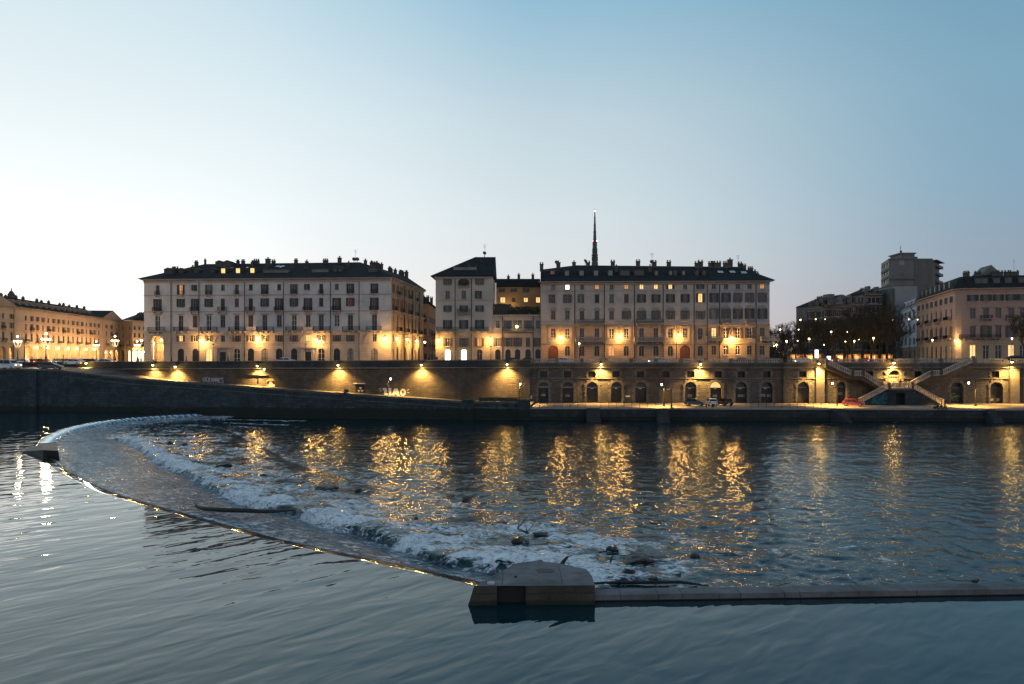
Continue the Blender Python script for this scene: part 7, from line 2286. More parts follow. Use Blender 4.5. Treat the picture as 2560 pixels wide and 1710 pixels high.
# clipped evergreens near the palazzo corner
for k, (px, Y, w, h, lab) in enumerate(((1950, 225, 4.5, 7.5, 'rounded dark evergreen beside the right corner of the long palazzo'), (1985, 250, 5.5, 9.0, 'tall dark evergreen behind the park, right of the palazzo corner'), (2025, 258, 5, 8, 'dark evergreen under the brown apartment house'))):
    t = thing('evergreen_tree', lab, 'tree', ((px - 1280) * Y / F, Y, ZS), 0, 'dark evergreens behind the park')
    mb = MB(); mb.tube([(0, 0, -.2), (.1, 0, 2.0), (0, .1, h * .6)], [.3, .25, .1], 8); mb.build('trunk', BARK, t)
    mb = MB()
    for q in range(5200):
        d = Vector((r.gauss(0, 1), r.gauss(0, 1), r.gauss(0, 1))).normalized(); rad = r.random() ** .35 * (.8 + .25 * math.sin(d.x * 5 + k) * math.cos(d.y * 4 + d.z * 3))
        c = Vector((d.x * w * rad, d.y * w * rad, h * .56 + d.z * h * .46 * rad)); s_ = r.uniform(.12, .34)
        a = Vector((r.uniform(-1, 1), r.uniform(-1, 1), r.uniform(-1, 1))).normalized() * s_; b_ = Vector((r.uniform(-1, 1), r.uniform(-1, 1), r.uniform(-1, 1))).normalized() * s_
        mb.add([tuple(c), tuple(c + a), tuple(c + b_)], [(0, 1, 2)])
    mb.build('crown', plain('evergreen_leaves', (.03, .045, .025), .8, var=.5, scale=1), t)
# far treeline that closes the view beyond the park
mb = MB()
for q in range(9000):
    X = r.uniform(80, 330); Y = 330 + r.uniform(0, 12) ; hz_ = 6 + 3 * math.sin(X * .13) + 2 * math.sin(X * .41)
    z = ZS + r.random() ** .6 * max(2, hz_); s_ = r.uniform(.5, 1.4)
    mb.add([(X - s_, Y, z), (X + s_, Y + r.uniform(-.5, .5), z + r.uniform(-.4, .4)), (X + r.uniform(-.5, .5), Y, z + s_ * 1.3)], [(0, 1, 2)])
tag(mb.build('far_treeline', plain('evergreen_leaves', (.03, .045, .025), .8)), 'dark mass of far trees closing the view behind the park', 'trees', kind='stuff')
# park lamps: globe on a tall pole, light on a wire or pole
for k, (px, py, Y, big) in enumerate(((1950.6, 824, 190, 1), (1996.5, 824, 190, 0), (2001, 799.6, 205, 1), (2039, 798, 215, 1), (2063, 798, 230, 0), (2078, 829.6, 188, 1), (2117.5, 830, 196, 1), (2232, 801, 200, 1), (1994, 852, 188, 0), (2022.6, 847, 186, 1), (2060, 862, 190, 0),
                              (2113.5, 854, 188, 0), (2148, 849, 190, 0), (2183.7, 845.5, 182, 1), (1935, 865, 186, 0), (1941, 862, 180, 1), (2273, 798, 205, 1), (2294, 799, 205, 0))):
    X = (px - 1280) * Y / F; z = HC + (H0 - py) * Y / F - ZS
    t = thing('park_lamp', '%s globe lamp on a tall pole in the park beside the long palazzo' % ORD[k].capitalize(), 'street lamp', (X, Y, ZS), 0, 'tall globe lamps in the park')
    mb = MB(); mb.cyl((0, 0, 0), (0, 0, z - .2), .09, .05, 7); mb.build('pole', M_IRON, t)
    mb = MB(); mb.ball((0, 0, z), .22 if big else .15, n=10, m=7); mb.build('globe', glow('park_bulb', (1.0, .80, .48), 6.0) if py < 842 else glow('park_bulb_low', (1.0, .62, .25), 9.0), t, smooth=True)
    if big: point('lamp_light', (0, -.1, z - .6), 45 if py < 842 else 150, WARM if py < 842 else SODIUM, .3, t)
# warm shop fronts glowing at street level behind the trees
for k in range(7):
    px = 1990 + 38 * k; Y = 225 - 2 * (k % 3)
    t = thing('market_kiosk', '%s low shop kiosk with a warm lit window behind the bare trees, from the left' % ORD[k], 'kiosk', ((px - 1280) * Y / F, Y, ZS), 0, 'lit kiosks behind the trees')
    mb = MB(); mb.box(-1.9, 1.9, 0, 2.5, 0, 2.6); mb.build('body', plain('kiosk_paint', (.2, .11, .06), .7), t)
    mb = MB(); mb.box(-2.3, 2.3, -.8, 2.7, 2.6, 2.8); mb.build('roof', M_IRON, t)
    mb = MB(); mb.box(-1.3 + .2 * (k % 3), 1.0, -.04, -.003, .9, 2.2); mb.build('window', M_LIT if k % 2 else M_LIT_O, t)
    point('kiosk_light', (0, -2.0, 2.3), 130, (1, .5, .15), .3, t)
# ================================================================== river
perm = np.random.default_rng(4).permutation(512)
gvec = np.random.default_rng(9).normal(size=(512, 2)); gvec /= np.linalg.norm(gvec, axis=1)[:, None]
def perlin(x, y):
    xi = np.floor(x).astype(int); yi = np.floor(y).astype(int); xf = x - xi; yf = y - yi
    def g(ix, iy, dx, dy):
        h = perm[(perm[ix & 255] + iy) & 511]; return gvec[h, 0] * dx + gvec[h, 1] * dy
    u_ = xf * xf * xf * (xf * (xf * 6 - 15) + 10); v_ = yf * yf * yf * (yf * (yf * 6 - 15) + 10)
    a = g(xi, yi, xf, yf); b = g(xi + 1, yi, xf - 1, yf); c = g(xi, yi + 1, xf, yf - 1); d = g(xi + 1, yi + 1, xf - 1, yf - 1)
    return (a + u_ * (b - a)) + v_ * ((c + u_ * (d - c)) - (a + u_ * (b - a)))
def fbm(x, y, o=4, r_=.5):
    s = 0; a = 1.0; f = 1.0
    for k in range(o): s = s + a * perlin(x * f + 17.3 * k, y * f - 9.1 * k); a *= r_; f *= 2.03
    return s
def smooth(e0, e1, x): t_ = np.clip((x - e0) / (e1 - e0), 0, 1); return t_ * t_ * (3 - 2 * t_)
def polydist(px, py, line):
    """distance to polyline, and arclength of the closest point"""
    best = np.full(px.shape, 1e9); arc = np.zeros(px.shape); acc = 0.0
    for (x0, y0), (x1, y1) in zip(line[:-1], line[1:]):
        dx, dy = x1 - x0, y1 - y0; L2 = dx * dx + dy * dy; L_ = math.sqrt(L2)
        t_ = np.clip(((px - x0) * dx + (py - y0) * dy) / L2, 0, 1)
        d = np.hypot(px - (x0 + t_ * dx), py - (y0 + t_ * dy)); m = d < best
        best = np.where(m, d, best); arc = np.where(m, acc + t_ * L_, arc); acc += L_
    return best, arc
def inside(px, py, poly):
    c = np.zeros(px.shape, bool); n = len(poly); j = n - 1
    for i in range(n):
        (xi, yi), (xj, yj) = poly[i], poly[j]
        if yi != yj:
            m = ((yi > py) != (yj > py)) & (px < (xj - xi) * (py - yi) / (yj - yi) + xi); c ^= m
        j = i
    return c
def resample(line, step):
    out = [line[0]]
    for (x0, y0), (x1, y1) in zip(line[:-1], line[1:]):
        n = max(1, int(math.hypot(x1 - x0, y1 - y0) / step))
        for k in range(1, n + 1): out.append((x0 + (x1 - x0) * k / n, y0 + (y1 - y0) * k / n))
    return out
def smooth_line(line, it=2):
    for _ in range(it):
        o_ = [line[0]]
        for a, b in zip(line[:-1], line[1:]): o_ += [(a[0] * .75 + b[0] * .25, a[1] * .75 + b[1] * .25), (a[0] * .25 + b[0] * .75, a[1] * .25 + b[1] * .75)]
        line = o_ + [line[-1]]
    return line
far_px = [(500, 1033), (470, 1034), (420, 1036.5), (335, 1042.5), (290, 1048.5), (241, 1055.5), (188, 1066), (153, 1077.5), (124, 1093), (112, 1108), (112, 1126), (122, 1139)]
near_px = [(155, 1166.6), (189, 1183.6), (223, 1201.7), (266.5, 1222), (315, 1237.5), (363.5, 1251), (412, 1265), (460, 1276.6), (499, 1287.8), (565, 1306), (650, 1329), (722, 1347), (819, 1367.7), (904, 1384.7), (960, 1397.5), (1062, 1417), (1139, 1434), (1213, 1450.5), (1250, 1459)]
crest = smooth_line([G(a, b, ZU) for a, b in far_px + near_px], 2)
def offset(line, d):
    """polyline moved d to its right"""
    o_ = []
    for k, p in enumerate(line):
        a, b = Vector(line[max(0, k - 2)]), Vector(line[min(len(line) - 1, k + 2)]); t_ = (b - a).normalized(); o_.append((p[0] + t_.y * d, p[1] - t_.x * d))
    return o_
LIPW = .85
crest_up = offset(crest, LIPW)
c_in = sum(1 for p in crest_up if p[1] < 45)
wall_back = [G(1487, 1473, ZU + .25), G(2560, 1456, ZU + .25)]
WBx = wall_back[1]
dirw = (Vector(wall_back[1]) - Vector(wall_back[0])).normalized()
wall_far = Vector(wall_back[0]) + dirw * 150
# upper river sheet: everything on the camera's side of crest, pier and wall
c0 = crest[0]; far_wall = [tuple(fq.world(fq.x(480), .4, 0)[:2])]
up_poly = [(-230, -60), (170, -60), (wall_far.x, wall_far.y - .3), (wall_back[0][0], wall_back[0][1] - .3), (crest[-1][0] + .6, crest[-1][1] + .2)] + crest[::-1] + far_wall + [tuple(fq.world(fq.x(-100), .4, 0)[:2]), (-230, fq.world(fq.x(-100), .4, 0)[1] + 6)]

def water_nodes(t, amps, rot=0.0):
    """stack of travelling ripple noises -> bump normal"""
    nm = None
    for (sx_, sy_, a, d_, rz_) in amps:
        v = t.coord((1 / sx_, 1 / sy_, 1), (0, 0, rz_), tex=True)
        h = t.noise(v, 1.0, d_, .5, .4)
        nm = t.bump(h, 1.0, a, nm)
    return nm
t = NT('upper_river_water')
nm = water_nodes(t, ((.40, 1.05, .042, 1.5, math.radians(42)), (.16, .55, .045, 1.5, math.radians(36)), (.9, 3.2, .0035, 2, math.radians(46)), (.03, .11, .06, 1, math.radians(44))))
f = t.noise(t.coord((.08, .08, 1)), 1.0, 3)
t.l(water_shader(t, t.ramp(f, [(.3, (.004, .023, .032)), (.7, (.006, .030, .040))]), (.92, .99, 1.0), .03, nm, 1.56), t.out.inputs['Surface'])
M_UP = t.m
from mathutils.geometry import delaunay_2d_cdt
nU = len(up_poly)
sheet = [q for q in up_poly if q not in crest]
ic = [k for k, q in enumerate(up_poly) if q in crest]
sheet = up_poly[:ic[0]] + crest_up[::-1] + up_poly[ic[-1] + 1:]
nU = len(sheet)
cv, ce, cf = delaunay_2d_cdt([Vector(p) for p in sheet], [(k, (k + 1) % nU) for k in range(nU)], [], 0, 1e-4)[:3]
cf = [f for f in cf if inside(np.array([sum(cv[i].x for i in f) / len(f)]), np.array([sum(cv[i].y for i in f) / len(f)]), sheet)[0]]
me = bpy.data.meshes.new('upper_river'); me.from_pydata([(p.x, p.y, ZU) for p in cv], [], [tuple(f) for f in cf]); me.materials.append(M_UP)
tag(link(me, 'upper_river'), kind='structure')

# lower river: rapids, foam and the wide reach
inner_px = [(300, 1095), (345, 1110), (400, 1150), (480, 1182), (540, 1217), (620, 1247), (740, 1272), (830, 1302), (940, 1332), (1010, 1356), (1090, 1386), (1180, 1405), (1260, 1413), (1350, 1420), (1500, 1470)]
outer_px = [(300, 1092), (400, 1072), (470, 1062), (560, 1072), (640, 1105), (720, 1150), (850, 1188), (980, 1222), (1100, 1258), (1250, 1280), (1420, 1295), (1560, 1312), (1700, 1352), (1800, 1402), (1800, 1440), (1660, 1464), (1500, 1472)]
inner = [G(a, b, .2) for a, b in inner_px]; outer = [G(a, b, .1) for a, b in outer_px]
foam_poly = inner + outer[::-1]
sx0, sy0, step = -84.0, 27.0, 0.25
nx, ny = int((165 + 84) / step), int((136 - 27) / step)
gx_ = sx0 + step * np.arange(nx); gy_ = sy0 + step * np.arange(ny)
X, Y = np.meshgrid(gx_, gy_)
jx = (np.random.default_rng(2).random(X.shape) - .5) * step * .6; jy = (np.random.default_rng(3).random(X.shape) - .5) * step * .6
X = X + jx; Y = Y + jy
dc, arc = polydist(X, Y, resample(crest, 3.0))
upin = inside(X, Y, up_poly)
dsg = np.where(upin, -dc, dc)
di, _ = polydist(X, Y, inner); do_, _ = polydist(X, Y, outer)
inf = inside(X, Y, foam_poly)
tt = np.where(inf, 1.0, dc / (dc + di + 1e-3))
past = (di > do_) & ~inf & (dc > 6)
tt = np.where(past, 1.0, tt)
z = ZU - .22 - .46 * smooth(0.0, 1.1, dsg) - .33 * smooth(.05, .9, tt)
near_b = np.clip(do_ / 5.0, 0, 1)
ridge = np.exp(-((di - .9) / 1.7) ** 2)
dens = np.where(inf, .27 + .24 * (do_ / (di + do_ + .01)) + .42 * ridge, .0) * np.clip(.35 + do_ / 3.0, .35, 1)
dens = np.where(inf, dens, .7 * np.exp(-di / .7) * (dc > 1)); dens = np.maximum(dens, np.where(~inf & past, .42 * np.exp(-do_ / 2.6), 0))
# patchiness, boils and a foamy skirt under the weir
patch = fbm(X * .20, Y * .34, 4); patch2 = fbm(X * .55 + 9, Y * .9, 3)
dens = dens * (1 + .55 * smooth(-6, 5, X) * inf)
dens = dens * (1 + 1.5 * patch + .8 * patch2)
skirt = np.exp(-np.abs(dsg - 1.3) / .8) * .60 * (dsg > 0)
apron = np.where(~inf & ~past & (dsg > 0), .44 + .20 * fbm(X * .3, Y * .3, 3) - .10 * np.exp(-(di / 3.0) ** 2), 0)
dens = np.maximum(dens, np.maximum(skirt, apron))
# thin white streak lines by the river wall and far left
for a, b in (((500, 1047), (760, 1052)), ((560, 1056), (720, 1062)), ((430, 1062), (640, 1068))):
    ln = [G(a[0], a[1], .05), G(b[0], b[1], .05)]; dl, _ = polydist(X, Y, ln); dens = np.maximum(dens, .6 * np.exp(-(dl / .8) ** 2))
fleck = fbm(X * .35 + 40, Y * .35, 3)
dens = np.maximum(dens, np.where(past & (do_ < 16), smooth(.42, .7, fleck) * .6, 0))
dens = np.clip(dens, 0, .70 + .25 * ridge)
# waves
lump = np.abs(fbm(X * .55, Y * .55, 4)); lump2 = fbm(X * 1.3 + 7, Y * 1.3, 3)
fa = np.clip(dens * 1.4, 0, 1) * np.where(inf, 1, .35)
z = z + fa * (.42 * lump + .07 * lump2 - .04)
z = z + np.where(inf, .45 * np.clip(do_ / 4.0, 0, 1) ** 1.5 * np.exp(-((di - 1.3) / 1.4) ** 2) * (.4 + .9 * np.clip(.4 + fbm(X * .16, Y * .16, 2), 0, 1.3)), 0)
z = z - np.where(~inf & ~past, .28 * np.exp(-(di / 1.6) ** 2) * (dc > 2), 0)
chop = fbm(X * 1.35, Y * 1.25, 3) * .095 + fbm(X * .26, Y * .40, 2) * .08 + fbm(X * .09 + 3, Y * .17, 2) * .16 * smooth(45, 80, Y)
chop = chop * np.where(past, np.clip(.60 + .7 * np.exp(-do_ / 11.0) + .2 * smooth(70, 40, Y), 0, 1.3), .3)
chop = chop + np.where(past | inf, 0, 1) * fbm(X * 1.1, Y * 1.9, 3) * .036
z = z + chop * (dsg > .6)
z = np.where(upin & (dc > .05), ZU - .30 - np.minimum(dc, 1.5) * .4, z)
rightwall = (X > wall_back[0][0] - .3) & upin
keep = ~(upin & (dc > 1.2)) 
keep_face = keep[:-1, :-1] & keep[1:, :-1] & keep[:-1, 1:] & keep[1:, 1:]
# nothing behind the far walls
yw = np.where(X < fq.R.x, fq.L.y + (X - fq.L.x) * (fq.R.y - fq.L.y) / (fq.R.x - fq.L.x) + .4, fqw.L.y + (X - fqw.L.x) * qd.y / qd.x + .4)
back = Y > yw
keep_face &= ~(back[:-1, :-1] & back[1:, 1:])
idx = np.arange(nx * ny).reshape(ny, nx)
faces = np.stack([idx[:-1, :-1][keep_face], idx[:-1, 1:][keep_face], idx[1:, 1:][keep_face], idx[1:, :-1][keep_face]], axis=1)
used = np.zeros(nx * ny, bool); used[faces.ravel()] = True
remap = np.cumsum(used) - 1
faces = remap[faces]
co = np.stack([X.ravel(), Y.ravel(), z.ravel()], axis=1)[used]
me = bpy.data.meshes.new('lower_river')
me.vertices.add(len(co)); me.vertices.foreach_set('co', co.ravel().astype(np.float32))
me.loops.add(faces.size); me.loops.foreach_set('vertex_index', faces.ravel().astype(np.int32))
me.polygons.add(len(faces)); me.polygons.foreach_set('loop_start', np.arange(0, faces.size, 4, dtype=np.int32)); me.polygons.foreach_set('loop_total', np.full(len(faces), 4, dtype=np.int32))
me.polygons.foreach_set('use_smooth', np.ones(len(faces), bool))
me.update(calc_edges=True)
at = me.attributes.new('foam', 'FLOAT', 'POINT'); at.data.foreach_set('value', dens.ravel()[used].astype(np.float32))
rough_f = np.where(past | inf, 1.0, .35).ravel()[used]
at = me.attributes.new('chop', 'FLOAT', 'POINT'); at.data.foreach_set('value', rough_f.astype(np.float32))
t = NT('lower_river_water')
a1 = t.n('ShaderNodeAttribute', attribute_name='foam'); a2 = t.n('ShaderNodeAttribute', attribute_name='chop')
v = t.coord((1, 1, 1))
vs_ = t.coord((1 / .75, 1 / 1.9, 1), (0, 0, math.radians(-10)), tex=True)
n1 = t.noise(vs_, 1.9, 6, .66, 1.3); n2 = t.noise(v, .7, 4, .6, .8)
nf = t.math('ADD', t.math('MULTIPLY', t.math('SUBTRACT', t.math('ADD', t.math('MULTIPLY', n1, .75), t.math('MULTIPLY', n2, .25)), .5), 2.0), .5)
thr = t.math('SUBTRACT', .80, t.math('MULTIPLY', a1.outputs['Fac'], .58))
mask = t.math('MULTIPLY', t.maprange(t.math('SUBTRACT', nf, thr), -.07, .17, 0, 1, True), .95)
v1 = t.coord((1.0, 1.5, 1), (0, 0, math.radians(8)))
h1 = t.noise(v1, 2.6, 3, .55, .6); h2 = t.noise(v1, .75, 3, .5, .5)
b1 = t.bump(h2, 1.0, .035); hf = t.noise(t.coord((1.2, 2.0, 1), (0, 0, .3)), 5.0, 4, .65, .5); b1 = t.bump(hf, t.maprange(a2.outputs['Fac'], .3, 1.0, 1.0, .12), .035, b1); b2 = t.bump(h1, 1.0, .022, b1); b3 = t.bump(n1, .6, .07, b2)
stk = t.noise(t.coord((.35, 2.2, 1), (0, 0, math.radians(52)), tex=True), 1.6, 8, .7, .8)
apr = t.math('MULTIPLY', t.maprange(a2.outputs['Fac'], .36, .9, 1, 0), t.maprange(stk, .42, .68, .0, .32))
mask = t.math('MAXIMUM', mask, apr)
fm = t.n('ShaderNodeBsdfPrincipled'); fm.inputs['Roughness'].default_value = .85
t.l(t.ramp(t.noise(v, 3.2, 6, .7, .6), [(.34, (.30, .37, .41)), (.54, (.93, .95, .96))]), fm.inputs['Base Color']); t.l(b3, fm.inputs['Normal'])
wcol = t.mix(t.maprange(a2.outputs['Fac'], .3, 1.0, 1, 0), t.ramp(n2, [(.3, (.004, .015, .019)), (.7, (.009, .024, .029))]), t.ramp(stk, [(.35, (.022, .046, .064)), (.65, (.07, .11, .14))]))
wsh = water_shader(t, wcol, (.86, .96, 1.0), t.maprange(a2.outputs['Fac'], .3, 1.0, .16, .05), b2, t.maprange(a2.outputs['Fac'], .3, 1.0, 1.03, 1.36))
ms = t.n('ShaderNodeMixShader'); t.l(mask, ms.inputs[0]); t.l(wsh, ms.inputs[1]); t.l(fm.outputs[0], ms.inputs[2]); t.l(ms.outputs[0], t.out.inputs['Surface'])
me.materials.append(t.m)
tag(link(me, 'lower_river'), kind='structure')
HZ = (X, Y, z)
def water_z(x, y):
    i = int(round((x - sx0) / step)); j = int(round((y - sy0) / step))
    return float(z[min(max(j, 0), ny - 1), min(max(i, 0), nx - 1)])

# the lip: water bending over the sill, ribbed where it pours over the far boards
lip = resample(crest, .18)
lip = lip[2:-1]
vv = []; ff_ = []
prof = [(-LIPW, .0), (-.81, -.002), (-.75, -.009), (-.6, -.034), (-.4, -.068), (-.2, -.104), (0, -.145), (.12, -.20), (.28, -.31), (.42, -.42), (.6, -.55), (.8, -.7)]
acc = 0
n_l = len(lip)
cum = [0.0]
for a, b in zip(lip[:-1], lip[1:]): cum.append(cum[-1] + math.hypot(b[0] - a[0], b[1] - a[1]))
s_pier = min(range(n_l), key=lambda k: math.hypot(lip[k][0] - G(122, 1139, ZU)[0], lip[k][1] - G(122, 1139, ZU)[1]))
for k, p in enumerate(lip):
    a = Vector(lip[max(0, k - 2)]); b = Vector(lip[min(n_l - 1, k + 2)]); d = (b - a).normalized(); nrm = Vector((-d.y, d.x))
    # downstream is away from the camera on the near arm, towards the centre on the far arm
    test = Vector(p) + nrm * .6
    if inside(np.array([test.x]), np.array([test.y]), up_poly)[0]: nrm = -nrm
    far = k < s_pier
    rib = (.5 + .5 * math.sin(cum[k] * 2 * PI / 1.15)) ** 2
    nz = .016 * math.sin(cum[k] * 1.7) + .010 * math.sin(cum[k] * 4.3 + 1) + .008 * math.sin(cum[k] * .53)
    for q, (o_, dz) in enumerate(prof):
        w = q / (len(prof) - 1)
        zz = ZU + .001 + dz * (1.15 if far else 1) + (rib * (.13 if far else .0) * max(0, w - .3) + nz * w)
        pt = Vector(p) + nrm * (o_ + (rib * .22 * w if far else 0))
        vv.append((pt.x, pt.y, zz))
m_ = len(prof)
for k in range(n_l - 1):
    for q in range(m_ - 1): ff_.append((k * m_ + q, k * m_ + q + 1, (k + 1) * m_ + q + 1, (k + 1) * m_ + q))
t = NT('weir_lip_water')
v = t.coord((1, 1, 1)); h = t.noise(v, 2.2, 3, .5, .3)
rgb = t.n('ShaderNodeRGB'); rgb.outputs[0].default_value = (.004, .012, .014, 1); t.l(water_shader(t, rgb.outputs[0], (.86, .96, 1.0), .03, t.bump(h, 1.0, .012), 1.40), t.out.inputs['Surface'])
me = bpy.data.meshes.new('weir_water'); me.from_pydata(vv, [], ff_); me.polygons.foreach_set('use_smooth', [True] * len(ff_)); me.materials.append(t.m)
tag(link(me, 'weir_water'), kind='structure')
# concrete sill under the lip
mb = MB()
for a, b in zip(resample(crest, 1.2)[:-1], resample(crest, 1.2)[1:]):
    mb.add([(a[0], a[1], -1.0), (b[0], b[1], -1.0), (b[0], b[1], ZU - .13), (a[0], a[1], ZU - .13)], [(0, 1, 2, 3)])
S_CONW = stone('wet_concrete', ((.09, .095, .095), (.07, .075, .078)), 6, 3, .2, .6, rough=.6, bump=.4)
tag(mb.build('weir', S_CONW), 'long curved weir sweeping across the river from the far wall to the concrete pier', 'weir')

# ---- foam spray: loose clots thrown above the hydraulic jump
mb = MB()
rs = np.random.default_rng(8)
cand = np.argwhere(inf & (di < 3.4) & (dens > .7))
pick_ = cand[rs.choice(len(cand), 1500)]
base = np.array([[1, 0, 0], [-1, 0, 0], [0, 1, 0], [0, -1, 0], [0, 0, 1], [0, 0, -1]], float)
oct_f = [(0, 2, 4), (2, 1, 4), (1, 3, 4), (3, 0, 4), (2, 0, 5), (1, 2, 5), (3, 1, 5), (0, 3, 5)]
for j, i in pick_:
    s_ = rs.uniform(.010, .026)
    c = np.array([X[j, i] + rs.normal() * .2, Y[j, i] + rs.normal() * .2, z[j, i] + abs(rs.normal()) * .16 + .01])
    mb.add([tuple(c + b * s_ * rs.uniform(.6, 1.3)) for b in base], oct_f)
tag(mb.build('spray', plain('white_foam', (.75, .78, .80), .9, var=.1)), 'loose white spray thrown up along the foaming rapids', 'spray', kind='stuff')

# ---- pier, wall and small cutwater
S_PIER = stone('pier_concrete', ((.185, .19, .195), (.15, .155, .16)), 2.6, 2.2, .25, .6, rough=.85, bump=.5, patch=.7)
S_PIERF = stone('pier_front_stone', ((.085, .075, .06), (.07, .062, .05)), 2.2, .55, .3, .7, tide=(.16, .10), rough=.85, bump=.5, patch=.5)
Yp = 10.4 * F / 614
zt_ = HC - 567 / F * Yp
top = [(1185.6, 1465.5), (1487, 1463.5), (1481, 1443), (1467.5, 1424), (1405, 1409), (1335, 1401.5), (1290, 1409), (1219, 1446)]
topw = [G(a, b, zt_) for a, b in top]
fx = [P(1167.7, 1512, Yp), P(1487, 1510, Yp)]
PR = thing('pier', 'squat grey concrete pier with a flat top where the weir meets the low wall, foreground', 'pier', (topw[0][0], topw[0][1], ZU))
o_ = (topw[0][0], topw[0][1])
mb = MB(); n = len(topw)
T_ = [(x - o_[0], y - o_[1], zt_ - ZU) for x, y in topw]
Bt = [(x - o_[0], y - o_[1], -3.0) for x, y in topw]
Bt[0] = (fx[0][0] - o_[0] - .9, -.35, -3.0); 
lp = (fx[0][0] - o_[0], -.25, -.05)
mb.poly([T_[0], (T_[0][0] + .0, T_[0][1], T_[0][2])] [:1] + T_[1:]) if False else mb.poly(T_)
mb.build('top', S_PIER, PR)
mb = MB()
for k in range(n):
    j = (k + 1) % n
    if k == 0: continue
    mb.quad(Bt[k], Bt[j], T_[j], T_[k])
mb.build('side', S_PIER, PR)
mb = MB()
xs_ = [T_[0][0], (1242.6 - 1185.6) * Yp / F, (1314 - 1185.6) * Yp / F, T_[1][0]]
for k in range(3):
    if k == 1:
        continue
    x0, x1 = xs_[k], xs_[k + 1]
    b0 = Bt[0] if k == 0 else (x0, -.12, -3.0)
    b1 = (x1, -.12, -3.0)
    mb.quad(b0, b1, (x1, T_[0][1] + (T_[1][1] - T_[0][1]) * x1 / xs_[3], T_[0][2]), (x0, T_[0][1] + (T_[1][1] - T_[0][1]) * x0 / xs_[3], T_[0][2]))
mb.build('front', S_PIERF, PR)
mb = MB()   # recess in the front, near-black all over
x0, x1 = xs_[1], xs_[2]; y_ = T_[0][1]
mb.quad((x0, .35, -3), (x1, .35, -3), (x1, .35, T_[0][2] - .02), (x0, .35, T_[0][2] - .02)); mb.quad((x0, y_ - .1, -3), (x0, .35, -3), (x0, .35, T_[0][2] - .02), (x0, y_, T_[0][2] - .02)); mb.quad((x1, .35, -3), (x1, y_ - .1, -3), (x1, y_, T_[0][2] - .02), (x1, .35, T_[0][2] - .02))
mb.quad((x0, y_, T_[0][2] - .02), (x0, .35, T_[0][2] - .02), (x1, .35, T_[0][2] - .02), (x1, y_, T_[0][2] - .02))
mb.build('recess', plain('recess_near_black', (.012, .014, .016), .7), PR)
hx = [(1339, 1426.5), (1347, 1431.5), (1379, 1432), (1387, 1427.5), (1378, 1422.5), (1349, 1421.5)]
mb = MB(); mb.zprism([(x - o_[0], y - o_[1]) for x, y in [G(a, b, zt_) for a, b in hx]], zt_ - ZU - .05, zt_ - ZU + .012); mb.build('manhole_cover', plain('rusty_iron_cover', (.03, .03, .03), .6, var=.5, scale=6), PR)
mb = MB(); g0 = G(1218, 1462, zt_); g1 = G(1237, 1456.5, zt_); mb.box(g0[0] - o_[0], g1[0] - o_[0], g0[1] - o_[1], g1[1] - o_[1], zt_ - ZU + .003, zt_ - ZU + .06); mb.build('white_marker', plain('pale_marker_paint', (.42, .42, .40), .7), PR)
mb = MB(); g0 = G(1289, 1443, zt_); mb.cyl((g0[0] - o_[0], g0[1] - o_[1], zt_ - ZU), (g0[0] - o_[0], g0[1] - o_[1], zt_ - ZU + .07), .05, n=10); mb.build('iron_ring', M_IRON, PR)

zw = ZU + .27
wa0, wa1 = G(1487, 1487.5, zw), G(2560, 1472, zw); wb0, wb1 = G(1487, 1472, zw), G(2560, 1456, zw)
dW = Vector((wa1[0] - wa0[0], wa1[1] - wa0[1])).normalized(); nW = Vector((-dW.y, dW.x))
wd = (Vector(wb0) - Vector(wa0)).dot(nW)
LW = thing('low_wall', 'low straight concrete wall running from the pier to the right edge of the river', 'wall', (wa0[0], wa0[1], ZU), math.atan2(dW.y, dW.x))
mb = MB(); xx = .01; q_ = random.Random(12)
while xx < 150:
    ln = q_.uniform(2.2, 3.4); a_, b_, c_ = q_.uniform(-.018, .018), q_.uniform(-.012, .012), q_.uniform(-.02, .02)
    mb.add([(xx, -.03 + a_, zw - ZU - .22), (xx + ln - .02, -.03 + a_, zw - ZU - .22), (xx + ln - .02, wd + c_, zw - ZU - .22), (xx, wd + c_, zw - ZU - .22), (xx, -.03 + a_ + .02, zw - ZU + b_), (xx + ln - .02, -.03 + a_ + .02, zw - ZU + b_ + q_.uniform(-.008, .008)), (xx + ln - .02, wd + c_ - .02, zw - ZU + b_), (xx, wd + c_ - .02, zw - ZU + b_)],
           [(3, 2, 1, 0), (4, 5, 6, 7), (0, 1, 5, 4), (1, 2, 6, 5), (2, 3, 7, 6), (3, 0, 4, 7)])
    xx += ln
ow = mb.build('coping', S_PIER, LW)
mb = MB(); mb.box(0.01, 150, 0, wd - .06, -3, zw - ZU - .221); mb.build('base', S_PIERF, LW)

def roughen(o, cuts, amp, seed=1):
    b = bmesh.new(); b.from_mesh(o.data)
    bmesh.ops.triangulate(b, faces=[f for f in b.faces if len(f.verts) > 4])
    bmesh.ops.subdivide_edges(b, edges=b.edges[:], cuts=cuts, use_grid_fill=True)
    for v_ in b.verts:
        p_ = o.matrix_world.translation + v_.co
        n_ = Vector((math.sin(p_.x * 7.1 + p_.z * 5) + math.sin(p_.y * 11.3), math.sin(p_.y * 6.7 + p_.z * 9) + math.sin(p_.x * 13.1), math.sin(p_.x * 9.7 + p_.y * 4.1) + math.sin(p_.y * 12.7))) * .5
        v_.co += n_ * amp
    b.to_mesh(o.data); b.free()
bpy.context.view_layer.update()
for o in PR.children:
    if o.name.split('.')[0] in ('top', 'side', 'front'): roughen(o, 7, .016)

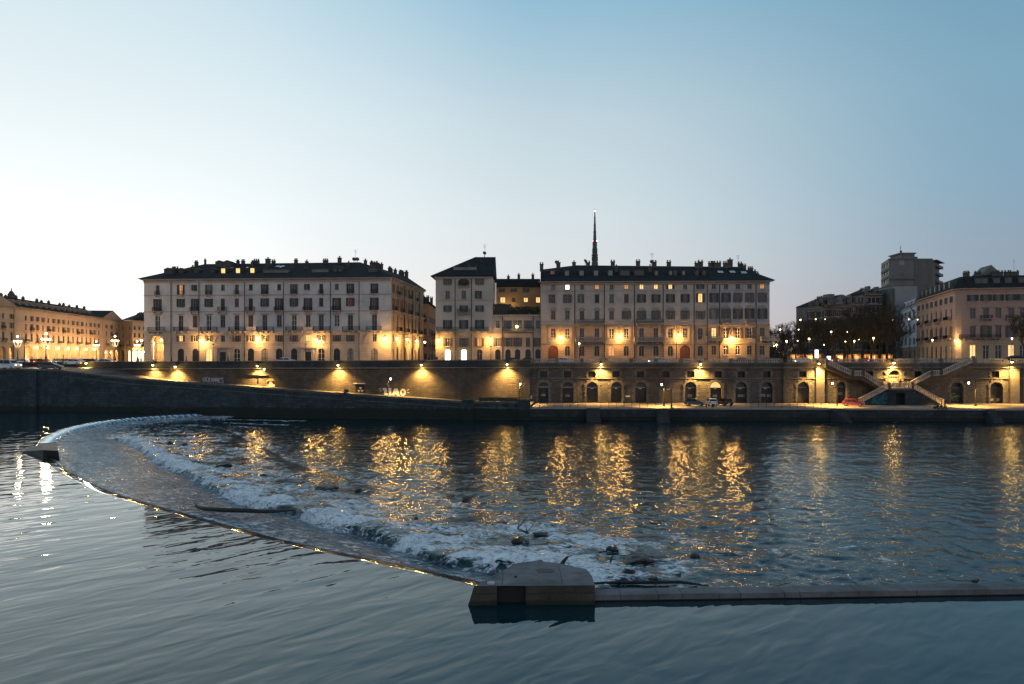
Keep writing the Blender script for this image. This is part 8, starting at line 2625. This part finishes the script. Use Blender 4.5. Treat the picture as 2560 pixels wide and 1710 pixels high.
# small cutwater pier on the far left
a_t, b_t, c_t = G(106, 1109, ZU + .75), G(141, 1107.5, ZU + .75), G(146, 1124, ZU + .75)
tip = G(51, 1129.5, ZU)
cb, db = G(152, 1141, ZU - .3), G(128, 1142, ZU - .2)
CW = thing('cutwater', 'small dark concrete cutwater pointing upstream at the bend of the weir, far left', 'pier', (tip[0], tip[1], ZU))
tx = lambda p, zz: (p[0] - tip[0], p[1] - tip[1], zz)
mb = MB()
vs = [tx(tip, .02), tx(a_t, .8), tx(b_t, .8), tx(c_t, .62), tx(tip, -2), tx((a_t[0] - .6, a_t[1] + .6), -2), tx((b_t[0] + .3, b_t[1] + .3), -2), tx(cb, -2), tx((db[0] - .5, db[1] - .3), -2), tx((c_t[0] - 1.6, c_t[1] - .1), .72)]
mb.add(vs, [(0, 9, 1), (1, 9, 3, 2), (0, 8, 9), (9, 8, 7, 3), (0, 4, 8), (3, 7, 6, 2), (2, 6, 5, 1), (1, 5, 4, 0)])
mb.build('body', S_CONW, CW)
mb = MB(); mb.add([tx(b_t, .82), tx(a_t, .82), tx((a_t[0], a_t[1] - .3), .84), tx((b_t[0], b_t[1] - .3), .84)], [(0, 1, 2, 3)]); mb.build('edge', S_PIER, CW)
# rough apron at the foot of the river wall
mb = MB()
AP = thing('wall_footing', 'rough stone footing under the dark river wall by the head of the weir', 'footing', (0, 0, 0))
pts = [(352, 1041), (356, 1028), (374, 1025), (383, 1020), (402, 1024), (418, 1026), (424, 1020), (440, 1021), (465, 1020), (472, 1028), (474, 1039)]
Yf = fq.hit(410, -1.0)[1] - 1.2
for k in range(len(pts) - 1):
    (a, b), (c, d) = pts[k], pts[k + 1]
    p0, p1 = P(a, b, Yf), P(c, d, Yf)
    mb.add([(p0[0], p0[1], -1), (p1[0], p1[1], -1), (p1[0], p1[1], p1[2]), (p0[0], p0[1], p0[2]), (p0[0], p0[1] + 2.6, p0[2] + .3), (p1[0], p1[1] + 2.6, p1[2] + .3)], [(0, 1, 2, 3), (3, 2, 5, 4)])
mb.build('blocks', ST_DARK, AP)

# ---- rocks, driftwood
M_ROCK = stone('wet_rock', ((.022, .023, .023), (.015, .016, .016)), 3, 2, .25, .4, rough=.45, bump=.6)
def rock_mesh(seed, rx, ry, rz):
    b = MB(); b.ball((0, 0, 0), 1, n=18, m=12)
    q = np.array(b.v); s_ = seed * 3.1
    f = 1 + .45 * perlin(q[:, 0] * 1.3 + s_, q[:, 1] * 1.3 + q[:, 2] * .9) + .22 * perlin(q[:, 0] * 3 + s_, q[:, 2] * 3 - q[:, 1] * 2)
    f = f + .16 * np.abs(perlin(q[:, 0] * 2.2 - s_, q[:, 1] * 2.2 + q[:, 2] * 2.6)) - .1
    q = np.sign(q) * np.abs(q) ** .82 * f[:, None] * np.array([rx, ry, rz]); b.v = [tuple(p) for p in q]
    return b.mesh('rock', M_ROCK, False)
rk_ = [(556, 1168, 41, 12, 'flat grey rock in the foam at the upper left of the rapids'), (655.7, 1188, 20, 10, 'small dark rock at the edge of the foam, right of the flat grey rock'), (700.5, 1221, 12, 6, 'tiny dark rock in the white water left of the largest far boulder'),
       (812, 1221, 56, 17, 'large rough boulder in the middle of the river beyond the foam'), (896, 1225, 20, 13, 'rounded dark rock just right of the large rough boulder'), (1164, 1248, 20, 18, 'dark rock standing alone in the rough water above the foam'),
       (1040, 1294, 10, 6, 'tiny dark rock tip in the middle of the white water'), (1353, 1337, 46, 18, 'dark flat topped boulder right of the driftwood twigs'), (1292, 1352, 30, 18, 'dark boulder left of the driftwood twigs'), (1318, 1356, 16, 9, 'small brownish rock between the two boulders near the twigs'),
       (1254, 1306, 30, 7, 'low wet rock skimmed by foam above the twigs'), (1429, 1364, 34, 9, 'low dark rock awash in foam right of the boulders'), (1595, 1402, 84, 28, 'biggest black rounded boulder at the lower end of the foam'), (1532, 1377, 30, 24, 'tilted pointed rock leaning left of the biggest black boulder'),
       (1737, 1388, 28, 18, 'dark rock alone in open water right of the biggest black boulder'), (1571, 1440, 38, 14, 'dark rock in the foam close to the low wall, left one'), (1636, 1447, 26, 10, 'low dark rock close to the low wall, right of the other'), (1697, 1433, 16, 9, 'small dark rock at the outer end of the foam'),
       (423, 1110, 16, 14, 'dark jagged rock in the first foam at the far left'), (494, 1078, 26, 8, 'dark rock at the far left beside the river wall'), (455, 1112, 22, 6, 'low dark rock right of the jagged rock at the far left'), (1360, 1422, 50, 16, 'dark wet rock just behind the concrete pier')]
for k, (px, py, w, h, lab) in enumerate(rk_):
    X_, Y_ = G(px, py, .1); sc = Y_ / F; zb_ = water_z(X_, Y_)
    zz = min(max(zb_ - .05, -.1), .35)
    me = rock_mesh(k + 1, w * sc * .5, w * sc * .42, max(.16, h * sc * .58))
    tag(link(me, 'rock', None, (X_, Y_ + w * sc * .2, zz), r.uniform(-.4, .4)), lab, 'rock', 'rocks in the rapids')
M_WOOD = plain('wet_driftwood', (.022, .019, .017), .6, var=.5, scale=5)
def log_at(pts, rad, label, name='driftwood_log', twigs=()):
    W = []
    for px, py, zz in pts:
        X_, Y_ = G(px, py, zz); W.append((X_, Y_, zz))
    o = W[0]; L_ = [tuple(np.array(p) - np.array(o)) for p in W]
    t = thing(name, label, 'driftwood', o)
    mb = MB(); mb.tube(L_, rad, 10); mb.build('trunk', M_WOOD, t, smooth=True)
    for (i, dx, dy, dz, rr_) in twigs:
        b = L_[i]; mb = MB(); mb.tube([b, (b[0] + dx * .5 + .05, b[1] + dy * .5, b[2] + dz * .55), (b[0] + dx, b[1] + dy, b[2] + dz)], [rr_, rr_ * .7, rr_ * .3], 6); mb.build('branch', M_WOOD, t)
log_at([(484, 1264, .55), (492, 1267, .62), (510, 1272, .55), (560, 1275, .55), (612, 1276, .55), (660, 1279, .52), (690, 1278, .48), (735, 1274, .3)], [.07, .1, .14, .17, .16, .14, .12, .07], 'long dark tree trunk stranded on the weir apron', twigs=((4, .1, 0, .42, .05), (1, -.25, 0, .3, .06), (1, -.1, .2, .25, .05)))
log_at([(1294, 1322, .25), (1316, 1331, .3), (1322, 1333, .25)], [.05, .07, .04], 'thin bare driftwood twigs sticking up between two dark boulders', 'driftwood_branch', ((0, .1, 0, .9, .035), (0, .55, .1, .75, .035), (1, .5, .1, .55, .03), (0, .9, .2, 1.0, .025), (1, -.1, 0, .5, .025)))
log_at([(1402, 1416, .3), (1410, 1402, .7), (1418, 1393, .95)], [.14, .1, .06], 'forked dark driftwood branch sticking out behind the concrete pier', 'driftwood_branch', ((2, .3, 0, .12, .03), (2, .02, 0, .2, .025)))
log_at([(1526, 1405, .3), (1529, 1395, .55), (1531, 1390, .7)], [.06, .05, .03], 'short upright stick in the foam below the tilted pointed rock', 'driftwood_branch')
log_at([(1494, 1382, .35), (1510, 1379, .45), (1524, 1376, .5)], [.05, .045, .03], 'thin stick lying against the tilted pointed rock', 'driftwood_branch')
log_at([(1480, 1458, .1), (1560, 1456, .12), (1700, 1455, .12), (1770, 1464, .08)], [.05, .09, .08, .03], 'long thin dark branch drifting along behind the low wall', 'driftwood_branch')
# bird on the low wall
X_, Y_ = G(2434, 1459, zw)
t = thing('bird', 'small dark bird resting on the low concrete wall near the right edge', 'bird', (X_, Y_ - .1, zw))
mb = MB()
prof = [(-.20, .012, .16), (-.13, .045, .15), (-.05, .075, .135), (.04, .078, .13), (.10, .055, .145), (.135, .038, .18), (.16, .042, .205), (.19, .03, .205), (.205, .01, .2)]
mb.tube([(a, 0, c) for a, b, c in prof], [b for a, b, c in prof], 12)
bm_ = mb.build('body', plain('dark_feathers', (.02, .021, .02), .7, var=.4, scale=12), t, smooth=True)
mb = MB(); mb.lathe((0, 0, 0), [(.014, 0), (.001, .06)], 6); bk_ = mb.build('beak', plain('beak_horn', (.2, .13, .04), .5), t, (.2, 0, .2)); bk_.rotation_euler = (0, PI / 2, 0)
for s in (-1, 1):
    mb = MB(); mb.ball((-.04, s * .07, .14), .12, .018, .045, 10, 6); mb.build('wing', MATS['dark_feathers'], t, smooth=True)
    mb = MB(); mb.cyl((.0, s * .03, .0), (.01, s * .03, .07), .007, n=5); mb.tube([(-.02, s * .03, .005), (.045, s * .03, .005)], .007, 5); mb.build('leg', MATS['beak_horn'], t)
# ================================================================== ground, sky, sun, camera
mb = MB()
a = fh.world(0, .5, 0); b_ = fh.world(fh.w, .5, 0); c = fw_.world(fw_.w, .55, 0)
d0 = fw_.world(fw_.x(1325), .55, 0)
n = 24
front = [(-2600, a[1] + 4), (a[0], a[1]), (b_[0], b_[1]), (d0[0], d0[1]), (c[0], c[1]), (2600, c[1])]
mb.poly([(x, y, ZS - .004) for x, y in front] + [(2600, 3200, ZS - .004), (-2600, 3200, ZS - .004)])
tag(mb.build('street', M_ROAD), kind='structure')
mb = MB(); mb.poly([(f1.world(-3, -4, 0)[0], f1.world(-3, -4, 0)[1], ZS + .12), (f4.world(W4 + 3, -4, 0)[0], f4.world(W4 + 3, -4, 0)[1], ZS + .12), (f4.world(W4 + 3, 3, 0)[0], f4.world(W4 + 3, 3, 0)[1], ZS + .12), (f1.world(-3, 3, 0)[0], f1.world(-3, 3, 0)[1], ZS + .12)])
p0, p1 = f1.world(-3, -4, 0), f4.world(W4 + 3, -4, 0)
mb.quad((p0[0], p0[1], ZS - .1), (p1[0], p1[1], ZS - .1), (p1[0], p1[1], ZS + .12), (p0[0], p0[1], ZS + .12))
tag(mb.build('pavement', plain('pavement_stone', (.18, .17, .16), .85)), kind='structure')
mb = MB(); mb.poly([(-400, -80, -2.4), (400, -80, -2.4), (400, 140, -2.4), (-400, 140, -2.4)])
tag(mb.build('river_bed', plain('river_gravel', (.05, .05, .045), .9)), kind='structure')

w = bpy.data.worlds.new('World'); SC.world = w; w.use_nodes = True
T = w.node_tree; N_ = T.nodes; Lk = T.links
bg = N_['Background']
def nd(typ, **kw):
    x = N_.new(typ)
    for k, v in kw.items(): setattr(x, k, v)
    return x
def mth(op, a, b=None, clamp=False):
    x = nd('ShaderNodeMath', operation=op); x.use_clamp = clamp
    for i, q in enumerate((a, b)):
        if q is None: continue
        if isinstance(q, (int, float)): x.inputs[i].default_value = q
        else: Lk.new(q, x.inputs[i])
    return x.outputs[0]
tc = nd('ShaderNodeTexCoord'); sp_x = nd('ShaderNodeSeparateXYZ'); Lk.new(tc.outputs['Generated'], sp_x.inputs[0])
gx0, gy0, gz0 = sp_x.outputs
SUN_AZ = math.radians(-42)          # left of the view axis, where the afterglow is
sxd, syd = math.sin(SUN_AZ), math.cos(SUN_AZ)
hl = mth('SQRT', mth('ADD', mth('MULTIPLY', gx0, gx0), mth('MULTIPLY', gy0, gy0)))
dt = mth('DIVIDE', mth('ADD', mth('MULTIPLY', gx0, sxd), mth('MULTIPLY', gy0, syd)), mth('MAXIMUM', hl, 1e-4))
def ramp(stops):
    x = nd('ShaderNodeValToRGB'); cr = x.color_ramp; cr.interpolation = 'EASE' if False else 'LINEAR'
    while len(cr.elements) < len(stops): cr.elements.new(.5)
    for e, (p, c) in zip(cr.elements, stops): e.position = p; e.color = srgb(*c) if max(c) > 5 else (*c, 1)
    Lk.new(mth('MAXIMUM', gz0, 0.0), x.inputs[0])
    return x.outputs[0]
# afterglow side, middle of the frame, right of the frame, behind the camera (colour against sine of elevation)
RA = ramp([(0, (1.3, 1.12, .98)), (.07, (1.4, 1.3, 1.22)), (.15, (1.12, 1.15, 1.12)), (.22, (.94, 1.0, 1.0)), (.31, (.80, .89, .91)), (.46, (.62, .77, .83)), (.62, (.32, .5, .6)), (1, (78, 112, 142))])
RL = ramp([(0, (255, 240, 226)), (.08, (251, 247, 241)), (.2, (239, 247, 248)), (.33, (221, 236, 241)), (.46, (188, 216, 229)), (.62, (132, 174, 198)), (1, (78, 112, 142))])
RB = ramp([(0, (236, 226, 219)), (.09, (228, 226, 225)), (.2, (216, 227, 230)), (.33, (195, 214, 222)), (.46, (150, 190, 212)), (.62, (104, 152, 182)), (1, (78, 112, 142))])
RC = ramp([(0, (152, 142, 150)), (.05, (154, 152, 162)), (.12, (146, 164, 180)), (.22, (134, 168, 189)), (.33, (127, 167, 189)), (.46, (110, 156, 183)), (.6, (72, 118, 152)), (1, (78, 112, 142))])
RD = ramp([(0, (226, 215, 216)), (.1, (226, 218, 220)), (.3, (192, 193, 200)), (.6, (138, 150, 164)), (1, (78, 112, 142))])
def mixc(f, a, b):
    x = nd('ShaderNodeMix', data_type='RGBA'); Lk.new(f, x.inputs[0]); Lk.new(a, x.inputs[6]); Lk.new(b, x.inputs[7]); return x.outputs[2]
def mr(v, a, b):
    x = nd('ShaderNodeMapRange'); x.inputs[1].default_value = a; x.inputs[2].default_value = b; x.inputs[3].default_value = 0; x.inputs[4].default_value = 1; Lk.new(v, x.inputs[0]); x.interpolation_type = 'SMOOTHSTEP'; return x.outputs[0]
c1 = mixc(mr(dt, -.75, .15), RD, RC)
c2 = mixc(mr(dt, .16, .76), c1, RB)
c25 = mixc(mr(dt, .70, .95), c2, RL)
c3 = mixc(mr(dt, .88, 1.01), c25, RA)
sky = nd('ShaderNodeTexSky'); sky.sky_type = 'NISHITA'; sky.sun_disc = False
sky.sun_elevation = math.radians(-1.0); sky.sun_rotation = SUN_AZ; sky.altitude = 200; sky.air_density = 1.0; sky.dust_density = 1.5; sky.ozone_density = 3.0
sc_ = nd('ShaderNodeMix', data_type='RGBA', blend_type='ADD'); sc_.inputs[0].default_value = .04
Lk.new(c3, sc_.inputs[6]); Lk.new(sky.outputs[0], sc_.inputs[7])
Lk.new(sc_.outputs[2], bg.inputs['Color']); bg.inputs['Strength'].default_value = 1.0

sun = bpy.data.lights.new('Sun', 'SUN'); sun.energy = .06; sun.angle = math.radians(20); sun.color = (1, .78, .62)
so = bpy.data.objects.new('Sun', sun); C.objects.link(so)
so.rotation_euler = Vector((sxd * math.cos(.05), syd * math.cos(.05), math.sin(.05))).to_track_quat('Z', 'Y').to_euler()

cam = bpy.data.cameras.new('Camera'); co_ = bpy.data.objects.new('Camera', cam); C.objects.link(co_)
cam.lens = 24.0; cam.sensor_width = 36.0; cam.shift_y = 43.0 / 2560; cam.clip_end = 6000; cam.clip_start = .1
co_.location = (0, 0, HC); co_.rotation_euler = (PI / 2, 0, 0)
SC.camera = co_
SC.view_settings.view_transform = 'Standard'; SC.view_settings.look = 'None'; SC.view_settings.exposure = 0; SC.view_settings.gamma = 1
SC.render.engine = 'CYCLES'
SC.cycles.use_denoising = True
try: SC.cycles.denoiser = 'OPENIMAGEDENOISE'
except Exception: pass
SC.cycles.sample_clamp_indirect = 5.0
SC.cycles.max_bounces = 6; SC.cycles.diffuse_bounces = 2; SC.cycles.glossy_bounces = 3
SC.cycles.use_adaptive_sampling = True; SC.cycles.adaptive_threshold = .01
SC.cycles.use_light_tree = True
SC.cycles.caustics_reflective = False; SC.cycles.caustics_refractive = False
